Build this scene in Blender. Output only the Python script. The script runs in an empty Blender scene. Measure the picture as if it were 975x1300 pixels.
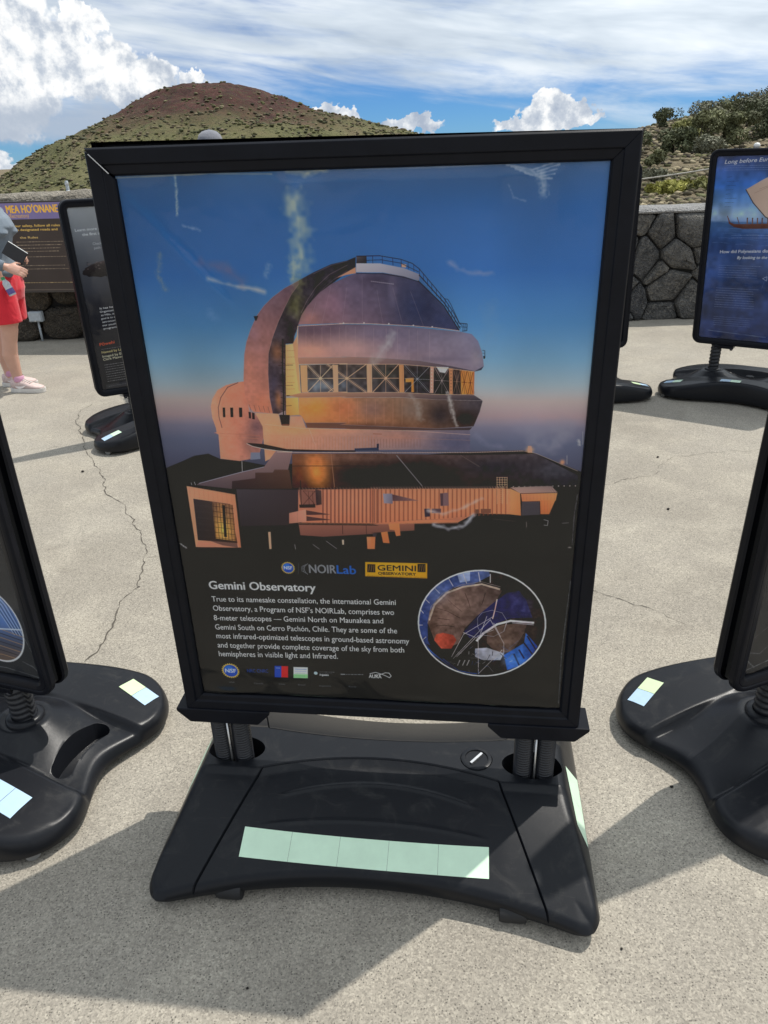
import bpy, bmesh, math, random
import numpy as np
from mathutils import Vector, Matrix

rad = math.radians
K = 1.18                      # metres per plan unit (the site was measured off in plan units)
random.seed(7)
rng = np.random.default_rng(7)
scene = bpy.context.scene
col = scene.collection

# ------------------------------------------------------------------ camera
CAM_H = 1.375 * K
cam_data = bpy.data.cameras.new('camera')
cam = bpy.data.objects.new('camera', cam_data); col.objects.link(cam)
pitch, roll = 0.4509, -0.033
_f = Vector((0, math.cos(pitch), -math.sin(pitch))); _u = Vector((0, math.sin(pitch), math.cos(pitch))); _r = Vector((1, 0, 0))
_r2 = _r * math.cos(roll) + _u * math.sin(roll); _u2 = -_r * math.sin(roll) + _u * math.cos(roll)
cam.matrix_world = Matrix(((_r2.x, _u2.x, -_f.x, 0), (_r2.y, _u2.y, -_f.y, 0), (_r2.z, _u2.z, -_f.z, CAM_H), (0, 0, 0, 1)))
cam_data.sensor_fit = 'VERTICAL'; cam_data.sensor_height = 36.0; cam_data.lens = 36.0 * 940.0 / 1300.0
cam_data.clip_start = 0.05; cam_data.clip_end = 6000
scene.camera = cam

# ------------------------------------------------------------------ node helper
class G:
    def __init__(s, nt): s.nt = nt; s.n = nt.nodes; s.l = nt.links
    def put(s, sock, v):
        if v is None: return
        if hasattr(v, 'is_output'): s.l.new(v, sock)
        else:
            if sock.type in ('RGBA',) and len(v) == 3: v = (*v, 1)
            sock.default_value = v
    def m(s, op, a, b=None, c=None, clamp=False):
        n = s.n.new('ShaderNodeMath'); n.operation = op; n.use_clamp = clamp
        for k, v in enumerate((a, b, c)): s.put(n.inputs[k], v)
        return n.outputs[0]
    def vm(s, op, a, b=None):
        n = s.n.new('ShaderNodeVectorMath'); n.operation = op
        s.put(n.inputs[0], a); s.put(n.inputs[1], b); return n.outputs[0]
    def vm_dot(s, a, b):
        n = s.n.new('ShaderNodeVectorMath'); n.operation = 'DOT_PRODUCT'; s.put(n.inputs[0], a); s.put(n.inputs[1], b); return n.outputs['Value']
    def noise(s, vec, scale, detail=4, rough=.55, dist=0.0, out='Fac'):
        n = s.n.new('ShaderNodeTexNoise'); s.put(n.inputs['Vector'], vec)
        n.inputs['Scale'].default_value = scale; n.inputs['Detail'].default_value = detail
        n.inputs['Roughness'].default_value = rough; n.inputs['Distortion'].default_value = dist
        return n.outputs[out]
    def vor(s, vec, scale, out='Distance', feature='F1'):
        n = s.n.new('ShaderNodeTexVoronoi'); n.feature = feature; s.put(n.inputs['Vector'], vec); n.inputs['Scale'].default_value = scale
        return n.outputs[out]
    def ramp(s, fac, stops, interp='LINEAR'):
        n = s.n.new('ShaderNodeValToRGB'); n.color_ramp.interpolation = interp
        e = n.color_ramp.elements
        while len(e) < len(stops): e.new(.5)
        for k, (p, c) in enumerate(stops):
            e[k].position = p; e[k].color = (*c, 1) if len(c) == 3 else c
        s.put(n.inputs[0], fac); return n.outputs[0]
    def mix(s, fac, a, b, blend='MIX'):
        n = s.n.new('ShaderNodeMix'); n.data_type = 'RGBA'; n.blend_type = blend
        s.put(n.inputs[0], fac); s.put(n.inputs[6], a); s.put(n.inputs[7], b); return n.outputs[2]
    def smooth(s, x, lo, hi):
        n = s.n.new('ShaderNodeMapRange'); n.interpolation_type = 'SMOOTHSTEP'
        s.put(n.inputs[0], x); n.inputs[1].default_value = lo; n.inputs[2].default_value = hi
        return n.outputs[0]
    def comb(s, x, y, z):
        n = s.n.new('ShaderNodeCombineXYZ')
        for k, v in enumerate((x, y, z)): s.put(n.inputs[k], v)
        return n.outputs[0]
    def sep(s, v):
        n = s.n.new('ShaderNodeSeparateXYZ'); s.put(n.inputs[0], v); return n.outputs
    def bump(s, h, strength=.3, dist=.01, normal=None):
        n = s.n.new('ShaderNodeBump'); n.inputs['Strength'].default_value = strength; n.inputs['Distance'].default_value = dist
        s.put(n.inputs['Height'], h); s.put(n.inputs['Normal'], normal); return n.outputs[0]
    def coord(s, out='Object'):
        return s.n.new('ShaderNodeTexCoord').outputs[out]

# ------------------------------------------------------------------ sun, sky and exposure
SUN_AZ, SUN_EL = 55.5, 64.0       # azimuth clockwise from +Y
sun_data = bpy.data.lights.new('sun', 'SUN'); sun_data.energy = 3.4; sun_data.angle = rad(0.55); sun_data.color = (1, .955, .88)
sun = bpy.data.objects.new('sun', sun_data); col.objects.link(sun)
_d = Vector((math.cos(rad(SUN_EL)) * math.sin(rad(SUN_AZ)), math.cos(rad(SUN_EL)) * math.cos(rad(SUN_AZ)), math.sin(rad(SUN_EL))))
sun.rotation_euler = _d.to_track_quat('Z', 'Y').to_euler(); sun.location = _d * 60

world = bpy.data.worlds.new('World'); scene.world = world; world.use_nodes = True
g = G(world.node_tree); g.n.clear()
SKY_STRENGTH = 0.10
sky = g.n.new('ShaderNodeTexSky'); sky.sky_type = 'NISHITA'; sky.sun_disc = False
sky.sun_elevation = rad(SUN_EL); sky.sun_rotation = rad(SUN_AZ); sky.altitude = 2800; sky.air_density = 1.0; sky.dust_density = 0.15; sky.ozone_density = 1.6
dirv = g.vm('NORMALIZE', g.coord('Generated'))
dx, dy, dz = g.sep(dirv)
az = g.m('MULTIPLY', g.m('ARCTAN2', dx, dy), 57.29578)
el = g.m('MULTIPLY', g.m('ARCSINE', dz), 57.29578)
warp = g.noise(dirv, 22, 4, .62, 0, 'Color'); warp2 = g.noise(dirv, 90, 3, .6, 0, 'Color')
w1 = g.sep(warp); w2 = g.sep(warp2)
az_w = g.m('ADD', g.m('ADD', az, g.m('MULTIPLY', g.m('SUBTRACT', w1[0], .5), 5.0)), g.m('MULTIPLY', g.m('SUBTRACT', w2[0], .5), 1.5))
el_w = g.m('ADD', g.m('ADD', el, g.m('MULTIPLY', g.m('SUBTRACT', w1[1], .5), 3.2)), g.m('MULTIPLY', g.m('SUBTRACT', w2[1], .5), 1.1))
def blob_field(blobs):
    best = None
    for a, e, ra, re in blobs:
        p = g.m('DIVIDE', g.m('SUBTRACT', az_w, a), ra); q = g.m('DIVIDE', g.m('SUBTRACT', el_w, e), re)
        d = g.m('ADD', g.m('MULTIPLY', p, p), g.m('MULTIPLY', q, q))
        best = d if best is None else g.m('MINIMUM', best, d)
    return best
CUMULUS = [(-23.5, 7.4, 4.2, 2.6), (-20.2, 5.6, 3.6, 2.0), (-16.2, 5.0, 1.9, 1.9), (-24.5, 3.6, 5.0, 2.2), (-30, 7, 6, 4),
           (-11.3, 4.75, .95, .5), (-2.6, 2.4, 1.7, .6), (2.6, 1.7, 2.6, .55), (11.6, 1.7, 3.4, .62), (11.9, 2.5, 1.5, 1.0), (13.6, 1.9, 1.4, .8), (-24.6, -.2, 2.2, .9),
           (66, 5, 9, 3.5), (125, 9, 26, 9), (-76, 5, 10, 3.5), (-130, 9, 28, 9), (179, 8, 22, 9), (-179, 8, 20, 9), (-14.4, 4.6, 2.0, 1.1), (-18.5, 7.6, 1.6, 1.0)]  # wide banks behind the camera are added to brighten the shaded poster
cum = g.smooth(blob_field(CUMULUS), 1.18, .80)
relief = g.noise(g.vm('ADD', dirv, (0.0, 0.0, 0.0)), 30, 5, .62)
relief_up = g.noise(g.vm('ADD', dirv, (0.010, 0.0, 0.012)), 30, 5, .62)
shade = g.m('ADD', .62, g.m('MULTIPLY', g.m('SUBTRACT', relief, relief_up), 2.6))
shade = g.m('ADD', shade, g.m('MULTIPLY', g.m('SUBTRACT', g.smooth(el_w, 2.0, 6.0), .5), .34), clamp=True)
cum_col = g.ramp(shade, [(0.0, (.36, .42, .52)), (.42, (.52, .57, .64)), (.72, (.78, .80, .82)), (1.0, (.95, .95, .94))])
# thin layered cloud: streaks drawn out along the horizon
sv = g.comb(g.m('MULTIPLY', dx, 3.2), g.m('MULTIPLY', dy, 3.2), g.m('ADD', g.m('MULTIPLY', dz, 20), g.m('MULTIPLY', dx, 2.4)))
st = g.noise(sv, .8, 6, .56, .6); st2 = g.noise(sv, 3.2, 5, .6, .4)
cover = g.m('ADD', g.m('ADD', g.m('MULTIPLY', st, .8), g.m('MULTIPLY', st2, .26)), g.m('MULTIPLY', g.smooth(el, 1.5, 7.5), .26))
cover = g.m('ADD', cover, g.m('MULTIPLY', g.smooth(g.m('ADD', az, g.m('MULTIPLY', el, -1.2)), -6.0, 20.0), .14))
sheet = g.m('MULTIPLY', g.smooth(cover, .54, .84), g.smooth(el, -.5, 3.0))
sheet_col = g.ramp(g.noise(sv, 1.7, 4, .55, .3), [(.25, (.36, .43, .52)), (.5, (.52, .59, .67)), (.72, (.70, .75, .80))])
blue = g.vm('MULTIPLY', sky.outputs[0], (SKY_STRENGTH * .25, SKY_STRENGTH * .48, SKY_STRENGTH * .80))
glow = g.m('MULTIPLY', g.smooth(g.vm_dot(dirv, tuple(_d)), .15, 1.0), .95)      # thin cloud is brighter toward the sun
sheet_col = g.mix(1.0, sheet_col, g.vm('ADD', (1.0, 1.0, 1.0), g.vm('MULTIPLY', g.comb(glow, glow, glow), (1.05, .97, .84))), 'MULTIPLY')
skyc = g.mix(sheet, blue, sheet_col)
low = g.m('MULTIPLY', g.m('MULTIPLY', g.smooth(g.m('ADD', el, g.m('MULTIPLY', g.m('SUBTRACT', w1[1], .5), 1.6)), .9, 1.9), g.smooth(g.m('ADD', el, g.m('MULTIPLY', g.m('SUBTRACT', w1[0], .5), 1.6)), 4.2, 2.6)), g.smooth(g.m('ABSOLUTE', g.m('ADD', az, 27.0)), 14.5, 9.0))
skyc = g.mix(cum, skyc, cum_col)
skyc = g.mix(g.m('MULTIPLY', low, .85), skyc, (.40, .46, .55))
skyc = g.vm('MULTIPLY', skyc, (1 / SKY_STRENGTH,) * 3)
bg = g.n.new('ShaderNodeBackground'); bg.inputs['Strength'].default_value = SKY_STRENGTH; g.l.new(skyc, bg.inputs['Color'])
world.cycles.sampling_method = 'MANUAL'; world.cycles.sample_map_resolution = 512
wo = g.n.new('ShaderNodeOutputWorld'); g.l.new(bg.outputs[0], wo.inputs['Surface'])

scene.view_settings.view_transform = 'Standard'; scene.view_settings.look = 'None'
scene.view_settings.exposure = 0.22; scene.view_settings.gamma = 1.0; scene.view_settings.use_curve_mapping = False

# ------------------------------------------------------------------ scene helpers
def link(o, parent=None):
    col.objects.link(o)
    if parent is not None: o.parent = parent
    return o
def tag(o, label=None, category=None, group=None, kind=None):
    for k, v in (('label', label), ('category', category), ('group', group), ('kind', kind)):
        if v: o[k] = v
    return o
def empty(name, loc=(0, 0, 0), rz=0.0):
    o = bpy.data.objects.new(name, None); o.empty_display_size = .1; o.location = loc; o.rotation_euler = (0, 0, rz)
    return link(o)
def mesh_obj(name, verts, faces, mat, parent=None, smooth=False):
    me = bpy.data.meshes.new(name); me.from_pydata([tuple(v) for v in verts], [], faces); me.update()
    if smooth:
        me.polygons.foreach_set('use_smooth', [True] * len(me.polygons))
    if mat: me.materials.append(mat)
    return link(bpy.data.objects.new(name, me), parent)
def autosmooth(o, ang=40):
    me = o.data; me.polygons.foreach_set('use_smooth', [True] * len(me.polygons))
    try: me.set_sharp_from_angle(angle=rad(ang))
    except Exception: pass
    return o
class MB:
    def __init__(s): s.v = []; s.f = []
    def add(s, v, f):
        b = len(s.v); s.v += [tuple(q) for q in v]; s.f += [tuple(i + b for i in q) for q in f]; return s
    def box(s, c, d, rot=None, taper=1.0):
        hx, hy, hz = d[0] / 2, d[1] / 2, d[2] / 2
        P = [Vector((x * hx * (taper if z > 0 else 1), y * hy * (taper if z > 0 else 1), z * hz)) for z in (-1, 1) for x, y in ((-1, -1), (1, -1), (1, 1), (-1, 1))]
        if rot is not None: P = [rot @ p for p in P]
        P = [p + Vector(c) for p in P]
        return s.add(P, [(3, 2, 1, 0), (4, 5, 6, 7), (0, 1, 5, 4), (1, 2, 6, 5), (2, 3, 7, 6), (3, 0, 4, 7)])
    def loft(s, rings, cap=True):
        n = len(rings[0]); v = [q for r in rings for q in r]; f = []
        for k in range(len(rings) - 1):
            for i in range(n):
                j = (i + 1) % n; f.append((k * n + i, k * n + j, (k + 1) * n + j, (k + 1) * n + i))
        if cap: f.append(tuple(reversed(range(n)))); f.append(tuple((len(rings) - 1) * n + i for i in range(n)))
        return s.add(v, f)
    def lathe(s, prof, n=24, c=(0, 0, 0), helix=0.0, cap=True, rot=None):
        R = []
        for r, z in prof:
            R.append([Vector((r * math.cos(2 * math.pi * i / n), r * math.sin(2 * math.pi * i / n), z + helix * i / n)) for i in range(n)])
        if rot is not None: R = [[rot @ p for p in r] for r in R]
        R = [[p + Vector(c) for p in r] for r in R]
        return s.loft(R, cap)
    def tube(s, pts, radii, n=10, flat=1.0, ref=(0, 0, 1), cap=True):
        pts = [Vector(p) for p in pts]; R = []
        for i, p in enumerate(pts):
            t = (pts[min(i + 1, len(pts) - 1)] - pts[max(i - 1, 0)]).normalized()
            a = Vector(ref).cross(t)
            if a.length < 1e-4: a = Vector((1, 0, 0)).cross(t)
            a.normalize(); b = t.cross(a)
            rr = radii[i] if isinstance(radii, (list, tuple)) else radii
            if isinstance(rr, (list, tuple)): ra, rb = rr
            else: ra, rb = rr, rr * flat
            R.append([p + a * ra * math.cos(2 * math.pi * k / n) + b * rb * math.sin(2 * math.pi * k / n) for k in range(n)])
        return s.loft(R, cap)
    def build(s, name, mat, parent=None, smooth=False, ang=None):
        o = mesh_obj(name, s.v, s.f, mat, parent, smooth)
        if ang: autosmooth(o, ang)
        return o
def bevel(o, w=.003, seg=2):
    m = o.modifiers.new('bevel', 'BEVEL'); m.width = w; m.segments = seg; m.limit_method = 'ANGLE'; m.angle_limit = rad(35); m.harden_normals = False
    return o
def baked(o):
    """apply the modifiers of o"""
    dg = bpy.context.evaluated_depsgraph_get(); me = bpy.data.meshes.new_from_object(o.evaluated_get(dg))
    o.modifiers.clear(); o.data = me; return o

# ------------------------------------------------------------------ materials
def mat(name):
    m = bpy.data.materials.new(name); m.use_nodes = True; nt = m.node_tree; gg = G(nt)
    return m, gg, nt.nodes['Principled BSDF']
def simple(name, c, rough=.5, metal=0.0, var=.12, scale=30, bumps=0.0, bscale=400, spec=.5, coat=0.0):
    m, gg, b = mat(name); co = gg.coord()
    n = gg.noise(co, scale, 5, .6)
    gg.put(b.inputs['Base Color'], gg.ramp(n, [(.3, tuple(x * (1 - var) for x in c)), (.7, tuple(min(1, x * (1 + var)) for x in c))]))
    gg.put(b.inputs['Roughness'], gg.m('ADD', rough - .08, gg.m('MULTIPLY', gg.noise(co, scale * 2.3, 4), .16)))
    b.inputs['Metallic'].default_value = metal; b.inputs['Specular IOR Level'].default_value = spec; b.inputs['Coat Weight'].default_value = coat
    if bumps: gg.put(b.inputs['Normal'], gg.bump(gg.noise(co, bscale, 3), bumps, .002))
    return m

def pavement_material():
    m, gg, b = mat('exposed aggregate concrete'); co = gg.coord()
    big = gg.noise(co, .55, 6, .6); mid = gg.noise(co, 3.5, 5, .6); fine = gg.noise(co, 46, 4, .6)
    base = gg.ramp(big, [(.3, (.268, .244, .204)), (.55, (.318, .292, .248)), (.75, (.345, .322, .280))])
    base = gg.mix(gg.smooth(mid, .42, .68), base, (.360, .330, .276))
    cell = gg.vor(co, 230, 'Color'); cs = gg.sep(cell)
    grain = gg.ramp(cs[0], [(0.0, (.34, .33, .32)), (.22, (.70, .68, .66)), (.6, (1.0, .99, .97)), (.86, (1.28, 1.26, 1.22)), (1.0, (1.62, 1.6, 1.55))])
    c = gg.mix(.45, base, grain, 'MULTIPLY')
    c = gg.mix(.42, c, gg.ramp(gg.noise(co, 260, 2, .5), [(.32, (.25, .25, .26)), (.44, (1, 1, 1)), (.62, (1.05, 1.05, 1.05)), (.72, (1.4, 1.38, 1.34))]), 'MULTIPLY')
    pit = gg.smooth(gg.vor(co, 7.5), .018, .010); c = gg.mix(gg.m('MULTIPLY', pit, gg.smooth(gg.sep(gg.vor(co, 7.5, 'Color'))[1], .55, .6)), c, (.03, .027, .024))
    v1 = gg.vor(co, 170); r1 = gg.sep(gg.vor(co, 170, 'Color'))[1]; c = gg.mix(gg.m('MULTIPLY', gg.m('MULTIPLY', gg.smooth(v1, .40, .22), gg.smooth(r1, .72, .80)), .75), c, (.07, .063, .054))
    blot = gg.smooth(gg.noise(co, .9, 6, .62, .6), .40, .68); c = gg.mix(gg.m('MULTIPLY', blot, .30), c, gg.mix(1.0, c, (.74, .72, .70), 'MULTIPLY'))
    ring = gg.m('ABSOLUTE', gg.m('SUBTRACT', gg.vor(co, 2.1), .055)); c = gg.mix(gg.m('MULTIPLY', gg.m('MULTIPLY', gg.smooth(ring, .020, .004), gg.smooth(gg.sep(gg.vor(co, 2.1, 'Color'))[0], .72, .76)), .30), c, (.12, .11, .095))
    stain = gg.smooth(gg.noise(co, 1.3, 7, .68, 1.2), .58, .72); c = gg.mix(gg.m('MULTIPLY', stain, .38), c, (.17, .150, .122))
    gg.put(b.inputs['Base Color'], c); b.inputs['Roughness'].default_value = .92; b.inputs['Specular IOR Level'].default_value = .25
    h = gg.m('ADD', gg.m('MULTIPLY', cs[0], .5), gg.m('MULTIPLY', fine, .8))
    gg.put(b.inputs['Normal'], gg.bump(h, .42, .0035))
    return m
def plastic_material(name, c=(.007, .0078, .0100), rough=.34):
    m, gg, b = mat(name); co = gg.coord()
    n = gg.noise(co, 7, 6, .65, .4); dust = gg.smooth(gg.noise(co, 16, 8, .72, .8), .50, .78)
    scr = gg.smooth(gg.noise(gg.vm('MULTIPLY', co, (9.0, 160.0, 40.0)), 1.0, 3, .6, 1.5), .66, .72)
    dust = gg.m('ADD', gg.m('ADD', gg.m('MULTIPLY', dust, .34), gg.m('MULTIPLY', scr, .22)), gg.m('MULTIPLY', gg.smooth(gg.vor(co, 90), .10, .04), .22), clamp=True)
    up = gg.smooth(gg.sep(gg.n.new('ShaderNodeNewGeometry').outputs['Normal'])[2], .3, .9)
    dust = gg.m('MULTIPLY', dust, up)
    colr = gg.mix(gg.m('MULTIPLY', n, .5), c, tuple(x * 1.5 for x in c))
    gg.put(b.inputs['Base Color'], gg.mix(dust, colr, (.062, .060, .055)))
    gg.put(b.inputs['Roughness'], gg.m('ADD', rough, gg.m('MULTIPLY', dust, .35)))
    b.inputs['Specular IOR Level'].default_value = .22
    gg.put(b.inputs['Normal'], gg.bump(gg.noise(co, 900, 2, .5), .22, .0009, gg.bump(gg.noise(co, 9, 3), .06, .01)))
    return m
def film_material():
    """clear poster cover: see-through with a thin dielectric reflection"""
    m = bpy.data.materials.new('clear cover film'); m.use_nodes = True; gg = G(m.node_tree); gg.n.clear(); co = gg.coord()
    tr = gg.n.new('ShaderNodeBsdfTransparent'); tr.inputs[0].default_value = (.97, .975, .98, 1)
    gl = gg.n.new('ShaderNodeBsdfGlossy'); gl.inputs['Roughness'].default_value = .07
    nrm = gg.bump(gg.m('ADD', gg.noise(co, 5, 3, .5, .5), gg.m('MULTIPLY', gg.noise(co, 150, 3, .6), .012)), .22, .02)
    gg.put(gl.inputs['Normal'], nrm)
    fr = gg.n.new('ShaderNodeFresnel'); fr.inputs['IOR'].default_value = 1.5; gg.put(fr.inputs['Normal'], nrm)
    fac = gg.m('MULTIPLY', fr.outputs[0], .80, clamp=True)
    mx = gg.n.new('ShaderNodeMixShader'); gg.put(mx.inputs[0], fac); gg.l.new(tr.outputs[0], mx.inputs[1]); gg.l.new(gl.outputs[0], mx.inputs[2])
    out = gg.n.new('ShaderNodeOutputMaterial'); gg.l.new(mx.outputs[0], out.inputs['Surface'])
    return m
M = {}
M['pave'] = pavement_material()
M['plastic'] = plastic_material('black moulded plastic')
M['frame'] = simple('black anodised frame', (.006, .0068, .0105), .36, 0, .2, 20, .05, 500, .14)
M['lobe'] = plastic_material('satin black plastic', (.0085, .0092, .0115), .30)
M['dark'] = simple('dark void plastic', (.006, .006, .006), .7)
M['spring'] = simple('black spring steel', (.014, .015, .019), .42, .0, .2, 60)
M['film'] = film_material()
M['tape_green'] = simple('pale green tape', (.60, .80, .60), .38, 0, .05, 26, .25, 55)
M['tape_blue'] = simple('pale blue tape', (.40, .55, .70), .38, 0, .03, 60, .03, 900)
M['tape_yellow'] = simple('pale yellow green tape', (.56, .70, .42), .38, 0, .03, 60, .03, 900)
M['rubber'] = simple('black rubber', (.012, .012, .013), .7)
M['caster_grey'] = simple('grey caster plastic', (.19, .19, .185), .6)
M['metal'] = simple('worn bare metal', (.62, .62, .62), .35, .9)
M['crack'] = simple('crack in concrete', (.085, .074, .060), .95)
M['white_paint'] = simple('white paint', (.72, .72, .70), .5)

# ------------------------------------------------------------------ terrain heights
_oct = [(np.random.default_rng(100 + k).normal(size=(7, 2)), np.random.default_rng(200 + k).uniform(0, 6.28, 7)) for k in range(6)]
def wob(x, y, wavelength, octs=4):
    s = 0.0; a = 1.0; tot = 0.0; f = 6.283 / wavelength
    for k in range(octs):
        d, ph = _oct[k]
        s = s + a * sum(np.sin(f * (d[j, 0] * x + d[j, 1] * y) + ph[j]) for j in range(7)) / 3.2
        tot += a; a *= .5; f *= 2.03
    return s / tot
def sstep(x, a, b):
    t = np.clip((x - a) / (b - a), 0, 1); return t * t * (3 - 2 * t)
def terrain_z(x, y):
    x = np.asarray(x, float); y = np.asarray(y, float)
    d = np.hypot(x, y); a = np.degrees(np.arctan2(x, y))
    low = -.25 - .032 * np.maximum(d - 14, 0); low = np.maximum(low, -13 + low * .02)
    right = sstep(a, 6, 15) * sstep(-a, -150, -110)
    shelf = .62 + .10 * wob(x, y, 9) * sstep(d, 9, 16) + .010 * np.maximum(d - 12, 0)
    z = low * (1 - right) + shelf * right
    z = z + 14.0 * np.exp(-.5 * (((x - 62) / 18.5) ** 2 + ((y - 62) / 19.0) ** 2))
    z = z + .25 * wob(x, y, 22) * sstep(d, 12, 30)
    inside = sstep(17.5 - np.abs(x), 0, 2) * sstep(8.9 - y, 0, .6) * sstep(y + 22, 0, 3)
    return z * (1 - inside) - .2 * inside
CONE = (-78.7, 412.6); CONE_AX = rad(-10.8)
_PL = np.array([(0, 34.0), (10, 34.0), (23.5, 31.6), (47, 20.6), (78.4, 8.0), (103, -6.0), (150, -22), (260, -30)]).T
_PR = np.array([(0, 34.0), (12, 33.9), (25.2, 31.0), (51.8, 21.6), (96, 10.6), (150, 1.0), (210, -9), (300, -26)]).T
def cone_z(u, v):
    r = np.hypot(u, v); c = u / np.maximum(r, 1e-3); t = .5 + .5 * np.clip(c * 1.15, -1, 1)
    z = np.interp(r, *_PL) * (1 - t) + np.interp(r, *_PR) * t
    return z + wob(u, v, 60) * 1.3 * sstep(r, 8, 40) + wob(u + 31, v, 20) * .9
def cone_world(u, v):
    c, s = math.cos(CONE_AX), math.sin(CONE_AX)
    return CONE[0] + u * c + v * s, CONE[1] - u * s + v * c

def grid_faces(nr, nc, wrap=False):
    i = np.arange(nr - 1)[:, None]; j = np.arange(nc if wrap else nc - 1)[None, :]; j2 = (j + 1) % nc
    return np.stack([i * nc + j, i * nc + j2, (i + 1) * nc + j2, (i + 1) * nc + j], -1).reshape(-1, 4).tolist()

def earth_material():
    m, gg, b = mat('dry volcanic hillside'); co = gg.coord()
    n1 = gg.noise(co, .35, 8, .65, .6); n2 = gg.noise(co, 2.6, 7, .7); n3 = gg.noise(co, 14, 5, .7)
    c = gg.ramp(n1, [(.32, (.085, .068, .045)), (.48, (.155, .125, .080)), (.62, (.20, .165, .105)), (.75, (.13, .125, .062))])
    c = gg.mix(gg.smooth(n2, .52, .66), c, (.055, .046, .034)); c = gg.mix(gg.smooth(n3, .58, .72), c, (.25, .21, .14))
    gg.put(b.inputs['Base Color'], c); b.inputs['Roughness'].default_value = .95; b.inputs['Specular IOR Level'].default_value = .1
    gg.put(b.inputs['Normal'], gg.bump(gg.m('ADD', n2, gg.m('MULTIPLY', n3, .5)), .9, .12)); return m
def cone_material():
    m, gg, b = mat('cinder cone slope'); co = gg.coord(); z = gg.sep(co)[2]
    n1 = gg.noise(co, .035, 8, .62, .8); n2 = gg.noise(co, .16, 7, .68); n3 = gg.noise(co, .7, 5, .7)
    low = gg.ramp(n1, [(.35, (.095, .098, .045)), (.55, (.150, .140, .070)), (.72, (.19, .160, .095))])
    red = gg.ramp(n2, [(.35, (.040, .022, .021)), (.6, (.084, .040, .034)), (.8, (.130, .074, .060))])
    t = gg.smooth(gg.m('ADD', z, gg.m('MULTIPLY', gg.m('SUBTRACT', n1, .5), 34)), 9, 24)
    c = gg.mix(t, low, red); c = gg.mix(gg.m('MULTIPLY', gg.smooth(n3, .50, .64), .75), c, (.050, .050, .030)); c = gg.mix(gg.m('MULTIPLY', gg.smooth(gg.noise(co, .28, 6, .7), .54, .66), .5), c, (.085, .095, .04))
    gg.put(b.inputs['Base Color'], c); b.inputs['Roughness'].default_value = .95; b.inputs['Specular IOR Level'].default_value = .1
    gg.put(b.inputs['Normal'], gg.bump(gg.m('ADD', n2, n3), .8, 1.2)); return m
def tint_material(name, rough=.8, trans=0.0):
    """colour of each plant comes from its own colour attribute"""
    m, gg, b = mat(name); a = gg.n.new('ShaderNodeAttribute'); a.attribute_name = 'tint'
    gg.put(b.inputs['Base Color'], a.outputs['Color']); b.inputs['Roughness'].default_value = rough; b.inputs['Specular IOR Level'].default_value = .2
    return m
M['earth'] = earth_material(); M['cone'] = cone_material(); M['leaf'] = tint_material('leaves', .65); M['scrub'] = tint_material('scrub', .9)
M['bark'] = simple('grey bark', (.10, .08, .06), .9)

def set_tint(o, cols_per_face):
    me = o.data; at = me.attributes.new('tint', 'FLOAT_COLOR', 'FACE')
    c = np.ones((len(me.polygons), 4)); c[:, :3] = cols_per_face; at.data.foreach_set('color', c.ravel())
def np_mesh(name, V, F, mat_, parent=None):
    me = bpy.data.meshes.new(name); n = F.shape[1]
    me.vertices.add(len(V)); me.vertices.foreach_set('co', np.ascontiguousarray(V, dtype=np.float32).ravel())
    me.loops.add(F.size); me.loops.foreach_set('vertex_index', F.astype(np.int32).ravel())
    me.polygons.add(len(F)); me.polygons.foreach_set('loop_start', np.arange(0, F.size, n, dtype=np.int32)); me.polygons.foreach_set('loop_total', np.full(len(F), n, np.int32))
    me.update(calc_edges=True); me.validate(); me.materials.append(mat_)
    return link(bpy.data.objects.new(name, me), parent)

# pavement
pv = MB(); pv.add([(-17, -21, 0), (17, -21, 0), (17, 8.1, 0), (-17, 8.1, 0), (-17, -21, -.19), (17, -21, -.19), (17, 8.1, -.19), (-17, 8.1, -.19)],
                  [(0, 1, 2, 3), (0, 4, 5, 1), (1, 5, 6, 2), (2, 6, 7, 3), (3, 7, 4, 0)])
pavement = tag(pv.build('pavement', M['pave']), kind='structure')
def crack(pts, w, seed, jag=.012):
    r = random.Random(seed); P = []
    for (x0, y0), (x1, y1) in zip(pts[:-1], pts[1:]):
        L = math.hypot(x1 - x0, y1 - y0); n = max(2, int(L / .022))
        for i in range(n):
            t = i / n; P.append((x0 + (x1 - x0) * t, y0 + (y1 - y0) * t))
    P.append(pts[-1]); V = []; ox = oy = 0
    for i, (x, y) in enumerate(P):
        ox = ox * .82 + r.gauss(0, jag * .75); oy = oy * .82 + r.gauss(0, jag * .75)
        a = P[min(i + 1, len(P) - 1)]; b_ = P[max(i - 1, 0)]; t = Vector((a[0] - b_[0], a[1] - b_[1])).normalized(); nx, ny = -t.y, t.x
        ww = w * max(.12, r.gauss(.6, .4)) * (.35 if i in (0, len(P) - 1) else 1)
        V += [(x + ox + nx * ww, y + oy + ny * ww, .0016), (x + ox - nx * ww, y + oy - ny * ww, .0016)]
    mesh_obj('crack', V, [(2 * i, 2 * i + 1, 2 * i + 3, 2 * i + 2) for i in range(len(P) - 1)], M['crack'], pavement)
k = lambda *p: [(a * K, b * K) for a, b in p]
crack(k((-1.83, 4.56), (-1.858, 4.44), (-1.806, 4.253), (-1.653, 3.924), (-1.557, 3.708), (-1.492, 3.557), (-1.365, 3.34), (-1.263, 3.119), (-1.163, 2.993), (-1.085, 2.845), (-1.035, 2.753), (-0.956, 2.623), (-0.935, 2.525), (-0.916, 2.403), (-0.902, 2.291), (-0.918, 2.188), (-0.929, 2.092), (-0.92, 2.023), (-0.911, 1.958), (-0.929, 1.865)), .0034, 3, .0085)
crack(k((-.925, 2.5), (-.86, 2.51), (-.80, 2.50)), .001, 4, .006)
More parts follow.
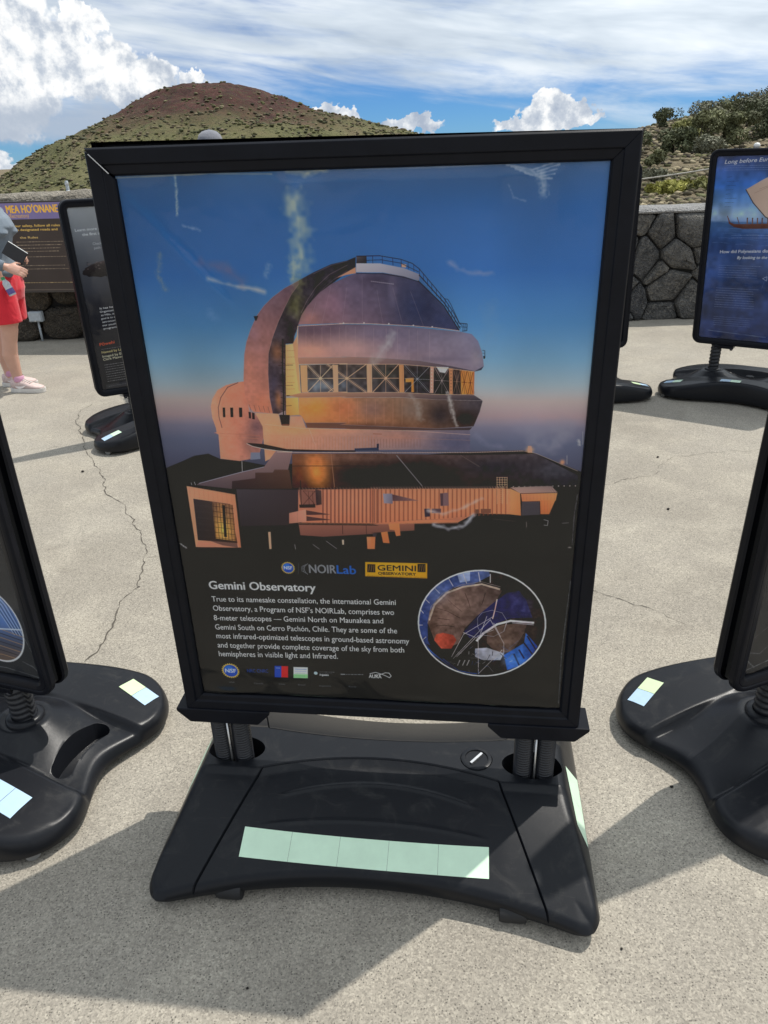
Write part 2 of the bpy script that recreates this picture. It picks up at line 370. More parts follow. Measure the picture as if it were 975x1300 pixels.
crack(k((-1.60, 3.80), (-2.0, 3.72), (-2.4, 3.75)), .001, 5, .01)
crack(k((.55, 2.38), (.72, 2.17), (.86, 2.04), (.95, 1.95)), .0013, 6, .007)
crack(k((.98, 3.02), (1.2, 3.12), (1.45, 3.34), (1.75, 3.4), (2.1, 3.38)), .0013, 8, .012)
crack(k((-2.9, 5.3), (-2.2, 5.4), (-1.5, 5.2)), .0013, 9, .02)

# terrain around and beyond the terrace, out to the horizon
azs = np.concatenate([np.linspace(-180, -40, 50, endpoint=False), np.linspace(-40, 45, 240, endpoint=False), np.linspace(45, 180, 50, endpoint=False)])
rs = np.concatenate([[0.5, 4], np.geomspace(7.5, 160, 120), np.geomspace(180, 5000, 30)])
RR, AA = np.meshgrid(rs, np.radians(azs), indexing='ij'); X = RR * np.sin(AA); Y = RR * np.cos(AA)
TV = np.stack([X, Y, terrain_z(X, Y)], -1).reshape(-1, 3)
terrain = np_mesh('terrain', TV, np.array(grid_faces(len(rs), len(azs), True))[:, ::-1], M['earth'])
terrain.data.polygons.foreach_set('use_smooth', [True] * len(terrain.data.polygons)); tag(terrain, kind='structure')

# the cinder cone
cu = np.linspace(0, 2 * np.pi, 180, endpoint=False); cr = np.concatenate([[.5], np.linspace(4, 120, 60), np.linspace(126, 290, 20)])
RR, AA = np.meshgrid(cr, cu, indexing='ij'); U = RR * np.cos(AA); Vv = RR * np.sin(AA); wx, wy = cone_world(U, Vv)
hill = np_mesh('hill', np.stack([wx, wy, cone_z(U, Vv)], -1).reshape(-1, 3), np.array(grid_faces(len(cr), len(cu), True)), M['cone'])
hill.data.polygons.foreach_set('use_smooth', [True] * len(hill.data.polygons)); tag(hill, kind='structure')

# scrub: small rough clumps joined into one mesh (nobody could count them)
_t = (1 + 5 ** .5) / 2
ICO_V = np.array([(-1, _t, 0), (1, _t, 0), (-1, -_t, 0), (1, -_t, 0), (0, -1, _t), (0, 1, _t), (0, -1, -_t), (0, 1, -_t), (_t, 0, -1), (_t, 0, 1), (-_t, 0, -1), (-_t, 0, 1)]) / 1.902
ICO_F = np.array([(0, 11, 5), (0, 5, 1), (0, 1, 7), (0, 7, 10), (0, 10, 11), (1, 5, 9), (5, 11, 4), (11, 10, 2), (10, 7, 6), (7, 1, 8), (3, 9, 4), (3, 4, 2), (3, 2, 6), (3, 6, 8), (3, 8, 9), (4, 9, 5), (2, 4, 11), (6, 2, 10), (8, 6, 7), (9, 8, 1)])
def clumps(name, P, S, C, squash=.52):
    n = len(P); jit = rng.uniform(.62, 1.3, (n, 12, 1)); V = ICO_V[None] * jit * S[:, None, None]; V[..., 2] *= squash
    V = V + P[:, None, :]; F = (ICO_F[None] + 12 * np.arange(n)[:, None, None]).reshape(-1, 3)
    o = np_mesh(name, V.reshape(-1, 3), F, M['scrub']); cc = np.repeat(C, 20, axis=0) * rng.uniform(.8, 1.22, (n * 20, 1)); set_tint(o, cc); return o
def pick(pal, n):
    pal = np.array(pal); return pal[rng.integers(0, len(pal), n)] * rng.uniform(.7, 1.3, (n, 1))
N = 15000
r_ = 150 * np.sqrt(rng.uniform(0, 1, N)); a_ = rng.uniform(-np.pi * 1.08, .08 * np.pi, N); U, Vv = r_ * np.cos(a_), r_ * np.sin(a_)
zz = cone_z(U, Vv); keep = rng.uniform(0, 1, N) < np.clip(.95 - (zz - 2) / 32, .10, .9) * (.45 + .75 * (wob(U, Vv, 30) > -.1)); U, Vv, zz = U[keep], Vv[keep], zz[keep]
wx, wy = cone_world(U, Vv); n = len(U); S = rng.uniform(.35, 1.0, n) ** 2.0 * 1.15
tag(clumps('hill_scrub', np.stack([wx, wy, zz + S * .25], -1), S, pick([(.115, .115, .055), (.080, .085, .045), (.145, .135, .075), (.17, .145, .09), (.065, .065, .040), (.13, .13, .055), (.12, .095, .065)], n)),
    'olive and dark green scrub dotted over the big cinder hill', 'scrub', kind='stuff')
N = 30000
aa = np.radians(rng.uniform(9, 36, N)); dd = 9.6 + 72 * rng.uniform(0, 1, N) ** 1.5; x_, y_ = dd * np.sin(aa), dd * np.cos(aa)
keep = wob(x_, y_, 5) + rng.uniform(-.5, .5, N) > -.15; x_, y_, dd = x_[keep], y_[keep], dd[keep]; n = len(x_); S = rng.uniform(.3, 1, n) ** 2 * (.035 + .0040 * dd)
tag(clumps('ground_scrub', np.stack([x_, y_, terrain_z(x_, y_) + S * .2], -1), S, pick([(.15, .125, .080), (.20, .165, .105), (.10, .085, .055), (.12, .115, .055), (.085, .085, .04), (.26, .22, .14), (.055, .045, .035)], n), .6),
    'low dry grass tufts and stones on the slope behind the low wall', 'scrub', kind='stuff')
# lower plants just over the tall wall
N = 2500
aa = np.radians(rng.uniform(-33, -4, N)); dd = rng.uniform(60, 230, N); x_, y_ = dd * np.sin(aa), dd * np.cos(aa); S = rng.uniform(.4, 1, N) ** 1.5 * 1.6
tag(clumps('plain_scrub', np.stack([x_, y_, terrain_z(x_, y_) + S * .3], -1), S, pick([(.12, .13, .045), (.15, .15, .06), (.085, .10, .035), (.17, .16, .08)], N)),
    'bright green scrub on the plain below the cinder hill', 'scrub', kind='stuff')

# bushes on the slope to the right, each with its own foliage and stems
def bush(x, y, r, h, tint, label, seed, leaves=2600, group='bushes on the slope behind the low wall', leaf=.055):
    r, h = r * .86, h * .80; q = np.random.default_rng(seed); z = float(terrain_z(x, y)); root = empty('bush', (x, y, z - .05)); tag(root, label, 'bush', group)
    nc = max(6, int(9 * r)); cc = q.normal(size=(nc, 3)) * (.42 * r, .42 * r, .22 * h) + (0, 0, .58 * h); cr_ = q.uniform(.28, .5, nc) * r
    cc[:, 2] = np.clip(cc[:, 2], .2 * h, .85 * h); ci = q.integers(0, nc, leaves)
    d = q.normal(size=(leaves, 3)); d /= np.linalg.norm(d, axis=1, keepdims=True); p = cc[ci] + d * (cr_[ci] * q.uniform(.45, 1.0, leaves) ** .5)[:, None] * (1, 1, .8)
    p[:, 2] = np.maximum(p[:, 2], .04)
    a = q.normal(size=(leaves, 3)); a /= np.linalg.norm(a, axis=1, keepdims=True); b = np.cross(a, d + .3 * q.normal(size=(leaves, 3))); b /= np.linalg.norm(b, axis=1, keepdims=True) + 1e-6
    s = (q.uniform(.6, 1.4, leaves) * leaf * (1 + r * .25))[:, None]; a, b = a * s, b * s * .62
    V = np.stack([p - a, p - b, p + a, p + b], 1).reshape(-1, 3); F = np.arange(4 * leaves).reshape(-1, 4)
    o = np_mesh('foliage', V, F, M['leaf'], root); shade_ = q.uniform(.65, 1.4, nc)[ci] * q.uniform(.8, 1.25, leaves); set_tint(o, np.array(tint)[None] * shade_[:, None])
    st_ = MB()
    for i in range(6):
        e = cc[i % nc]; st_.tube([(0.05 * math.cos(i), .05 * math.sin(i), 0), tuple(e * (.5, .5, .55)), tuple(e)], [.035 * r + .01, .022 * r + .006, .006], 6)
    st_.build('stem', M['bark'], root); return root
DK, GR, GY, YG, YW = (.090, .100, .052), (.130, .135, .068), (.155, .155, .105), (.17, .17, .06), (.25, .24, .06)
bush(22.0, 63.1, 1.43, 2.07, DK, 'round dark bush alone on the skyline of the slope', 300, 2116)
bush(14.5, 39.2, 1.15, 1.49, DK, 'dark green bush at the low end of the thicket', 301, 2694)
bush(15.5, 38.9, 1.20, 2.00, GR, 'mid green bush in the thicket with dark leaves below it', 302, 3396)
bush(21.8, 54.3, 1.54, 1.95, GY, 'grey green bush on the skyline end of the thicket', 303, 2501)
bush(23.9, 55.9, 1.67, 2.17, GR, 'green bush on the skyline in the middle of the thicket', 304, 2694)
bush(17.1, 39.4, 1.28, 1.74, GR, 'green bush in the thicket just over the tall blue poster', 305, 3110)
bush(25.6, 56.6, 1.63, 1.92, GY, 'grey green bush high on the skyline of the thicket', 306, 2387)
bush(19.8, 42.1, 1.55, 2.22, DK, 'broad dark bush behind the blue poster with a sailing canoe', 307, 3812)
bush(26.2, 54.7, 1.81, 2.46, GY, 'pale bush at the highest point of the thicket', 308, 3110)
bush(15.3, 36.7, 0.95, 0.85, GY, 'low greyish bush at the foot of the thicket', 309, 1836)
bush(17.0, 44.4, 1.13, 1.47, YG, 'yellowish green bush inside the thicket', 310, 2252)
bush(9.9, 28.9, 0.51, 0.65, GR, 'small green bush beside the black frame, below the skyline bush', 311, 1555)
bush(7.6, 21.8, 0.41, 0.39, GY, 'low grey green bush beside the frame and the rope', 312, 1446)
bush(5.9, 17.0, 0.30, 0.24, YW, 'yellow flowering shrub low behind the wall, near the frame', 313, 1300)
bush(6.2, 16.8, 0.36, 0.26, YW, 'broad yellow flowering shrub in the open behind the low wall', 314, 1430)
bush(6.5, 16.7, 0.32, 0.23, YW, 'small yellow shrub behind the wall close to the white post', 315, 1329)
bush(6.7, 16.3, 0.30, 0.30, YG, 'low yellow green shrub beside the white post', 316, 1409)

# ------------------------------------------------------------------ stone walls
def stone_material(name, cols, scale=1.0):
    m, gg, b = mat(name); co = gg.coord('Object'); oi = gg.n.new('ShaderNodeObjectInfo')
    v = gg.vm('ADD', co, gg.comb(gg.m('MULTIPLY', oi.outputs['Random'], 37), 0.0, 0.0))
    n1 = gg.noise(v, 5 * scale, 8, .68, .5); n2 = gg.noise(v, 34 * scale, 7, .72); pit = gg.vor(v, 60 * scale)
    c = gg.ramp(n1, [(.28, cols[0]), (.5, cols[1]), (.72, cols[2])])
    c = gg.mix(gg.m('MULTIPLY', gg.smooth(n2, .46, .66), .75), c, cols[3]); c = gg.mix(gg.smooth(pit, .16, .06), c, cols[0])
    c = gg.mix(.7, c, gg.ramp(oi.outputs['Random'], [(0, (.62, .64, .70)), (.5, (1, 1, 1)), (1, (1.3, 1.2, 1.05))]), 'MULTIPLY')
    gg.put(b.inputs['Base Color'], c); b.inputs['Roughness'].default_value = .93; b.inputs['Specular IOR Level'].default_value = .2
    gg.put(b.inputs['Normal'], gg.bump(gg.m('ADD', gg.m('ADD', n1, n2), gg.m('MULTIPLY', pit, .6)), .9, .045)); return m
M['basalt'] = stone_material('grey basalt', [(.042, .042, .043), (.112, .112, .112), (.180, .175, .166), (.26, .245, .22)])
M['lava'] = stone_material('brown lava rock', [(.028, .026, .024), (.068, .060, .050), (.105, .088, .068), (.15, .125, .095)])
M['mortar'] = simple('dark mortar', (.024, .023, .022), .95, 0, .3, 14, .8, 60)
M['coping'] = stone_material('weathered concrete coping', [(.10, .095, .085), (.22, .205, .18), (.31, .295, .26), (.36, .34, .30)], .8)
M['cap'] = stone_material('pale concrete coping', [(.20, .195, .18), (.34, .33, .31), (.43, .42, .40), (.46, .45, .43)], .8)

def clip_poly(poly, nx, ny, c):
    out = []
    for i in range(len(poly)):
        p, q = poly[i], poly[(i + 1) % len(poly)]; dp = nx * p[0] + ny * p[1] - c; dq = nx * q[0] + ny * q[1] - c
        if dp <= 0: out.append(p)
        if dp * dq < 0:
            t = dp / (dp - dq); out.append((p[0] + (q[0] - p[0]) * t, p[1] + (q[1] - p[1]) * t))
    return out
def stone_wall(name, label, x0, x1, yf, h, cw, ch, mat_, joint, proud, seed, rounds, relax):
    r = random.Random(seed); root = empty(name, ((x0 + x1) / 2, yf, 0)); tag(root, label, 'wall'); cx = (x0 + x1) / 2
    core = MB().box((0, .255, h / 2), (x1 - x0, .43, h)); core.build('core', M['mortar'], root)
    nx, nz = int((x1 - x0) / cw), max(2, int(round(h / ch))); seeds = []
    for j in range(nz):
        for i in range(nx):
            seeds.append((x0 + (i + .5 + (j % 2) * .5 - .25 + r.uniform(-relax, relax)) * (x1 - x0) / nx, (j + .5 + r.uniform(-relax, relax)) * h / nz))
    wts = [r.uniform(-1, 1) * cw * ch * .34 for _ in seeds]
    for a, (sx, sz) in enumerate(seeds):
        poly = [(x0, .004), (x1, .004), (x1, h), (x0, h)]
        for b_, (tx, tz) in enumerate(seeds):
            if a == b_ or abs(tx - sx) > 1.2: continue
            dx_, dz_ = tx - sx, tz - sz; L = math.hypot(dx_, dz_)
            if L > 1.3: continue
            poly = clip_poly(poly, dx_ / L, dz_ / L, (dx_ * (sx + tx) + dz_ * (sz + tz)) / 2 / L + (wts[a] - wts[b_]) / (2 * L) - joint * r.uniform(.6, 1.3))
            if len(poly) < 3: break
        if len(poly) < 3: continue
        poly = [(px_ + r.uniform(-.008, .008), pz_ + r.uniform(-.008, .008)) for px_, pz_ in poly]
        cc_ = .22 if rounds > 1 else .10
        for _ in range(rounds):
            poly = [q for i in range(len(poly)) for q in ((poly[i][0] * (1 - cc_) + poly[(i + 1) % len(poly)][0] * cc_, poly[i][1] * (1 - cc_) + poly[(i + 1) % len(poly)][1] * cc_), (poly[i][0] * cc_ + poly[(i + 1) % len(poly)][0] * (1 - cc_), poly[i][1] * cc_ + poly[(i + 1) % len(poly)][1] * (1 - cc_)))]
        poly = [(px_ + r.uniform(-.006, .006), pz_ + r.uniform(-.006, .006)) for px_, pz_ in poly]; mx = sum(p[0] for p in poly) / len(poly); mz = sum(p[1] for p in poly) / len(poly); pr_ = proud * r.uniform(.55, 1.5); n = len(poly); rings = []
        tx_, tz_ = r.uniform(-.16, .16), r.uniform(-.16, .16)
        for sc, dep in ((1.0, .03), (1.0, -.25 * pr_), (.93, -.72 * pr_), (.74, -1.0 * pr_), (.38, -1.12 * pr_)):
            ring = []
            for px_, pz_ in poly:
                ux, uz = (px_ - mx) * sc, (pz_ - mz) * sc; jit = r.uniform(-.011, .011) if dep < -.2 * pr_ else 0
                ring.append((ux, dep + jit + (ux * tx_ + uz * tz_) * (1 if dep < 0 else 0), uz))
            rings.append(ring)
        o = MB().loft(rings).build('stone', mat_, root); autosmooth(o, 38); o.location = (mx - cx, .02, mz)
    return root
WALL_Y = 6.5 * K
wall_tall = stone_wall('stone_wall', 'taller lava rock wall with rounded rough coping behind the information board', -7.6, .1, WALL_Y, 1.17 * K - .16, .38, .33, M['lava'], .010, .07, 5, 2, .30)
wall_low = stone_wall('stone_wall', 'lower grey basalt wall with flat pale coping below the hillside', .16, 7.6, WALL_Y + .02, .905 * K - .05, .29, .235, M['basalt'], .0055, .048, 14, 1, .40)
def coping(root, x0, x1, z, hgt, dep, over, mat_, seed, rough):
    r = random.Random(seed); n = int((x1 - x0) / .07); rings = []; prof = [(-over, .0), (-over - .012, hgt * .35), (-over + .010, hgt * .80), (.04, hgt), (dep - .06, hgt), (dep + over - .01, hgt * .75), (dep + over, 0)]
    cx = (x0 + x1) / 2
    for i in range(n + 1):
        x = x0 + (x1 - x0) * i / n - cx; w = rough * (math.sin(i * .31) + math.sin(i * .83 + 2)) * .5
        rings.append([(x, y + r.uniform(-1, 1) * rough * .8, z + zz_ + (w + r.uniform(-1, 1) * rough * .6) * (1 if zz_ > 0 else 0)) for y, zz_ in prof])
    o = MB().loft(rings).build('coping', mat_, root); autosmooth(o, 50)
coping(wall_tall, -7.6, .1, 1.17 * K - .158, .158, .47, .055, M['coping'], 3, .010)
coping(wall_low, .16, 7.6, .905 * K - .048, .05, .47, .02, M['cap'], 4, .0025)

# ------------------------------------------------------------------ print shop: flat prints drawn in code
class Canvas:
    def __init__(s, W, H, bgc):
        s.W, s.H = W, H; s.a = np.empty((H, W, 3), np.float32); s.a[:] = np.array(bgc, np.float32); s.clip = None
    def cover(s, E, ss=4):
        E = np.asarray(E, float); x0 = max(0, int(E[:, [0, 2]].min()) - 1); x1 = min(s.W, int(E[:, [0, 2]].max()) + 2); y0 = max(0, int(E[:, [1, 3]].min())); y1 = min(s.H, int(E[:, [1, 3]].max()) + 1)
        if x1 <= x0 or y1 <= y0: return None
        cov = np.zeros((y1 - y0, x1 - x0), np.float32); px = np.arange(x0, x1)
        for r_ in range((y1 - y0) * ss):
            y = y0 + (r_ + .5) / ss; hit = ((E[:, 1] <= y) != (E[:, 3] <= y)); e = E[hit]
            if not len(e): continue
            xs = np.sort(e[:, 0] + (y - e[:, 1]) / (e[:, 3] - e[:, 1]) * (e[:, 2] - e[:, 0])); row = cov[r_ // ss]
            for k_ in range(0, len(xs) - 1, 2):
                a, b_ = xs[k_], xs[k_ + 1]; i0 = max(x0, int(a)); i1 = min(x1, int(b_) + 1)
                if i1 > i0: q = px[i0 - x0:i1 - x0]; row[i0 - x0:i1 - x0] += (np.minimum(b_, q + 1) - np.maximum(a, q)).clip(0, 1) / ss
        return cov.clip(0, 1), x0, y0
    def put(s, cv, color, alpha=1.0):
        if cv is None: return
        cov, x0, y0 = cv; h, w = cov.shape; m = (cov * alpha)[..., None]
        if s.clip is not None: m = m * s.clip[y0:y0 + h, x0:x0 + w, None]
        reg = s.a[y0:y0 + h, x0:x0 + w]; reg[:] = reg * (1 - m) + np.asarray(color, np.float32) * m
    def px(s, pts): return [(p[0] * s.W / 1000, p[1] * s.H / 1000) for p in pts]
    def edges(s, P): return [(*P[i], *P[(i + 1) % len(P)]) for i in range(len(P))]
    def poly(s, pts, ax, stops, alpha=1.0):
        P = s.px(pts); cv = s.cover(s.edges(P))
        if cv is None: return
        h, w = cv[0].shape; xs = [p[0] for p in P]; ys = [p[1] for p in P]; lo, hi = (min(xs), max(xs)) if ax == 'x' else (min(ys), max(ys))
        t = (np.arange(cv[1], cv[1] + w) if ax == 'x' else np.arange(cv[2], cv[2] + h)); t = (t - lo) / max(hi - lo, 1e-6)
        c = np.stack([np.interp(t, [q[0] for q in stops], [q[1][i] for q in stops]) for i in range(3)], -1); c = c[None, :] if ax == 'x' else c[:, None]
        s.put(cv, np.broadcast_to(c, (h, w, 3)), alpha)
    def quad(s, pts, tl, tr, bl, br, alpha=1.0):
        P = s.px(pts); cv = s.cover(s.edges(P))
        if cv is None: return
        h, w = cv[0].shape; xs = [p[0] for p in P]; ys = [p[1] for p in P]; tx = ((np.arange(cv[1], cv[1] + w) - min(xs)) / max(max(xs) - min(xs), 1)).clip(0, 1)[None, :, None]; ty = ((np.arange(cv[2], cv[2] + h) - min(ys)) / max(max(ys) - min(ys), 1)).clip(0, 1)[:, None, None]
        A, B, C, D = (np.array(q, np.float32) for q in (tl, tr, bl, br)); s.put(cv, (A * (1 - tx) + B * tx) * (1 - ty) + (C * (1 - tx) + D * tx) * ty, alpha)
    def line(s, pts, wd, color, alpha=1.0):
        P = s.px(pts); wd = wd * s.W / 1000 * .95
        for (xa, ya), (xb, yb) in zip(P[:-1], P[1:]):
            L = math.hypot(xb - xa, yb - ya)
            if L < 1e-6: continue
            nx, ny = -(yb - ya) / L * wd / 2, (xb - xa) / L * wd / 2; ex, ey = (xb - xa) / L * wd * .25, (yb - ya) / L * wd * .25
            s.put(s.cover(s.edges([(xa + nx - ex, ya + ny - ey), (xb + nx + ex, yb + ny + ey), (xb - nx + ex, yb - ny + ey), (xa - nx - ex, ya - ny - ey)])), color, alpha)
    def ell(s, c, rx, ry, color, alpha=1.0):
        s.put(s.cover(s.edges(s.px([(c[0] + rx * math.cos(t / 48 * 6.2832), c[1] + ry * math.sin(t / 48 * 6.2832)) for t in range(48)]))), color, alpha)
    def soft(s, c, rx, ry, color, alpha):
        (cx, cy), = s.px([c]); rx, ry = rx * s.W / 1000, ry * s.H / 1000; x0, x1 = max(0, int(cx - 2.2 * rx)), min(s.W, int(cx + 2.2 * rx)); y0, y1 = max(0, int(cy - 2.2 * ry)), min(s.H, int(cy + 2.2 * ry))
        yy, xx = np.mgrid[y0:y1, x0:x1]; s.put((np.exp(-((xx - cx) / rx) ** 2 - ((yy - cy) / ry) ** 2).astype(np.float32), x0, y0), color, alpha)
    def text(s, st, a, b_, cap, color, bold=0.0, shear=0.0):
        cu_ = bpy.data.curves.new('lettering', 'FONT'); cu_.body = st; cu_.size = 1.0; cu_.resolution_u = 3; cu_.fill_mode = 'FRONT'; cu_.shear = shear
        o = bpy.data.objects.new('lettering', cu_); col.objects.link(o); me = o.to_mesh()
        V = np.array([v.co[:2] for v in me.vertices]); cnt = {}
        for p in me.polygons:
            vs = list(p.vertices)
            for i in range(len(vs)):
                k_ = (vs[i], vs[(i + 1) % len(vs)])
                if (k_[1], k_[0]) in cnt: del cnt[(k_[1], k_[0])]
                else: cnt[k_] = 1
        o.to_mesh_clear(); bpy.data.objects.remove(o); bpy.data.curves.remove(cu_)
        if not len(V): return
        x0, x1 = V[:, 0].min(), V[:, 0].max(); capu = .70
        (ax_, ay), (bx, by) = s.px([a, b_]); ch = cap * s.H / 1000; t = (V[:, 0] - x0) / (x1 - x0)
        X = ax_ + (bx - ax_) * t; Y = ay + (by - ay) * t - V[:, 1] / capu * ch
        for dxy in ((0, 0),) if not bold else ((-1, 0), (1, 0), (0, -.6), (0, .6)):
            ox, oy = dxy[0] * bold * 1.1 * ch, dxy[1] * bold * 1.1 * ch
            s.put(s.cover([(X[i] + ox, Y[i] + oy, X[j] + ox, Y[j] + oy) for i, j in cnt], 5), color)
    def dash(s, a, b_, hgt, color, seed=0, alpha=.85):
        r = random.Random(seed + int(a[0] * 7 + a[1] * 13)); L = b_[0] - a[0]; x = 0.0
        while x < L:
            w = r.uniform(1.0, 4.2) * hgt * .55; t0, t1 = x / L, min(1, (x + w) / L)
            s.line([(a[0] + L * t0, a[1] + (b_[1] - a[1]) * t0), (a[0] + L * t1, a[1] + (b_[1] - a[1]) * t1)], hgt * .46, color, alpha * r.uniform(.55, .95)); x += w + hgt * .62
    def nsf(s, c, R):
        asp = s.W / s.H * (PH_ASP if False else 1); n = 24; pts = []
        for i in range(2 * n):
            q = R * (1.0 if i % 2 == 0 else .84); t = i / (2 * n) * 6.2832; pts.append((c[0] + q * math.cos(t), c[1] + q * s.asp * math.sin(t)))
        s.put(s.cover(s.edges(s.px(pts))), (204, 178, 96)); s.ell(c, R * .76, R * .76 * s.asp, (36, 86, 170)); s.ell((c[0] - R * .15, c[1] - R * .2 * s.asp), R * .45, R * .45 * s.asp, (70, 128, 204), .7)
        s.text('NSF', (c[0] - R * .58, c[1] + R * .24 * s.asp), (c[0] + R * .58, c[1] + R * .24 * s.asp), R * .5 * s.asp, (240, 240, 244), .03)
    def scuff(s, pts, wd, color, alpha, seed):
        """pale streak broken up along its length: film reflections and whitened creases painted in"""
        r = np.random.default_rng(seed); P = np.array(s.px(pts)); wd = wd * s.W / 1000
        x0, y0 = (P.min(0) - wd * 2).astype(int).clip(0); x1, y1 = (P.max(0) + wd * 2).astype(int) + 1; x1, y1 = min(x1, s.W), min(y1, s.H)
        yy, xx = np.mgrid[y0:y1, x0:x1]; d = np.full(xx.shape, 1e9)
        for (ax_, ay), (bx, by) in zip(P[:-1], P[1:]):
            L2 = (bx - ax_) ** 2 + (by - ay) ** 2; t = (((xx - ax_) * (bx - ax_) + (yy - ay) * (by - ay)) / L2).clip(0, 1); d = np.minimum(d, np.hypot(xx - ax_ - t * (bx - ax_), yy - ay - t * (by - ay)))
        n = soft_noise(xx.shape, 14, r) * .7 + soft_noise(xx.shape, 4, r) * .5
        m = np.clip(1.35 - d / wd - n * .8, 0, 1) ** 1.2; s.put((m.astype(np.float32), x0, y0), color, alpha)
    def mottling(s, amt, cells, seed):
        s.a *= 1 + amt * (soft_noise((s.H, s.W), cells, np.random.default_rng(seed))[..., None] - .5)
    def material(s, name, gain=1.0, lift=0.0, rough=.55):
        im = bpy.data.images.new(name, s.W, s.H); c = s.a.clip(0, 255) / 255; lin = np.where(c <= .04045, c / 12.92, ((c + .055) / 1.055) ** 2.4)
        lin = (lin * gain - lift).clip(.004, None); lin = lin / (1 + .40 * lin.max(-1, keepdims=True)); c = np.where(lin <= .0031308, lin * 12.92, 1.055 * lin ** (1 / 2.4) - .055)
        buf = np.ones((s.H, s.W, 4), np.float32); buf[..., :3] = c[::-1]; im.pixels.foreach_set(buf.ravel()); im.update(); im.pack()
        m, gg, b = mat(name); t = gg.n.new('ShaderNodeTexImage'); t.image = im; t.extension = 'EXTEND'; gg.put(t.inputs[0], gg.coord('UV'))
        fade = gg.ramp(gg.noise(gg.coord(), 9, 4, .6), [(.3, (.96, .96, .96)), (.7, (1.03, 1.03, 1.03))])
        gg.put(b.inputs['Base Color'], gg.mix(1.0, t.outputs[0], fade, 'MULTIPLY')); b.inputs['Roughness'].default_value = rough; b.inputs['Specular IOR Level'].default_value = .3
        return m
def soft_noise(shape, cells, r):
    h, w = shape; gy, gx = max(2, h // max(1, (w // cells) or 1) + 2), cells + 2; gN = r.uniform(0, 1, (gy, gx)); y = np.linspace(0, gy - 1.001, h); x = np.linspace(0, gx - 1.001, w)
    yi, xi = y.astype(int), x.astype(int); fy, fx = (y - yi)[:, None], (x - xi)[None]; fy, fx = fy * fy * (3 - 2 * fy), fx * fx * (3 - 2 * fx)
    a = gN[yi][:, xi]; b_ = gN[yi][:, xi + 1]; c = gN[yi + 1][:, xi]; d = gN[yi + 1][:, xi + 1]
    return (a * (1 - fx) + b_ * fx) * (1 - fy) + (c * (1 - fx) + d * fx) * fy
def draw(cv, art):
    for it in art:
        t = it[0]
        if t == 'P': cv.poly(*it[1:])
        elif t == 'L': cv.line(*it[1:])
        elif t == 'Q': cv.quad(*it[1:])
        elif t == 'F': cv.scuff(*it[1:])  # cover film's pale reflections and creases, painted into the print
        elif t == 'T': cv.text(it[1], it[2], it[3], it[4], it[5], it[6])
        elif t == 'D': cv.dash(it[1], it[2], it[3], it[4])
        elif t == 'N': cv.nsf(it[1], it[2])
        elif t == 'O': cv.ell(it[1], it[2], it[2] * cv.asp, it[3])
        elif t == 'I':
            cv.ell(it[1], it[2] + 4, it[3] + 3.2, (232, 232, 234)); m = cv.cover(cv.edges(cv.px([(it[1][0] + it[2] * math.cos(q / 60 * 6.2832), it[1][1] + it[3] * math.sin(q / 60 * 6.2832)) for q in range(60)])))
            cl = np.zeros((cv.H, cv.W), np.float32); cl[m[2]:m[2] + m[0].shape[0], m[1]:m[1] + m[0].shape[1]] = m[0]; cv.clip = cl
        elif t == 'C':
            m = cv.cover(cv.edges(cv.px(it[1]))); cl = np.zeros((cv.H, cv.W), np.float32); cl[m[2]:m[2] + m[0].shape[0], m[1]:m[1] + m[0].shape[1]] = m[0]; cv.clip = cl
        elif t == 'S': cv.soft(*it[1:])
        elif t == 'M':
            n = soft_noise((cv.H, cv.W), it[2], np.random.default_rng(it[3])); k_ = cv.clip if cv.clip is not None else 1.0; cv.a *= (1 + it[1] * (n - .5) * k_)[..., None]
        elif t == 'E': cv.clip = None
PRINT_GAIN = 2.4

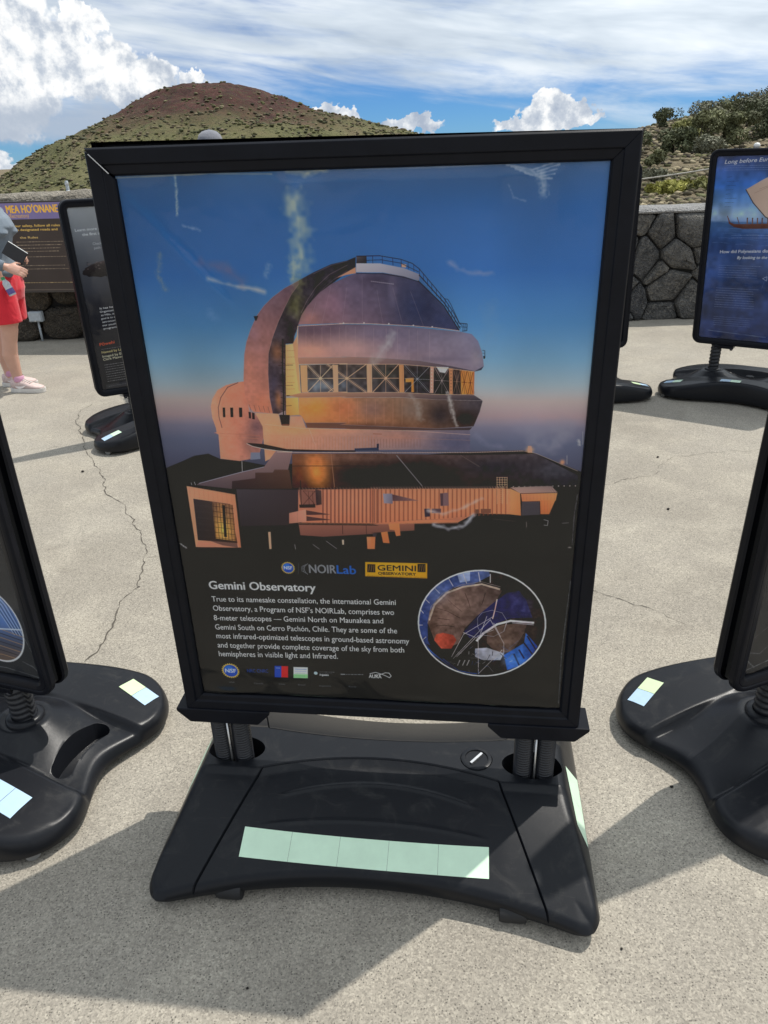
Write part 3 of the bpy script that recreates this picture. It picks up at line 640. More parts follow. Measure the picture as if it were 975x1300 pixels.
# layout of the big print in poster coordinates (0..1000 across, 0..1000 down)
ART = [
('Q',[(2.0,486.7),(45.9,473.1),(78.7,462.1),(114.9,457.7),(143.3,467.8),(198.0,471.0),(256.7,479.1),(724.3,449.0),(862.8,444.4),(892.7,450.0),(993.4,481.3),(1028.6,490.0),(1113.9,1039.9),(-196.4,1050.6)],(46,43,46),(44,42,45),(43,40,42),(42,40,42),1.0),
('Q',[(137.2,369.2),(143.1,356.1),(158.0,340.5),(180.4,331.5),(208.8,326.3),(223.4,324.9),(228.3,379.0),(248.0,386.7),(260.2,399.8),(256.9,423.7),(242.8,454.2),(223.7,466.0),(190.4,471.1),(143.4,467.1),(146.5,421.1),(137.2,417.5),(142.7,417.0),(142.4,408.9),(136.9,390.3)],(232,158,130),(214,146,124),(240,170,140),(150,108,104),1.0),
('C',[(137.2,369.2),(143.1,356.1),(158.0,340.5),(180.4,331.5),(208.8,326.3),(223.4,324.9),(228.3,379.0),(248.0,386.7),(260.2,399.8),(256.9,423.7),(242.8,454.2),(223.7,466.0),(190.4,471.1),(143.4,467.1),(146.5,421.1),(137.2,417.5),(142.7,417.0),(142.4,408.9),(136.9,390.3)]),
('S',(146.0,369.1),14.0,31.8,(250,190,160),0.5),
('S',(241.9,405.3),21.0,18.8,(96,78,88),0.7),
('S',(223.3,435.4),19.7,22.9,(120,92,92),0.6),
('M',0.1,80,1),
('M',0.08,200,2),
('E',),
('L',[(209.3,327.0),(183.2,335.3),(164.1,353.4),(154.6,371.7),(153.5,390.1),(157.4,408.3)],2.0,(112,84,84),1.0),
('L',[(215.2,329.0),(189.7,337.8),(171.2,354.6),(163.1,371.6),(162.1,387.4)],0.8,(196,134,112),1.0),
('P',[(165.2,371.6),(171.1,371.5),(168.9,389.0),(163.2,389.0)],'x',[(0.0,(44,36,40))],1.0),
('P',[(183.4,371.5),(190.4,371.4),(188.2,388.8),(181.6,388.8)],'x',[(0.0,(44,36,40))],1.0),
('P',[(204.4,371.3),(212.0,371.3),(210.0,388.6),(202.7,388.7)],'x',[(0.0,(44,36,40))],1.0),
('P',[(226.2,379.0),(231.7,379.5),(230.7,391.1),(225.5,390.6)],'x',[(0.0,(60,46,50))],1.0),
('P',[(234.4,380.0),(240.5,381.0),(239.5,392.6),(233.3,392.1)],'x',[(0.0,(60,46,50))],1.0),
('L',[(137.1,418.2),(186.2,420.0),(247.3,422.3)],1.0,(176,120,104),1.0),
('L',[(145.9,424.2),(195.1,425.9),(244.0,428.4)],0.8,(196,140,118),1.0),
('L',[(187.1,420.7),(179.0,470.4)],0.5,(196,140,118),1.0),
('L',[(166.3,420.9),(159.2,468.8)],0.5,(206,148,124),1.0),
('L',[(205.2,424.3),(215.1,424.2),(208.1,470.0)],0.5,(170,122,108),1.0),
('L',[(196.0,471.0),(193.7,491.7)],1.2,(214,206,206),1.0),
('P',[(220.4,454.5),(242.8,454.2),(242.5,466.5),(217.3,468.4)],'x',[(0.0,(120,124,140))],1.0),
('Q',[(223.5,319.9),(231.3,280.1),(239.7,258.3),(252.9,236.8),(269.2,215.6),(287.8,199.5),(309.1,185.9),(336.5,172.4),(369.7,160.4),(402.5,148.5),(388.8,159.4),(369.0,166.4),(351.4,181.6),(336.4,199.7),(317.0,225.2),(300.5,251.1),(287.7,277.7),(282.4,312.2),(280.4,352.7),(284.1,381.7),(238.7,378.9),(229.5,371.1),(222.2,350.5)],(104,86,98),(92,76,88),(206,142,120),(196,136,118),1.0),
('C',[(223.5,319.9),(231.3,280.1),(239.7,258.3),(252.9,236.8),(269.2,215.6),(287.8,199.5),(309.1,185.9),(336.5,172.4),(369.7,160.4),(402.5,148.5),(388.8,159.4),(369.0,166.4),(351.4,181.6),(336.4,199.7),(317.0,225.2),(300.5,251.1),(287.7,277.7),(282.4,312.2),(280.4,352.7),(284.1,381.7),(238.7,378.9),(229.5,371.1),(222.2,350.5)]),
('S',(258.5,243.9),13.3,14.4,(150,118,128),0.5),
('S',(258.3,267.9),30.1,7.3,(196,150,150),0.35),
('S',(238.3,312.3),13.6,40.7,(196,138,118),0.4),
('S',(265.2,363.1),20.7,15.6,(214,142,112),0.5),
('S',(314.1,197.3),16.1,18.5,(120,98,108),0.4),
('M',0.14,40,3),
('M',0.1,150,4),
('E',),
('L',[(230.7,277.7),(286.7,280.1)],0.35,(150,106,96),0.45),
('L',[(229.7,288.5),(285.9,290.9)],0.35,(150,106,96),0.45),
('L',[(228.7,299.4),(285.2,301.7)],0.35,(150,106,96),0.45),
('L',[(227.7,310.3),(284.4,312.7)],0.35,(150,106,96),0.45),
('L',[(226.7,321.4),(283.6,323.7)],0.35,(150,106,96),0.45),
('L',[(225.6,332.5),(282.8,334.8)],0.35,(150,106,96),0.45),
('L',[(224.6,343.8),(282.0,346.0)],0.35,(150,106,96),0.45),
('L',[(223.6,355.1),(281.2,357.3)],0.35,(150,106,96),0.45),
('L',[(222.5,366.5),(280.3,368.7)],0.35,(150,106,96),0.45),
('L',[(238.4,277.7),(225.9,376.4)],0.35,(150,106,96),0.4),
('L',[(250.5,277.7),(238.4,376.3)],0.35,(150,106,96),0.4),
('L',[(262.6,277.7),(250.9,376.2)],0.35,(150,106,96),0.4),
('L',[(274.7,277.7),(263.4,376.1)],0.35,(150,106,96),0.4),
('L',[(286.7,277.7),(275.9,376.0)],0.35,(150,106,96),0.4),
('L',[(230.2,365.9),(232.8,376.3)],1.0,(96,70,68),0.8),
('L',[(241.2,366.9),(243.8,377.3)],1.0,(96,70,68),0.8),
('L',[(252.1,367.9),(254.8,378.3)],1.0,(96,70,68),0.8),
('L',[(263.1,368.8),(265.8,379.2)],1.0,(96,70,68),0.8),
('L',[(274.0,369.8),(276.7,380.2)],1.0,(96,70,68),0.8),
('L',[(284.9,370.8),(287.7,381.2)],1.0,(96,70,68),0.8),
('L',[(385.5,160.7),(369.0,166.4),(351.4,181.6),(336.4,199.7),(317.0,225.2),(300.5,251.1),(287.7,277.7),(282.4,312.2),(280.4,352.7),(283.7,379.9)],1.0,(206,160,148),0.8),
('L',[(231.3,280.1),(239.7,258.3),(252.9,236.8),(269.2,215.6),(287.8,199.5),(309.1,185.9),(336.5,172.4),(369.7,160.4)],0.8,(150,124,132),0.8),
('P',[(262.7,215.6),(273.2,215.2),(268.2,222.7),(264.9,223.1)],'x',[(0.0,(50,48,54))],1.0),
('Q',[(369.7,160.4),(402.5,148.5),(441.0,136.8),(477.1,131.3),(494.9,126.4),(493.9,142.0),(475.8,149.1),(464.5,154.5),(445.0,164.3),(418.5,179.7),(397.7,197.7),(380.2,211.4),(362.1,230.0),(350.2,248.8),(346.9,260.7),(329.0,261.2),(315.9,375.7),(297.2,382.4),(284.1,381.7),(280.4,352.7),(282.4,312.2),(287.7,277.7),(300.5,251.1),(317.0,225.2),(336.4,199.7),(351.4,181.6),(369.0,166.4)],(64,60,66),(52,50,58),(84,72,80),(62,52,52),1.0),
('C',[(369.0,166.4),(402.1,151.8),(440.9,137.9),(477.1,131.3),(475.8,149.1),(445.0,164.3),(397.7,197.7),(362.1,230.0),(346.9,260.7),(329.0,261.2),(315.9,375.7),(297.2,382.4),(284.1,381.7),(280.4,352.7),(282.4,312.2),(287.7,277.7),(300.5,251.1),(317.0,225.2),(336.4,199.7),(351.4,181.6)]),
('S',(307.4,275.2),13.3,14.7,(176,122,92),0.7),
('S',(293.3,332.3),10.2,22.9,(70,66,82),0.6),
('S',(300.3,357.7),7.5,15.6,(190,128,88),0.7),
('S',(352.8,197.5),19.2,16.1,(84,82,62),0.6),
('S',(340.9,244.1),9.8,14.2,(30,26,28),0.6),
('S',(387.6,170.5),22.2,9.0,(40,38,44),0.5),
('M',0.3,50,5),
('M',0.2,150,6),
('E',),
('L',[(476.2,143.0),(439.4,155.8),(412.7,173.0),(391.7,193.1),(377.0,211.4),(365.8,225.3)],1.6,(36,34,42),1.0),
('L',[(476.6,138.2),(436.6,152.1),(406.6,170.7),(385.6,190.8),(369.0,211.4)],0.8,(120,104,110),1.0),
('L',[(476.0,146.5),(445.4,159.8),(418.9,175.2),(398.1,193.2),(385.5,206.8)],0.8,(104,92,100),1.0),
('L',[(402.3,150.7),(440.9,138.3),(477.0,132.1)],1.0,(120,108,116),0.7),
('L',[(368.8,213.2),(388.2,211.9)],1.4,(40,36,42),1.0),
('L',[(391.8,192.0),(396.2,195.9)],0.7,(32,30,38),1.0),
('L',[(400.7,186.6),(405.1,190.5)],0.7,(32,30,38),1.0),
('L',[(409.4,181.2),(413.8,185.1)],0.7,(32,30,38),1.0),
('L',[(418.2,175.9),(422.6,179.8)],0.7,(32,30,38),1.0),
('L',[(426.9,170.6),(431.3,174.4)],0.7,(32,30,38),1.0),
('L',[(435.5,165.3),(439.9,169.1)],0.7,(32,30,38),1.0),
('L',[(444.1,160.1),(448.5,163.9)],0.7,(32,30,38),1.0),
('L',[(452.7,154.8),(457.0,158.6)],0.7,(32,30,38),1.0),
('L',[(461.2,149.6),(465.6,153.4)],0.7,(32,30,38),1.0),
('Q',[(328.2,262.7),(352.2,260.3),(353.0,282.5),(354.4,347.2),(319.0,349.9)],(206,166,122),(250,214,160),(236,186,124),(252,206,138),1.0),
('Q',[(318.5,354.0),(347.3,352.8),(346.0,383.8),(315.4,385.7)],(230,176,112),(252,206,130),(226,160,100),(246,186,116),1.0),
('Q',[(345.6,260.7),(355.4,248.8),(359.2,232.3),(356.3,282.5),(353.9,342.1),(349.8,342.1)],(200,150,120),(222,170,140),(230,176,130),(240,190,140),1.0),
('L',[(329.6,272.8),(348.2,272.3)],0.6,(120,86,66),0.8),
('L',[(328.3,283.5),(347.0,283.0)],0.6,(120,86,66),0.8),
('L',[(327.0,294.3),(345.8,293.7)],0.6,(120,86,66),0.8),
('L',[(325.8,305.1),(344.6,304.6)],0.6,(120,86,66),0.8),
('L',[(324.4,316.1),(343.3,315.5)],0.6,(120,86,66),0.8),
('L',[(323.1,327.1),(342.1,326.5)],0.6,(120,86,66),0.8),
('L',[(321.8,338.2),(340.9,337.6)],0.6,(120,86,66),0.8),
('L',[(323.3,253.5),(316.7,302.2),(313.6,350.0),(306.9,399.4)],3.0,(44,36,38),1.0),
('L',[(328.1,263.1),(314.3,383.6)],1.0,(60,46,44),1.0),
('P',[(299.0,384.2),(323.9,384.0),(321.1,402.5),(302.3,402.6)],'x',[(0.0,(58,44,44))],1.0),
('L',[(307.9,297.2),(341.5,296.7)],1.2,(70,52,48),1.0),
('L',[(320.4,349.9),(350.7,349.2)],2.2,(70,50,46),1.0),
('L',[(303.5,332.2),(337.5,331.6)],0.9,(70,52,48),1.0),
('L',[(316.2,367.9),(330.0,367.3)],1,(60,46,44),1.0),
('L',[(317.5,263.1),(327.8,266.0)],0.8,(34,28,32),1.0),
('L',[(316.3,272.8),(326.6,275.7)],0.8,(34,28,32),1.0),
('L',[(315.1,282.5),(325.4,285.4)],0.8,(34,28,32),1.0),
('L',[(313.9,292.3),(324.3,295.2)],0.8,(34,28,32),1.0),
('L',[(312.7,302.2),(323.1,305.1)],0.8,(34,28,32),1.0),
('L',[(311.5,312.1),(321.9,315.1)],0.8,(34,28,32),1.0),
('L',[(310.2,322.1),(320.7,325.1)],0.8,(34,28,32),1.0),
('L',[(309.0,332.2),(319.5,335.2)],0.8,(34,28,32),1.0),
('L',[(307.7,342.3),(318.2,345.3)],0.8,(34,28,32),1.0),
('L',[(306.4,352.6),(317.0,355.6)],0.8,(34,28,32),1.0),
('L',[(305.2,362.8),(315.8,365.9)],0.8,(34,28,32),1.0),
('L',[(303.9,373.2),(314.5,376.3)],0.8,(34,28,32),1.0),
('L',[(302.6,383.7),(313.2,386.7)],0.8,(34,28,32),1.0),
('Q',[(360.7,230.4),(370.3,214.2),(384.6,200.0),(412.1,180.1),(438.5,166.9),(475.4,155.2),(493.4,151.2),(551.7,150.9),(595.8,156.1),(626.3,164.4),(650.0,179.7),(677.3,202.1),(698.0,222.3),(713.8,241.4),(663.6,237.4),(594.0,232.7),(523.8,229.1),(453.0,228.2),(362.1,230.0)],(104,90,104),(58,64,88),(156,118,118),(64,68,92),1.0),
('C',[(360.7,230.4),(370.3,214.2),(384.6,200.0),(412.1,180.1),(438.5,166.9),(475.4,155.2),(493.4,151.2),(551.7,150.9),(595.8,156.1),(626.3,164.4),(650.0,179.7),(677.3,202.1),(698.0,222.3),(713.8,241.4),(663.6,237.4),(594.0,232.7),(523.8,229.1),(453.0,228.2),(362.1,230.0)]),
('S',(442.3,198.0),28.5,25.2,(150,114,128),0.55),
('S',(389.0,220.7),19.3,9.3,(176,128,118),0.5),
('S',(491.2,186.2),41.7,32.8,(112,100,122),0.5),
('S',(622.3,204.4),51.6,38.1,(52,60,88),0.75),
('S',(527.2,161.7),41.2,7.3,(70,62,78),0.5),
('S',(677.4,224.7),27.5,15.3,(58,66,96),0.5),
('S',(571.2,179.2),9.0,27.4,(128,116,134),0.4),
('M',0.12,30,7),
('M',0.1,130,8),
('E',),
('L',[(472.9,172.4),(459.5,226.6)],0.55,(160,140,150),0.55),
('L',[(507.0,154.2),(503.4,227.3)],0.55,(160,140,150),0.55),
('L',[(537.5,176.5),(547.9,227.4)],0.55,(160,140,150),0.55),
('L',[(571.4,173.0),(589.9,228.5)],0.55,(160,140,150),0.55),
('L',[(609.0,179.4),(635.9,232.8)],0.55,(160,140,150),0.55),
('L',[(438.2,170.9),(414.1,228.2)],0.55,(160,140,150),0.55),
('L',[(404.5,193.2),(386.9,228.9)],0.55,(160,140,150),0.55),
('O',(527.1,163.2),1.0,(190,180,190)),
('O',(531.2,163.6),1.0,(190,180,190)),
('O',(535.4,164.0),1.0,(190,180,190)),
('O',(539.5,164.4),1.0,(190,180,190)),
('O',(543.6,164.9),1.0,(190,180,190)),
('O',(547.7,165.3),1.0,(190,180,190)),
('O',(551.8,165.7),1.0,(190,180,190)),
('O',(555.9,166.1),1.0,(190,180,190)),
('O',(560.0,166.5),1.0,(190,180,190)),
('O',(564.1,167.0),1.0,(190,180,190)),
('O',(568.2,167.4),1.0,(190,180,190)),
('O',(572.3,167.8),1.0,(190,180,190)),
('Q',[(495.4,135.7),(545.5,136.4),(596.1,144.1),(629.8,154.0),(627.6,163.9),(595.8,156.4),(551.7,150.2),(494.5,149.2)],(188,182,188),(150,150,164),(166,158,164),(120,118,132),1.0),
('Q',[(451.4,157.4),(494.0,141.5),(494.1,150.7),(472.5,153.0)],(236,176,140),(226,160,126),(206,150,126),(190,140,122),1.0),
('Q',[(496.7,125.7),(517.5,124.9),(516.9,135.9),(496.0,135.7)],(90,84,88),(58,56,62),(60,56,60),(50,48,54),1.0),
('P',[(590.9,137.6),(601.3,138.6),(600.2,143.4),(590.8,142.4)],'x',[(0.0,(206,166,140))],1.0),
('L',[(494.4,150.7),(551.7,152.1),(595.8,157.8),(627.0,164.9)],1.4,(46,44,54),1.0),
('Q',[(361.3,231.4),(470.2,229.3),(452.8,229.7),(523.8,230.7),(594.0,233.9),(663.6,239.2),(713.9,242.7),(739.8,246.8),(754.0,258.2),(763.3,276.3),(768.0,299.0),(748.6,307.1),(699.1,299.2),(628.2,289.9),(521.1,284.2),(448.8,282.9),(466.4,283.8),(354.1,284.4)],(104,86,96),(112,112,134),(232,178,158),(124,116,132),1.0),
('C',[(361.3,231.4),(470.2,229.3),(452.8,229.7),(523.8,230.7),(594.0,233.9),(663.6,239.2),(713.9,242.7),(739.8,246.8),(754.0,258.2),(763.3,276.3),(768.0,299.0),(748.6,307.1),(699.1,299.2),(628.2,289.9),(521.1,284.2),(448.8,282.9),(466.4,283.8),(354.1,284.4)]),
('S',(400.1,239.4),51.7,8.1,(92,76,88),0.6),
('S',(383.8,272.8),39.4,12.1,(240,184,160),0.65),
('S',(471.6,268.5),39.5,16.0,(226,184,176),0.5),
('S',(558.5,245.0),70.3,10.4,(104,98,118),0.5),
('S',(600.3,265.9),49.3,15.8,(120,112,134),0.4),
('S',(712.5,260.7),38.1,15.7,(140,130,144),0.5),
('S',(751.5,286.9),13.9,15.9,(170,156,160),0.5),
('S',(663.7,287.0),56.3,5.3,(96,92,110),0.4),
('M',0.08,40,9),
('M',0.06,150,10),
('E',),
('L',[(466.9,232.9),(463.4,282.4)],0.5,(196,172,170),0.5),
('L',[(487.4,233.9),(484.3,283.1)],0.5,(196,172,170),0.5),
('L',[(506.6,234.8),(503.8,283.8)],0.5,(196,172,170),0.5),
('L',[(527.8,235.8),(525.4,284.6)],0.5,(196,172,170),0.5),
('L',[(555.2,237.0),(553.4,285.6)],0.5,(196,172,170),0.5),
('L',[(579.8,238.2),(578.4,286.5)],0.5,(196,172,170),0.5),
('L',[(605.0,239.3),(604.1,287.5)],0.5,(196,172,170),0.5),
('L',[(623.9,240.2),(623.3,288.2)],0.5,(196,172,170),0.5),
('L',[(649.7,241.4),(649.5,289.1)],0.5,(196,172,170),0.5),
('L',[(377.8,234.7),(372.9,282.5)],0.5,(214,176,166),0.45),
('L',[(395.7,234.7),(391.1,282.4)],0.5,(214,176,166),0.45),
('L',[(413.5,234.8),(409.2,282.4)],0.5,(214,176,166),0.45),
('L',[(432.9,234.8),(428.9,282.4)],0.5,(214,176,166),0.45),
('L',[(452.2,234.9),(448.6,282.4)],0.5,(214,176,166),0.45),
('L',[(359.9,232.3),(470.3,228.6),(452.9,228.4),(523.8,229.4),(611.5,233.0),(663.6,236.4),(713.9,241.6)],1.3,(226,188,172),1.0),
('L',[(359.6,232.3),(356.1,260.8)],1.4,(236,190,160),1.0),
('O',(461.9,227.9),1.6,(236,220,214)),
('O',(507.0,227.8),1.6,(236,220,214)),
('O',(561.1,229.5),1.6,(236,220,214)),
('O',(614.3,232.5),1.6,(236,220,214)),
('O',(655.0,234.9),1.6,(236,220,214)),
('Q',[(354.1,284.4),(466.4,284.1),(448.8,282.9),(521.1,284.2),(628.2,289.9),(699.1,299.2),(748.6,307.1),(768.0,299.0),(762.6,305.4),(747.3,308.1),(699.2,304.5),(649.5,299.8),(520.5,295.2),(447.9,295.3),(465.7,294.5),(355.0,295.2)],(176,138,122),(92,88,102),(150,112,100),(66,64,76),1.0),
('Q',[(356.5,296.7),(465.7,295.0),(447.8,295.6),(581.7,295.4),(653.1,299.8),(747.3,308.1),(747.0,347.0),(663.8,346.3),(580.4,343.2),(444.2,343.9),(462.3,342.6),(354.6,344.6)],(84,76,74),(66,58,58),(92,92,98),(52,46,50),1.0),
('C',[(356.5,296.7),(465.7,295.0),(447.8,295.6),(581.7,295.4),(653.1,299.8),(747.3,308.1),(747.0,347.0),(663.8,346.3),(580.4,343.2),(444.2,343.9),(462.3,342.6),(354.6,344.6)]),
('S',(397.9,333.1),23.5,9.0,(150,164,178),0.6),
('S',(451.7,329.1),13.3,10.0,(120,132,146),0.5),
('S',(552.4,311.4),28.9,13.7,(60,64,60),0.6),
('S',(627.9,319.3),21.5,19.2,(40,42,50),0.7),
('S',(678.1,330.0),17.9,16.5,(26,26,32),0.7),
('M',0.35,120,11),
('E',),
('P',[(663.7,299.8),(691.4,300.8),(683.3,310.5),(671.6,308.9)],'x',[(0.0,(222,222,228))],1.0),
('Q',[(717.6,305.0),(745.8,308.1),(746.0,346.4),(719.1,346.3)],(214,140,84),(236,170,104),(240,176,96),(206,132,74),1.0),
('Q',[(595.5,319.4),(613.5,318.3),(613.9,343.0),(608.1,343.0),(608.4,325.4),(595.4,326.0)],(240,170,94),(220,146,80),(236,164,88),(220,146,80),1.0),
('L',[(375.4,297.1),(430.0,342.2)],1.7,(238,200,170),1.0),
('L',[(433.7,296.5),(370.7,343.0)],1.7,(238,200,170),1.0),
('L',[(373.1,319.9),(431.8,319.2)],1.36,(238,200,170),1.0),
('L',[(404.6,297.1),(400.4,342.9)],0.935,(238,200,170),1.0),
('L',[(371.4,297.1),(425.9,342.2)],0.595,(238,200,170),1.0),
('L',[(379.4,297.1),(434.0,342.2)],0.595,(238,200,170),1.0),
('O',(402.5,319.5),3.23,(238,200,170)),
('L',[(420.7,295.7),(505.6,343.6)],1.7,(236,190,158),1.0),
('L',[(508.2,295.5),(416.6,344.0)],1.7,(236,190,158),1.0),
('L',[(418.7,319.6),(506.9,319.3)],1.36,(236,190,158),1.0),
('L',[(464.6,295.6),(461.2,343.8)],0.935,(236,190,158),1.0),
('L',[(416.3,295.7),(501.2,343.6)],0.595,(236,190,158),1.0),
('L',[(425.1,295.7),(510.0,343.5)],0.595,(236,190,158),1.0),
('O',(462.9,319.5),3.23,(236,190,158)),
('L',[(522.7,295.5),(579.7,343.2)],1.6,(228,180,150),1.0),
('L',[(581.0,295.4),(520.3,343.5)],1.6,(228,180,150),1.0),
('L',[(521.5,319.3),(580.3,319.1)],1.2800000000000002,(228,180,150),1.0),
('L',[(551.9,295.4),(550.1,343.3)],0.8800000000000001,(228,180,150),1.0),
('L',[(518.4,295.5),(575.3,343.2)],0.5599999999999999,(228,180,150),1.0),
('L',[(527.0,295.5),(584.0,343.2)],0.5599999999999999,(228,180,150),1.0),
('O',(551.0,319.2),3.04,(228,180,150)),
('L',[(593.9,296.7),(649.3,343.9)],1.0,(156,156,164),1.0),
('L',[(649.5,299.3),(592.8,343.4)],1.0,(156,156,164),1.0),
('L',[(593.3,319.8),(649.4,321.4)],0.8,(156,156,164),1.0),
('L',[(621.8,296.6),(621.1,343.2)],0.55,(156,156,164),1.0),
('L',[(589.6,296.7),(645.0,343.9)],0.35,(156,156,164),1.0),
('L',[(598.2,296.7),(653.7,343.9)],0.35,(156,156,164),1.0),
('O',(621.4,320.2),1.9,(156,156,164)),
('L',[(660.2,300.8),(692.6,345.9)],0.9,(178,162,160),1.0),
('L',[(692.1,302.4),(660.2,345.0)],0.9,(178,162,160),1.0),
('L',[(660.2,322.7),(692.3,324.0)],0.7200000000000001,(178,162,160),1.0),
('L',[(676.1,300.8),(676.4,344.9)],0.49500000000000005,(178,162,160),1.0),
('L',[(655.9,300.9),(688.3,345.9)],0.315,(178,162,160),1.0),
('L',[(664.4,300.8),(696.9,345.9)],0.315,(178,162,160),1.0),
('O',(676.3,323.2),1.71,(178,162,160)),
('L',[(701.3,303.4),(717.7,346.3)],0.9,(150,120,104),1.0),
('L',[(716.9,304.5),(701.9,345.9)],0.9,(150,120,104),1.0),
('L',[(701.6,324.5),(717.3,325.2)],0.7200000000000001,(150,120,104),1.0),
('L',[(709.1,303.4),(709.8,345.8)],0.49500000000000005,(150,120,104),1.0),
('L',[(697.1,303.4),(713.4,346.3)],0.315,(150,120,104),1.0),
('L',[(705.5,303.4),(722.0,346.3)],0.315,(150,120,104),1.0),
('O',(709.4,324.7),1.71,(150,120,104)),
('L',[(719.0,305.5),(732.7,346.2)],1.0,(92,58,40),1.0),
('L',[(731.7,306.6),(719.9,346.3)],1.0,(92,58,40),1.0),
('L',[(719.4,325.8),(732.2,326.3)],0.8,(92,58,40),1.0),
('L',[(725.3,305.5),(726.3,346.3)],0.55,(92,58,40),1.0),
('L',[(714.8,305.5),(728.4,346.3)],0.35,(92,58,40),1.0),
('L',[(723.2,305.5),(737.0,346.2)],0.35,(92,58,40),1.0),
('O',(725.8,325.7),1.9,(92,58,40)),
('L',[(733.1,307.1),(745.6,346.7)],1.0,(92,58,40),1.0),
('L',[(744.4,307.6),(734.2,346.5)],1.0,(92,58,40),1.0),
('L',[(733.7,326.7),(745.0,327.0)],0.8,(92,58,40),1.0),
('L',[(738.8,307.1),(739.9,346.5)],0.55,(92,58,40),1.0),
('L',[(728.9,307.1),(741.3,346.7)],0.35,(92,58,40),1.0),
('L',[(737.4,307.1),(749.9,346.7)],0.35,(92,58,40),1.0),
('O',(739.3,326.8),1.9,(92,58,40)),
('P',[(358.1,297.1),(374.0,297.1),(370.6,343.5),(356.4,343.6)],'x',[(0.0,(236,178,136))],1.0),
('P',[(432.3,296.5),(444.2,296.5),(441.6,342.9),(430.6,343.0)],'x',[(0.0,(226,178,146))],1.0),
('P',[(508.9,296.0),(520.5,295.8),(519.2,343.5),(507.8,343.6)],'x',[(0.0,(234,182,150))],1.0),
('P',[(581.3,296.4),(591.7,297.0),(592.1,343.1),(581.1,343.2)],'x',[(0.0,(232,162,116))],1.0),
('P',[(650.6,299.8),(658.7,300.3),(657.6,344.4),(649.7,344.2)],'x',[(0.0,(206,164,146))],1.0),
('P',[(692.1,302.4),(700.2,302.9),(700.9,346.1),(693.3,346.2)],'x',[(0.0,(214,150,112))],1.0),
('P',[(743.7,307.6),(748.0,308.1),(747.8,347.0),(744.9,346.7)],'x',[(0.0,(190,120,80))],1.0),
('L',[(516.8,296.8),(515.2,343.0)],0.7,(150,104,88),0.8),
('L',[(588.9,296.7),(588.4,342.6)],0.7,(150,104,88),0.8),
('O',(653.8,304.4),1.1,(240,226,216)),
('O',(696.4,306.7),1.0,(90,62,54)),
('O',(653.8,310.0),1.1,(240,226,216)),
('O',(696.5,312.0),1.0,(90,62,54)),
('O',(653.7,315.7),1.1,(240,226,216)),
('O',(696.5,317.4),1.0,(90,62,54)),
('O',(653.7,321.4),1.1,(240,226,216)),
('O',(696.6,322.9),1.0,(90,62,54)),
('O',(653.7,327.1),1.1,(240,226,216)),
('O',(696.7,328.3),1.0,(90,62,54)),
('O',(653.7,332.9),1.1,(240,226,216)),
('O',(696.7,333.8),1.0,(90,62,54)),
('O',(653.7,338.7),1.1,(240,226,216)),
('O',(696.8,339.3),1.0,(90,62,54)),
('L',[(354.9,295.7),(465.7,294.5),(447.9,295.3),(581.7,295.6),(653.1,299.8),(747.2,307.9)],1.1,(240,196,166),1.0),
('L',[(352.9,344.6),(462.3,342.8),(444.1,344.2),(580.4,343.5),(663.8,346.6),(747.0,347.3)],1.1,(244,196,160),1.0),
('Q',[(325.2,349.9),(352.9,345.1),(462.3,342.8),(444.1,344.4),(580.4,343.7),(663.8,346.9),(747.8,347.5),(767.4,357.1),(663.8,355.5),(580.2,351.8),(443.5,352.6),(461.8,350.9),(348.7,352.8)],(196,150,122),(96,88,96),(150,112,96),(66,62,70),1.0),
('Q',[(348.6,353.3),(461.7,351.4),(443.5,353.2),(580.1,352.4),(663.8,355.8),(767.4,357.6),(761.6,376.7),(748.7,402.3),(663.9,406.6),(439.9,400.6),(458.5,397.5),(359.6,397.9),(351.9,385.9),(346.0,383.8)],(220,166,120),(66,62,70),(226,148,96),(70,60,60),1.0),
('C',[(348.6,353.3),(461.7,351.4),(443.5,353.2),(580.1,352.4),(663.8,355.8),(767.4,357.6),(761.6,376.7),(748.7,402.3),(663.9,406.6),(439.9,400.6),(458.5,397.5),(359.6,397.9),(351.9,385.9),(346.0,383.8)]),
('S',(380.9,370.1),37.3,15.6,(248,170,88),0.8),
('S',(364.9,359.9),17.0,7.7,(230,176,128),0.6),
('S',(453.4,370.4),33.6,20.2,(206,128,92),0.6),
('S',(516.7,372.8),37.0,20.1,(120,98,100),0.6),
('S',(605.3,375.0),29.3,17.1,(128,118,116),0.45),
('S',(671.1,383.0),25.6,20.0,(52,48,54),0.8),
('S',(736.1,365.6),21.6,8.4,(92,86,94),0.5),
('S',(729.5,388.2),25.3,14.3,(34,30,34),0.8),
('S',(515.2,401.6),97.0,5.8,(84,64,60),0.6),
('M',0.12,40,12),
('M',0.1,150,13),
('E',),
('L',[(444.0,355.7),(440.7,398.8)],0.6,(214,160,140),0.55),
('L',[(464.5,355.6),(461.5,399.1)],0.6,(214,160,140),0.55),
('L',[(485.0,355.5),(482.3,399.4)],0.6,(214,160,140),0.55),
('L',[(505.7,355.3),(503.3,399.7)],0.6,(214,160,140),0.55),
('L',[(525.7,355.2),(523.6,400.0)],0.6,(214,160,140),0.55),
('L',[(545.6,355.1),(543.8,400.3)],0.6,(214,160,140),0.55),
('L',[(566.1,355.0),(564.6,400.6)],0.6,(214,160,140),0.55),
('L',[(586.7,354.9),(585.5,400.8)],0.6,(214,160,140),0.55),
('L',[(349.9,372.9),(460.1,374.7),(463.8,381.8),(553.3,385.4)],0.4,(196,136,104),0.5),
('Q',[(359.5,398.4),(458.5,398.1),(439.8,401.1),(663.9,407.1),(745.9,404.0),(739.5,409.3),(552.3,410.6),(439.1,409.9),(457.8,408.0),(363.4,407.4)],(110,82,72),(70,62,66),(120,86,74),(74,66,70),1.0),
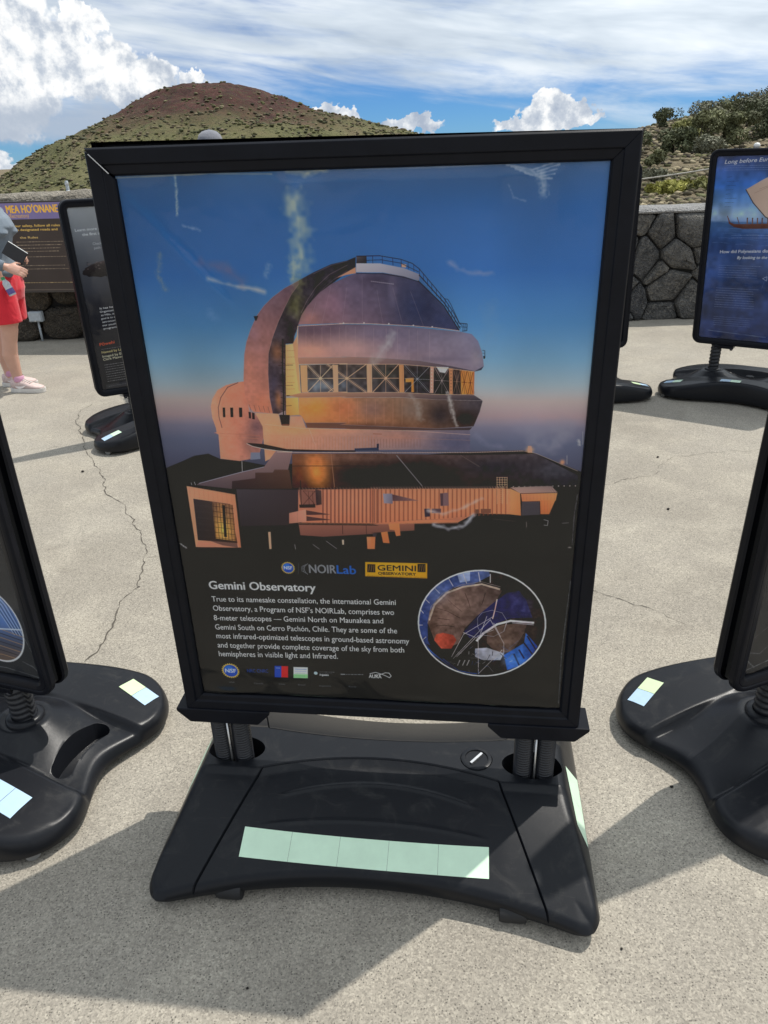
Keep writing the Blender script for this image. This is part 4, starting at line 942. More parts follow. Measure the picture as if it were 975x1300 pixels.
('Q',[(241.9,381.0),(297.2,382.1),(301.6,402.6),(321.1,402.5),(325.0,386.6),(351.9,386.4),(360.0,407.4),(457.7,409.1),(552.3,410.6),(739.5,409.8),(741.2,412.5),(742.2,445.6),(613.3,445.6),(474.7,447.5),(309.7,450.3),(253.8,471.0),(255.4,423.7),(256.5,405.7)],(240,180,146),(120,108,120),(232,168,134),(92,92,112),1.0),
('C',[(241.9,381.0),(297.2,382.1),(301.6,402.6),(321.1,402.5),(325.0,386.6),(351.9,386.4),(360.0,407.4),(457.7,409.1),(552.3,410.6),(739.5,409.8),(741.2,412.5),(742.2,445.6),(613.3,445.6),(474.7,447.5),(309.7,450.3),(253.8,471.0),(255.4,423.7),(256.5,405.7)]),
('S',(284.6,399.6),24.3,13.3,(244,180,140),0.6),
('S',(333.6,411.8),57.7,8.9,(252,186,134),0.6),
('S',(286.2,442.2),19.6,19.1,(214,150,122),0.5),
('S',(448.6,410.6),56.8,7.4,(240,176,140),0.4),
('S',(573.3,422.1),55.5,12.0,(190,136,116),0.5),
('S',(704.0,432.5),44.7,16.0,(84,86,108),0.7),
('M',0.07,60,14),
('M',0.06,180,15),
('E',),
('L',[(305.3,426.2),(302.6,448.9)],0.75,(180,120,98),0.75),
('L',[(312.6,426.0),(309.9,448.8)],0.75,(180,120,98),0.75),
('L',[(319.9,425.8),(317.3,448.7)],0.75,(180,120,98),0.75),
('L',[(327.2,425.6),(324.6,448.6)],0.75,(180,120,98),0.75),
('L',[(334.5,425.4),(332.0,448.5)],0.75,(180,120,98),0.75),
('L',[(341.8,425.2),(339.3,448.4)],0.75,(180,120,98),0.75),
('L',[(349.1,425.1),(346.6,448.3)],0.75,(180,120,98),0.75),
('L',[(356.3,424.9),(353.9,448.2)],0.75,(180,120,98),0.75),
('L',[(363.6,424.7),(361.2,448.1)],0.75,(180,120,98),0.75),
('L',[(370.9,424.5),(368.5,448.0)],0.75,(180,120,98),0.75),
('L',[(378.1,424.3),(375.8,447.9)],0.75,(180,120,98),0.75),
('L',[(385.3,424.1),(383.1,447.9)],0.75,(180,120,98),0.75),
('L',[(392.6,423.9),(390.4,447.8)],0.75,(180,120,98),0.75),
('L',[(399.8,423.7),(397.7,447.7)],0.75,(180,120,98),0.75),
('L',[(407.0,423.5),(404.9,447.6)],0.75,(180,120,98),0.75),
('L',[(414.2,423.4),(412.2,447.5)],0.75,(180,120,98),0.75),
('L',[(421.4,423.2),(419.4,447.4)],0.75,(180,120,98),0.75),
('L',[(428.6,423.0),(426.7,447.3)],0.75,(180,120,98),0.75),
('L',[(435.8,422.8),(433.9,447.2)],0.75,(180,120,98),0.75),
('L',[(443.0,422.6),(441.1,447.1)],0.75,(180,120,98),0.75),
('L',[(450.1,422.4),(448.3,447.0)],0.75,(180,120,98),0.75),
('L',[(457.3,422.2),(455.6,447.0)],0.75,(180,120,98),0.75),
('L',[(464.4,422.0),(462.8,446.9)],0.75,(180,120,98),0.75),
('L',[(471.6,421.8),(470.0,446.8)],0.75,(180,120,98),0.75),
('L',[(478.7,421.7),(477.2,446.7)],0.75,(180,120,98),0.75),
('L',[(485.8,421.5),(484.3,446.6)],0.75,(180,120,98),0.75),
('L',[(493.0,421.3),(491.5,446.5)],0.75,(180,120,98),0.75),
('L',[(500.1,421.1),(498.7,446.4)],0.75,(180,120,98),0.75),
('L',[(507.2,420.9),(505.8,446.3)],0.75,(180,120,98),0.75),
('L',[(514.3,420.7),(513.0,446.2)],0.75,(180,120,98),0.75),
('L',[(521.4,420.5),(520.1,446.2)],0.75,(180,120,98),0.75),
('L',[(513.1,426.8),(512.3,442.8)],0.75,(120,88,84),0.8),
('L',[(520.3,426.7),(519.5,442.7)],0.75,(120,88,84),0.8),
('L',[(527.4,426.6),(526.7,442.6)],0.75,(120,88,84),0.8),
('L',[(534.5,426.5),(533.9,442.5)],0.75,(120,88,84),0.8),
('L',[(541.7,426.4),(541.0,442.5)],0.75,(120,88,84),0.8),
('L',[(548.8,426.4),(548.2,442.4)],0.75,(120,88,84),0.8),
('L',[(555.9,426.3),(555.4,442.3)],0.75,(120,88,84),0.8),
('L',[(563.0,426.2),(562.5,442.2)],0.75,(120,88,84),0.8),
('L',[(570.2,426.1),(569.7,442.1)],0.75,(120,88,84),0.8),
('L',[(577.3,426.0),(576.8,442.0)],0.75,(120,88,84),0.8),
('L',[(584.3,426.0),(583.9,441.9)],0.75,(120,88,84),0.8),
('L',[(591.4,425.9),(591.1,441.8)],0.75,(120,88,84),0.8),
('L',[(598.5,425.8),(598.2,441.8)],0.75,(120,88,84),0.8),
('L',[(605.6,425.7),(605.3,441.7)],0.75,(120,88,84),0.8),
('L',[(612.6,425.7),(612.4,441.6)],0.75,(120,88,84),0.8),
('L',[(619.7,425.6),(619.5,441.5)],0.75,(120,88,84),0.8),
('L',[(626.7,425.5),(626.6,441.4)],0.75,(120,88,84),0.8),
('L',[(262.4,401.4),(353.2,408.6),(531.3,409.8),(613.9,411.4),(741.4,417.2)],0.9,(250,206,176),0.8),
('L',[(259.6,421.5),(371.1,422.5),(530.7,421.5),(588.4,424.3),(741.7,427.4)],0.5,(190,136,114),0.7),
('P',[(303.5,401.0),(320.4,400.8),(320.1,403.8),(303.2,403.9)],'x',[(0.0,(120,84,72))],1.0),
('L',[(517.7,417.2),(537.0,417.7)],3,(150,104,90),0.7),
('L',[(366.8,407.8),(379.1,439.2)],0.6,(240,226,214),0.7),
('P',[(213.2,436.3),(252.4,438.1),(310.1,447.2),(397.6,448.4),(474.7,448.2),(474.5,450.9),(290.0,451.3),(251.1,447.2),(224.7,442.2)],'x',[(0.0,(58,44,44))],1.0),
('L',[(213.0,437.8),(227.1,442.9),(253.6,447.2),(290.0,450.9),(321.7,452.4)],1.5,(232,218,208),1.0),
('P',[(472.5,444.5),(529.8,442.3),(529.6,448.3),(472.2,449.0)],'x',[(0.0,(60,66,84))],1.0),
('P',[(525.4,435.7),(530.2,434.9),(529.8,443.0),(525.0,443.1)],'x',[(0.0,(50,54,68))],1.0),
('Q',[(282.7,450.6),(321.6,453.9),(308.0,486.1),(313.6,523.4),(161.3,526.1),(72.5,519.6),(80.6,515.4),(189.6,492.2),(248.8,481.9)],(150,128,130),(140,116,116),(86,76,82),(96,78,78),1.0),
('Q',[(165.3,510.8),(224.1,504.3),(225.7,493.2),(269.8,492.5),(274.6,486.6),(310.4,486.4),(313.6,523.4),(161.8,526.1)],(78,64,66),(92,70,64),(60,52,56),(74,58,54),1.0),
('L',[(285.0,452.1),(265.3,489.5)],0.4,(106,88,90),0.6),
('L',[(288.9,452.1),(270.3,489.4)],0.4,(106,88,90),0.6),
('L',[(292.8,452.0),(275.3,489.3)],0.4,(106,88,90),0.6),
('L',[(296.8,452.0),(280.2,489.2)],0.4,(106,88,90),0.6),
('L',[(300.7,451.9),(285.2,489.2)],0.4,(106,88,90),0.6),
('L',[(304.6,451.9),(290.2,489.1)],0.4,(106,88,90),0.6),
('L',[(308.6,451.8),(295.2,489.0)],0.4,(106,88,90),0.6),
('L',[(312.5,451.8),(300.2,488.9)],0.4,(106,88,90),0.6),
('L',[(316.4,451.7),(305.1,488.9)],0.4,(106,88,90),0.6),
('Q',[(321.4,455.5),(529.3,453.5),(729.4,454.5),(892.7,450.8),(990.4,489.4),(992.7,509.7),(507.4,519.9),(526.4,518.9),(313.7,522.6)],(120,86,72),(70,68,78),(66,48,42),(40,40,46),1.0),
('C',[(321.4,455.5),(529.3,453.5),(729.4,454.5),(892.7,450.8),(990.4,489.4),(992.7,509.7),(507.4,519.9),(526.4,518.9),(313.7,522.6)]),
('S',(379.1,490.8),24.6,27.5,(255,166,88),0.95),
('S',(376.4,467.7),29.2,13.1,(226,146,92),0.6),
('S',(334.2,495.4),12.9,23.7,(120,70,46),0.6),
('S',(473.8,462.6),57.6,7.6,(150,112,98),0.5),
('S',(481.3,497.0),58.2,19.5,(34,32,38),0.8),
('S',(602.4,486.5),102.3,25.0,(26,26,32),0.8),
('S',(795.2,475.4),79.6,16.3,(46,48,58),0.6),
('S',(934.6,481.4),39.2,16.2,(86,86,96),0.5),
('M',0.12,30,16),
('M',0.16,120,17),
('E',),
('L',[(320.9,460.1),(420.9,458.7)],0.4,(120,64,36),0.5),
('L',[(320.4,463.9),(420.6,462.5)],0.4,(120,64,36),0.5),
('L',[(320.0,467.7),(420.3,466.4)],0.4,(120,64,36),0.5),
('L',[(319.5,471.6),(420.0,470.2)],0.4,(120,64,36),0.5),
('L',[(319.1,475.5),(419.7,474.0)],0.4,(120,64,36),0.5),
('L',[(318.6,479.3),(419.4,477.9)],0.4,(120,64,36),0.5),
('L',[(318.2,483.2),(419.1,481.7)],0.4,(120,64,36),0.5),
('L',[(317.8,487.1),(418.7,485.6)],0.4,(120,64,36),0.5),
('L',[(317.3,491.0),(418.4,489.5)],0.4,(120,64,36),0.5),
('L',[(316.9,494.9),(418.1,493.3)],0.4,(120,64,36),0.5),
('L',[(316.4,498.8),(417.8,497.2)],0.4,(120,64,36),0.5),
('L',[(316.0,502.8),(417.5,501.1)],0.4,(120,64,36),0.5),
('L',[(315.5,506.7),(417.2,505.1)],0.4,(120,64,36),0.5),
('L',[(315.0,510.7),(416.9,509.0)],0.4,(120,64,36),0.5),
('L',[(314.6,514.7),(416.5,512.9)],0.4,(120,64,36),0.5),
('L',[(314.1,518.6),(416.2,516.9)],0.4,(120,64,36),0.5),
('L',[(423.5,456.4),(529.3,455.0)],0.4,(60,46,46),0.6),
('L',[(423.3,458.7),(529.2,457.3)],0.4,(60,46,46),0.6),
('L',[(423.2,461.0),(529.1,459.6)],0.4,(60,46,46),0.6),
('L',[(423.0,463.3),(529.0,461.8)],0.4,(60,46,46),0.6),
('L',[(422.8,465.6),(528.9,464.1)],0.4,(60,46,46),0.6),
('L',[(422.6,467.8),(528.8,466.4)],0.4,(60,46,46),0.6),
('L',[(422.4,470.1),(528.7,468.7)],0.4,(60,46,46),0.6),
('L',[(422.2,472.4),(528.6,470.9)],0.4,(60,46,46),0.6),
('L',[(422.1,474.7),(528.5,473.2)],0.4,(60,46,46),0.6),
('L',[(421.9,477.1),(528.4,475.5)],0.4,(60,46,46),0.6),
('L',[(415.4,455.8),(418.5,519.2)],1.6,(150,112,92),1.0),
('L',[(318.6,479.3),(528.3,477.0)],1.2,(40,34,36),1.0),
('L',[(571.3,456.6),(630.9,514.3)],1.8,(136,132,138),1.0),
('L',[(720.4,454.7),(765.2,475.8)],1.0,(104,92,90),1.0),
('L',[(631.0,506.8),(679.3,483.2)],0.5,(84,84,92),0.6),
('L',[(284.9,452.9),(358.3,453.5),(529.4,451.3),(541.7,452.1),(742.3,449.6),(862.9,445.6)],1.8,(196,168,156),1.0),
('L',[(510.9,449.3),(512.8,454.1)],0.9,(84,70,72),0.8),
('L',[(516.9,449.2),(518.7,454.1)],0.9,(84,70,72),0.8),
('L',[(522.8,449.1),(524.6,454.0)],0.9,(84,70,72),0.8),
('L',[(528.7,449.1),(530.5,453.9)],0.9,(84,70,72),0.8),
('L',[(534.6,449.0),(536.5,453.8)],0.9,(84,70,72),0.8),
('L',[(540.5,448.9),(542.4,453.8)],0.9,(84,70,72),0.8),
('L',[(546.4,448.8),(548.3,453.7)],0.9,(84,70,72),0.8),
('L',[(552.3,448.8),(554.2,453.6)],0.9,(84,70,72),0.8),
('L',[(558.2,448.7),(560.1,453.5)],0.9,(84,70,72),0.8),
('L',[(564.1,448.6),(566.0,453.4)],0.9,(84,70,72),0.8),
('L',[(570.0,448.5),(571.9,453.4)],0.9,(84,70,72),0.8),
('L',[(575.9,448.5),(577.8,453.3)],0.9,(84,70,72),0.8),
('L',[(581.7,448.4),(583.6,453.2)],0.9,(84,70,72),0.8),
('L',[(587.6,448.3),(589.5,453.1)],0.9,(84,70,72),0.8),
('L',[(593.5,448.3),(595.4,453.1)],0.9,(84,70,72),0.8),
('L',[(599.3,448.2),(601.2,453.0)],0.9,(84,70,72),0.8),
('L',[(605.2,448.1),(607.1,452.9)],0.9,(84,70,72),0.8),
('L',[(611.0,448.0),(613.0,452.8)],0.9,(84,70,72),0.8),
('L',[(616.9,448.0),(618.8,452.8)],0.9,(84,70,72),0.8),
('L',[(622.7,447.9),(624.7,452.7)],0.9,(84,70,72),0.8),
('L',[(628.5,447.8),(630.5,452.6)],0.9,(84,70,72),0.8),
('L',[(634.4,447.7),(636.3,452.5)],0.9,(84,70,72),0.8),
('L',[(640.2,447.7),(642.2,452.5)],0.9,(84,70,72),0.8),
('L',[(646.0,447.6),(648.0,452.4)],0.9,(84,70,72),0.8),
('L',[(651.8,447.5),(653.8,452.3)],0.9,(84,70,72),0.8),
('L',[(657.6,447.4),(659.6,452.2)],0.9,(84,70,72),0.8),
('L',[(663.4,447.4),(665.4,452.2)],0.9,(84,70,72),0.8),
('L',[(669.2,447.3),(671.3,452.1)],0.9,(84,70,72),0.8),
('L',[(675.0,447.2),(677.1,452.0)],0.9,(84,70,72),0.8),
('L',[(680.8,447.1),(682.9,451.9)],0.9,(84,70,72),0.8),
('L',[(686.6,447.1),(688.6,451.9)],0.9,(84,70,72),0.8),
('L',[(692.4,447.0),(694.4,451.8)],0.9,(84,70,72),0.8),
('L',[(698.1,446.9),(700.2,451.7)],0.9,(84,70,72),0.8),
('L',[(703.9,446.9),(706.0,451.6)],0.9,(84,70,72),0.8),
('L',[(709.7,446.8),(711.8,451.6)],0.9,(84,70,72),0.8),
('L',[(715.4,446.7),(717.5,451.5)],0.9,(84,70,72),0.8),
('L',[(721.2,446.6),(723.3,451.4)],0.9,(84,70,72),0.8),
('L',[(727.0,446.6),(729.1,451.3)],0.9,(84,70,72),0.8),
('L',[(732.7,446.5),(734.8,451.3)],0.9,(84,70,72),0.8),
('L',[(738.4,446.4),(740.6,451.2)],0.9,(84,70,72),0.8),
('L',[(744.2,446.3),(746.3,451.1)],0.9,(84,70,72),0.8),
('L',[(749.9,446.3),(752.1,451.0)],0.9,(84,70,72),0.8),
('L',[(755.6,446.2),(757.8,451.0)],0.9,(84,70,72),0.8),
('L',[(761.4,446.1),(763.5,450.9)],0.9,(84,70,72),0.8),
('L',[(767.1,446.1),(769.2,450.8)],0.9,(84,70,72),0.8),
('L',[(772.8,446.0),(775.0,450.7)],0.9,(84,70,72),0.8),
('L',[(778.5,445.9),(780.7,450.7)],0.9,(84,70,72),0.8),
('L',[(784.2,445.8),(786.4,450.6)],0.9,(84,70,72),0.8),
('L',[(789.9,445.8),(792.1,450.5)],0.9,(84,70,72),0.8),
('L',[(795.6,445.7),(797.8,450.4)],0.9,(84,70,72),0.8),
('L',[(801.3,445.6),(803.5,450.4)],0.9,(84,70,72),0.8),
('L',[(807.0,445.6),(809.2,450.3)],0.9,(84,70,72),0.8),
('L',[(812.7,445.5),(814.9,450.2)],0.9,(84,70,72),0.8),
('L',[(818.3,445.4),(820.6,450.1)],0.9,(84,70,72),0.8),
('L',[(824.0,445.3),(826.3,450.1)],0.9,(84,70,72),0.8),
('L',[(829.7,445.3),(831.9,450.0)],0.9,(84,70,72),0.8),
('L',[(835.3,445.2),(837.6,449.9)],0.9,(84,70,72),0.8),
('L',[(841.0,445.1),(843.3,449.8)],0.9,(84,70,72),0.8),
('L',[(846.7,445.0),(848.9,449.8)],0.9,(84,70,72),0.8),
('L',[(852.3,445.0),(854.6,449.7)],0.9,(84,70,72),0.8),
('L',[(862.9,445.6),(892.7,450.0),(989.5,481.3)],1.0,(190,170,160),1.0),
('L',[(80.4,516.2),(189.5,493.0),(248.8,481.9)],1.2,(170,172,190),1.0),
('L',[(68.5,513.6),(70.5,519.6)],1.4,(180,180,186),1.0),
('L',[(60.0,515.0),(61.1,519.8)],1.2,(170,170,176),1.0),
('L',[(174.1,525.9),(331.0,524.7)],1.4,(56,50,54),1.0),
('L',[(328.6,523.2),(526.4,520.1),(507.3,520.3),(837.5,514.9)],1.2,(90,70,66),1.0),
('L',[(507.5,517.3),(509.9,521.5)],1.0,(214,180,164),0.9),
('L',[(514.0,517.2),(516.5,521.4)],1.0,(214,180,164),0.9),
('L',[(520.6,517.1),(523.0,521.3)],1.0,(214,180,164),0.9),
('L',[(527.1,517.0),(529.5,521.2)],1.0,(214,180,164),0.9),
('L',[(533.6,516.9),(536.1,521.1)],1.0,(214,180,164),0.9),
('L',[(540.1,516.8),(542.6,521.0)],1.0,(214,180,164),0.9),
('L',[(546.6,516.6),(549.1,520.8)],1.0,(214,180,164),0.9),
('L',[(553.1,516.5),(555.6,520.7)],1.0,(214,180,164),0.9),
('L',[(559.6,516.4),(562.1,520.6)],1.0,(214,180,164),0.9),
('L',[(566.1,516.3),(568.6,520.5)],1.0,(214,180,164),0.9),
('L',[(572.6,516.2),(575.1,520.4)],1.0,(214,180,164),0.9),
('L',[(579.1,516.1),(581.6,520.3)],1.0,(214,180,164),0.9),
('L',[(585.6,516.0),(588.1,520.1)],1.0,(214,180,164),0.9),
('L',[(592.0,515.9),(594.5,520.0)],1.0,(214,180,164),0.9),
('L',[(598.5,515.7),(601.0,519.9)],1.0,(214,180,164),0.9),
('L',[(604.9,515.6),(607.5,519.8)],1.0,(214,180,164),0.9),
('L',[(611.4,515.5),(613.9,519.7)],1.0,(214,180,164),0.9),
('L',[(617.8,515.4),(620.4,519.6)],1.0,(214,180,164),0.9),
('L',[(624.3,515.3),(626.8,519.5)],1.0,(214,180,164),0.9),
('L',[(630.7,515.2),(633.3,519.3)],1.0,(214,180,164),0.9),
('L',[(637.1,515.1),(639.7,519.2)],1.0,(214,180,164),0.9),
('L',[(643.6,515.0),(646.1,519.1)],1.0,(214,180,164),0.9),
('L',[(650.0,514.8),(652.5,519.0)],1.0,(214,180,164),0.9),
('L',[(656.4,514.7),(659.0,518.9)],1.0,(214,180,164),0.9),
('L',[(662.8,514.6),(665.4,518.8)],1.0,(214,180,164),0.9),
('L',[(669.2,514.5),(671.8,518.7)],1.0,(214,180,164),0.9),
('L',[(675.6,514.4),(678.2,518.5)],1.0,(214,180,164),0.9),
('L',[(682.0,514.3),(684.6,518.4)],1.0,(214,180,164),0.9),
('L',[(688.3,514.2),(690.9,518.3)],1.0,(214,180,164),0.9),
('L',[(694.7,514.1),(697.3,518.2)],1.0,(214,180,164),0.9),
('L',[(701.1,514.0),(703.7,518.1)],1.0,(214,180,164),0.9),
('L',[(707.4,513.8),(710.1,518.0)],1.0,(214,180,164),0.9),
('L',[(713.8,513.7),(716.4,517.9)],1.0,(214,180,164),0.9),
('L',[(720.1,513.6),(722.8,517.8)],1.0,(214,180,164),0.9),
('L',[(726.5,513.5),(729.1,517.6)],1.0,(214,180,164),0.9),
('L',[(732.8,513.4),(735.5,517.5)],1.0,(214,180,164),0.9),
('L',[(739.2,513.3),(741.8,517.4)],1.0,(214,180,164),0.9),
('L',[(745.5,513.2),(748.2,517.3)],1.0,(214,180,164),0.9),
('L',[(751.8,513.1),(754.5,517.2)],1.0,(214,180,164),0.9),
('L',[(758.1,513.0),(760.8,517.1)],1.0,(214,180,164),0.9),
('L',[(764.4,512.8),(767.1,517.0)],1.0,(214,180,164),0.9),
('L',[(770.7,512.7),(773.4,516.9)],1.0,(214,180,164),0.9),
('L',[(777.0,512.6),(779.7,516.7)],1.0,(214,180,164),0.9),
('L',[(783.3,512.5),(786.0,516.6)],1.0,(214,180,164),0.9),
('L',[(789.6,512.4),(792.3,516.5)],1.0,(214,180,164),0.9),
('L',[(795.9,512.3),(798.6,516.4)],1.0,(214,180,164),0.9),
('L',[(802.2,512.2),(804.9,516.3)],1.0,(214,180,164),0.9),
('L',[(808.4,512.1),(811.2,516.2)],1.0,(214,180,164),0.9),
('L',[(814.7,512.0),(817.5,516.1)],1.0,(214,180,164),0.9),
('L',[(821.0,511.9),(823.7,516.0)],1.0,(214,180,164),0.9),
('L',[(331.4,521.1),(333.4,525.1)],0.9,(150,118,108),0.9),
('L',[(339.1,521.0),(341.2,524.9)],0.9,(150,118,108),0.9),
('L',[(346.9,520.8),(349.0,524.8)],0.9,(150,118,108),0.9),
('L',[(354.6,520.7),(356.7,524.6)],0.9,(150,118,108),0.9),
('L',[(362.3,520.6),(364.4,524.5)],0.9,(150,118,108),0.9),
('L',[(370.1,520.4),(372.2,524.4)],0.9,(150,118,108),0.9),
('L',[(377.8,520.3),(379.9,524.2)],0.9,(150,118,108),0.9),
('L',[(385.5,520.2),(387.6,524.1)],0.9,(150,118,108),0.9),
('L',[(393.2,520.0),(395.3,524.0)],0.9,(150,118,108),0.9),
('L',[(400.9,519.9),(403.0,523.8)],0.9,(150,118,108),0.9),
('L',[(408.6,519.8),(410.7,523.7)],0.9,(150,118,108),0.9),
('L',[(416.2,519.6),(418.4,523.5)],0.9,(150,118,108),0.9),
('L',[(423.9,519.5),(426.1,523.4)],0.9,(150,118,108),0.9),
('L',[(431.6,519.4),(433.7,523.3)],0.9,(150,118,108),0.9),
('L',[(439.2,519.2),(441.4,523.1)],0.9,(150,118,108),0.9),
('L',[(446.9,519.1),(449.0,523.0)],0.9,(150,118,108),0.9),
('L',[(454.5,519.0),(456.7,522.9)],0.9,(150,118,108),0.9),
('L',[(462.1,518.8),(464.3,522.7)],0.9,(150,118,108),0.9),
('L',[(469.7,518.7),(471.9,522.6)],0.9,(150,118,108),0.9),
('L',[(477.3,518.6),(479.6,522.5)],0.9,(150,118,108),0.9),
('L',[(484.9,518.4),(487.2,522.3)],0.9,(150,118,108),0.9),
('L',[(492.5,518.3),(494.8,522.2)],0.9,(150,118,108),0.9),
('L',[(500.1,518.2),(502.4,522.1)],0.9,(150,118,108),0.9),
('L',[(507.7,518.0),(509.9,521.9)],0.9,(150,118,108),0.9),
('L',[(515.3,517.9),(517.5,521.8)],0.9,(150,118,108),0.9),
('L',[(522.8,517.8),(525.1,521.7)],0.9,(150,118,108),0.9),
('O',(844.9,512.3),1.2,(206,190,186)),
('O',(858.0,512.0),1.2,(206,190,186)),
('O',(871.0,511.7),1.2,(206,190,186)),
('O',(884.0,511.3),1.2,(206,190,186)),
('O',(897.0,511.0),1.2,(206,190,186)),
('O',(909.9,510.7),1.2,(206,190,186)),
('O',(922.9,510.4),1.2,(206,190,186)),
('O',(935.8,510.1),1.2,(206,190,186)),
('O',(948.7,509.8),1.2,(206,190,186)),
('O',(961.5,509.5),1.2,(206,190,186)),
('O',(974.4,509.2),1.2,(206,190,186)),
('O',(987.2,508.9),1.2,(206,190,186)),
('Q',[(172.9,526.7),(330.9,525.5),(321.8,585.1),(300.2,573.1),(297.3,598.1),(172.2,602.6)],(76,70,76),(70,62,66),(60,56,60),(64,56,58),1.0),
('P',[(200.8,603.7),(323.1,596.7),(321.5,639.9),(196.1,635.3)],'x',[(0.0,(50,45,48))],1.0),
('Q',[(328.4,525.5),(526.3,520.8),(507.3,521.6),(808.2,516.2),(837.6,516.6),(840.5,566.3),(758.0,565.5),(716.7,584.7),(503.7,592.1),(523.3,590.5),(329.7,592.4),(321.9,584.2)],(206,142,118),(232,160,122),(200,132,106),(226,148,108),1.0),
('C',[(328.4,525.5),(526.3,520.8),(507.3,521.6),(808.2,516.2),(837.6,516.6),(840.5,566.3),(758.0,565.5),(716.7,584.7),(503.7,592.1),(523.3,590.5),(329.7,592.4),(321.9,584.2)]),
('S',(358.8,546.7),30.1,24.4,(150,104,92),0.5),
('S',(453.2,552.9),59.5,24.4,(232,166,134),0.4),
('S',(611.6,553.9),78.6,21.7,(226,152,116),0.4),
('S',(727.1,577.5),46.8,10.4,(160,112,96),0.6),
('M',0.05,60,18),
('E',),
('P',[(387.9,523.7),(391.9,523.6),(385.8,591.9),(381.7,592.0)],'x',[(0.0,(118,78,70))],0.78),
('L',[(393.8,524.4),(387.9,591.0)],0.6,(248,190,156),0.6),
('P',[(397.6,523.5),(401.6,523.5),(395.8,591.7),(391.7,591.8)],'x',[(0.0,(118,78,70))],0.78),
('L',[(403.5,524.2),(397.9,590.8)],0.6,(248,190,156),0.6),
('P',[(407.4,523.3),(411.3,523.3),(405.7,591.5),(401.7,591.6)],'x',[(0.0,(118,78,70))],0.78),
('L',[(413.3,524.0),(407.8,590.6)],0.6,(248,190,156),0.6),
('P',[(417.1,523.2),(421.1,523.1),(415.7,591.3),(411.6,591.3)],'x',[(0.0,(118,78,70))],0.78),
('L',[(423.0,523.9),(417.8,590.4)],0.6,(248,190,156),0.6),
('P',[(426.8,523.0),(430.8,522.9),(425.6,591.0),(421.5,591.1)],'x',[(0.0,(118,78,70))],0.78),
('L',[(432.7,523.7),(427.7,590.2)],0.6,(248,190,156),0.6),
('P',[(436.5,522.8),(440.4,522.8),(435.5,590.8),(431.4,590.9)],'x',[(0.0,(118,78,70))],0.78),
('L',[(442.4,523.5),(437.6,589.9)],0.6,(248,190,156),0.6),
('P',[(446.2,522.7),(450.1,522.6),(445.4,590.6),(441.3,590.7)],'x',[(0.0,(118,78,70))],0.78),
('L',[(452.0,523.3),(447.5,589.7)],0.6,(248,190,156),0.6),
('P',[(455.8,522.5),(459.8,522.4),(455.3,590.4),(451.2,590.5)],'x',[(0.0,(118,78,70))],0.78),
('L',[(461.7,523.2),(457.3,589.5)],0.6,(248,190,156),0.6),
('P',[(465.5,522.3),(469.4,522.2),(465.1,590.1),(461.1,590.2)],'x',[(0.0,(118,78,70))],0.78),
('L',[(471.3,523.0),(467.2,589.3)],0.6,(248,190,156),0.6),
('P',[(475.1,522.1),(479.0,522.1),(475.0,589.9),(471.0,590.0)],'x',[(0.0,(118,78,70))],0.78),
('L',[(481.0,522.8),(477.0,589.0)],0.6,(248,190,156),0.6),
('P',[(484.7,522.0),(488.7,521.9),(484.8,589.7),(480.8,589.8)],'x',[(0.0,(118,78,70))],0.78),
('L',[(490.6,522.7),(486.9,588.8)],0.6,(248,190,156),0.6),
('P',[(494.4,521.8),(498.3,521.7),(494.6,589.5),(490.6,589.6)],'x',[(0.0,(118,78,70))],0.78),
('L',[(500.2,522.5),(496.7,588.6)],0.6,(248,190,156),0.6),
('P',[(504.0,521.6),(507.9,521.6),(504.5,589.3),(500.5,589.3)],'x',[(0.0,(118,78,70))],0.78),
('L',[(509.8,522.3),(506.5,588.4)],0.6,(248,190,156),0.6),
('P',[(513.5,521.5),(517.4,521.4),(514.3,589.0),(510.3,589.1)],'x',[(0.0,(118,78,70))],0.78),
('L',[(519.4,522.1),(516.3,588.2)],0.6,(248,190,156),0.6),
('P',[(523.1,521.3),(527.0,521.2),(524.0,588.8),(520.0,588.9)],'x',[(0.0,(118,78,70))],0.78),
('L',[(528.9,522.0),(526.1,588.0)],0.6,(248,190,156),0.6),
('P',[(509.4,522.0),(513.1,521.9),(509.7,590.2),(506.0,590.3)],'x',[(0.0,(128,82,68))],0.72),
('L',[(515.2,522.3),(512.0,588.8)],0.6,(250,186,146),0.6),
('P',[(520.1,521.8),(523.8,521.7),(520.8,589.4),(517.0,589.5)],'x',[(0.0,(128,82,68))],0.72),
('L',[(525.9,522.1),(523.0,588.0)],0.6,(250,186,146),0.6),
('P',[(530.9,521.6),(534.6,521.5),(531.8,588.6),(528.0,588.7)],'x',[(0.0,(128,82,68))],0.72),
('L',[(536.7,521.9),(534.0,587.2)],0.6,(250,186,146),0.6),
('P',[(541.6,521.4),(545.3,521.3),(542.8,587.8),(539.0,587.8)],'x',[(0.0,(128,82,68))],0.72),
('L',[(547.4,521.7),(545.0,586.4)],0.6,(250,186,146),0.6),
('P',[(552.3,521.2),(556.0,521.1),(553.8,586.9),(550.0,587.0)],'x',[(0.0,(128,82,68))],0.72),
('L',[(558.1,521.5),(555.9,585.6)],0.6,(250,186,146),0.6),
('P',[(563.0,521.0),(566.7,520.9),(564.7,586.1),(561.0,586.2)],'x',[(0.0,(128,82,68))],0.72),
('L',[(568.8,521.3),(566.9,584.7)],0.6,(250,186,146),0.6),
('P',[(573.7,520.8),(577.4,520.8),(575.6,585.3),(571.9,585.4)],'x',[(0.0,(128,82,68))],0.72),
('L',[(579.5,521.1),(577.8,583.9)],0.6,(250,186,146),0.6),
('P',[(584.4,520.6),(588.1,520.6),(586.5,584.5),(582.8,584.6)],'x',[(0.0,(128,82,68))],0.72),
('L',[(590.1,521.0),(588.7,583.1)],0.6,(250,186,146),0.6),
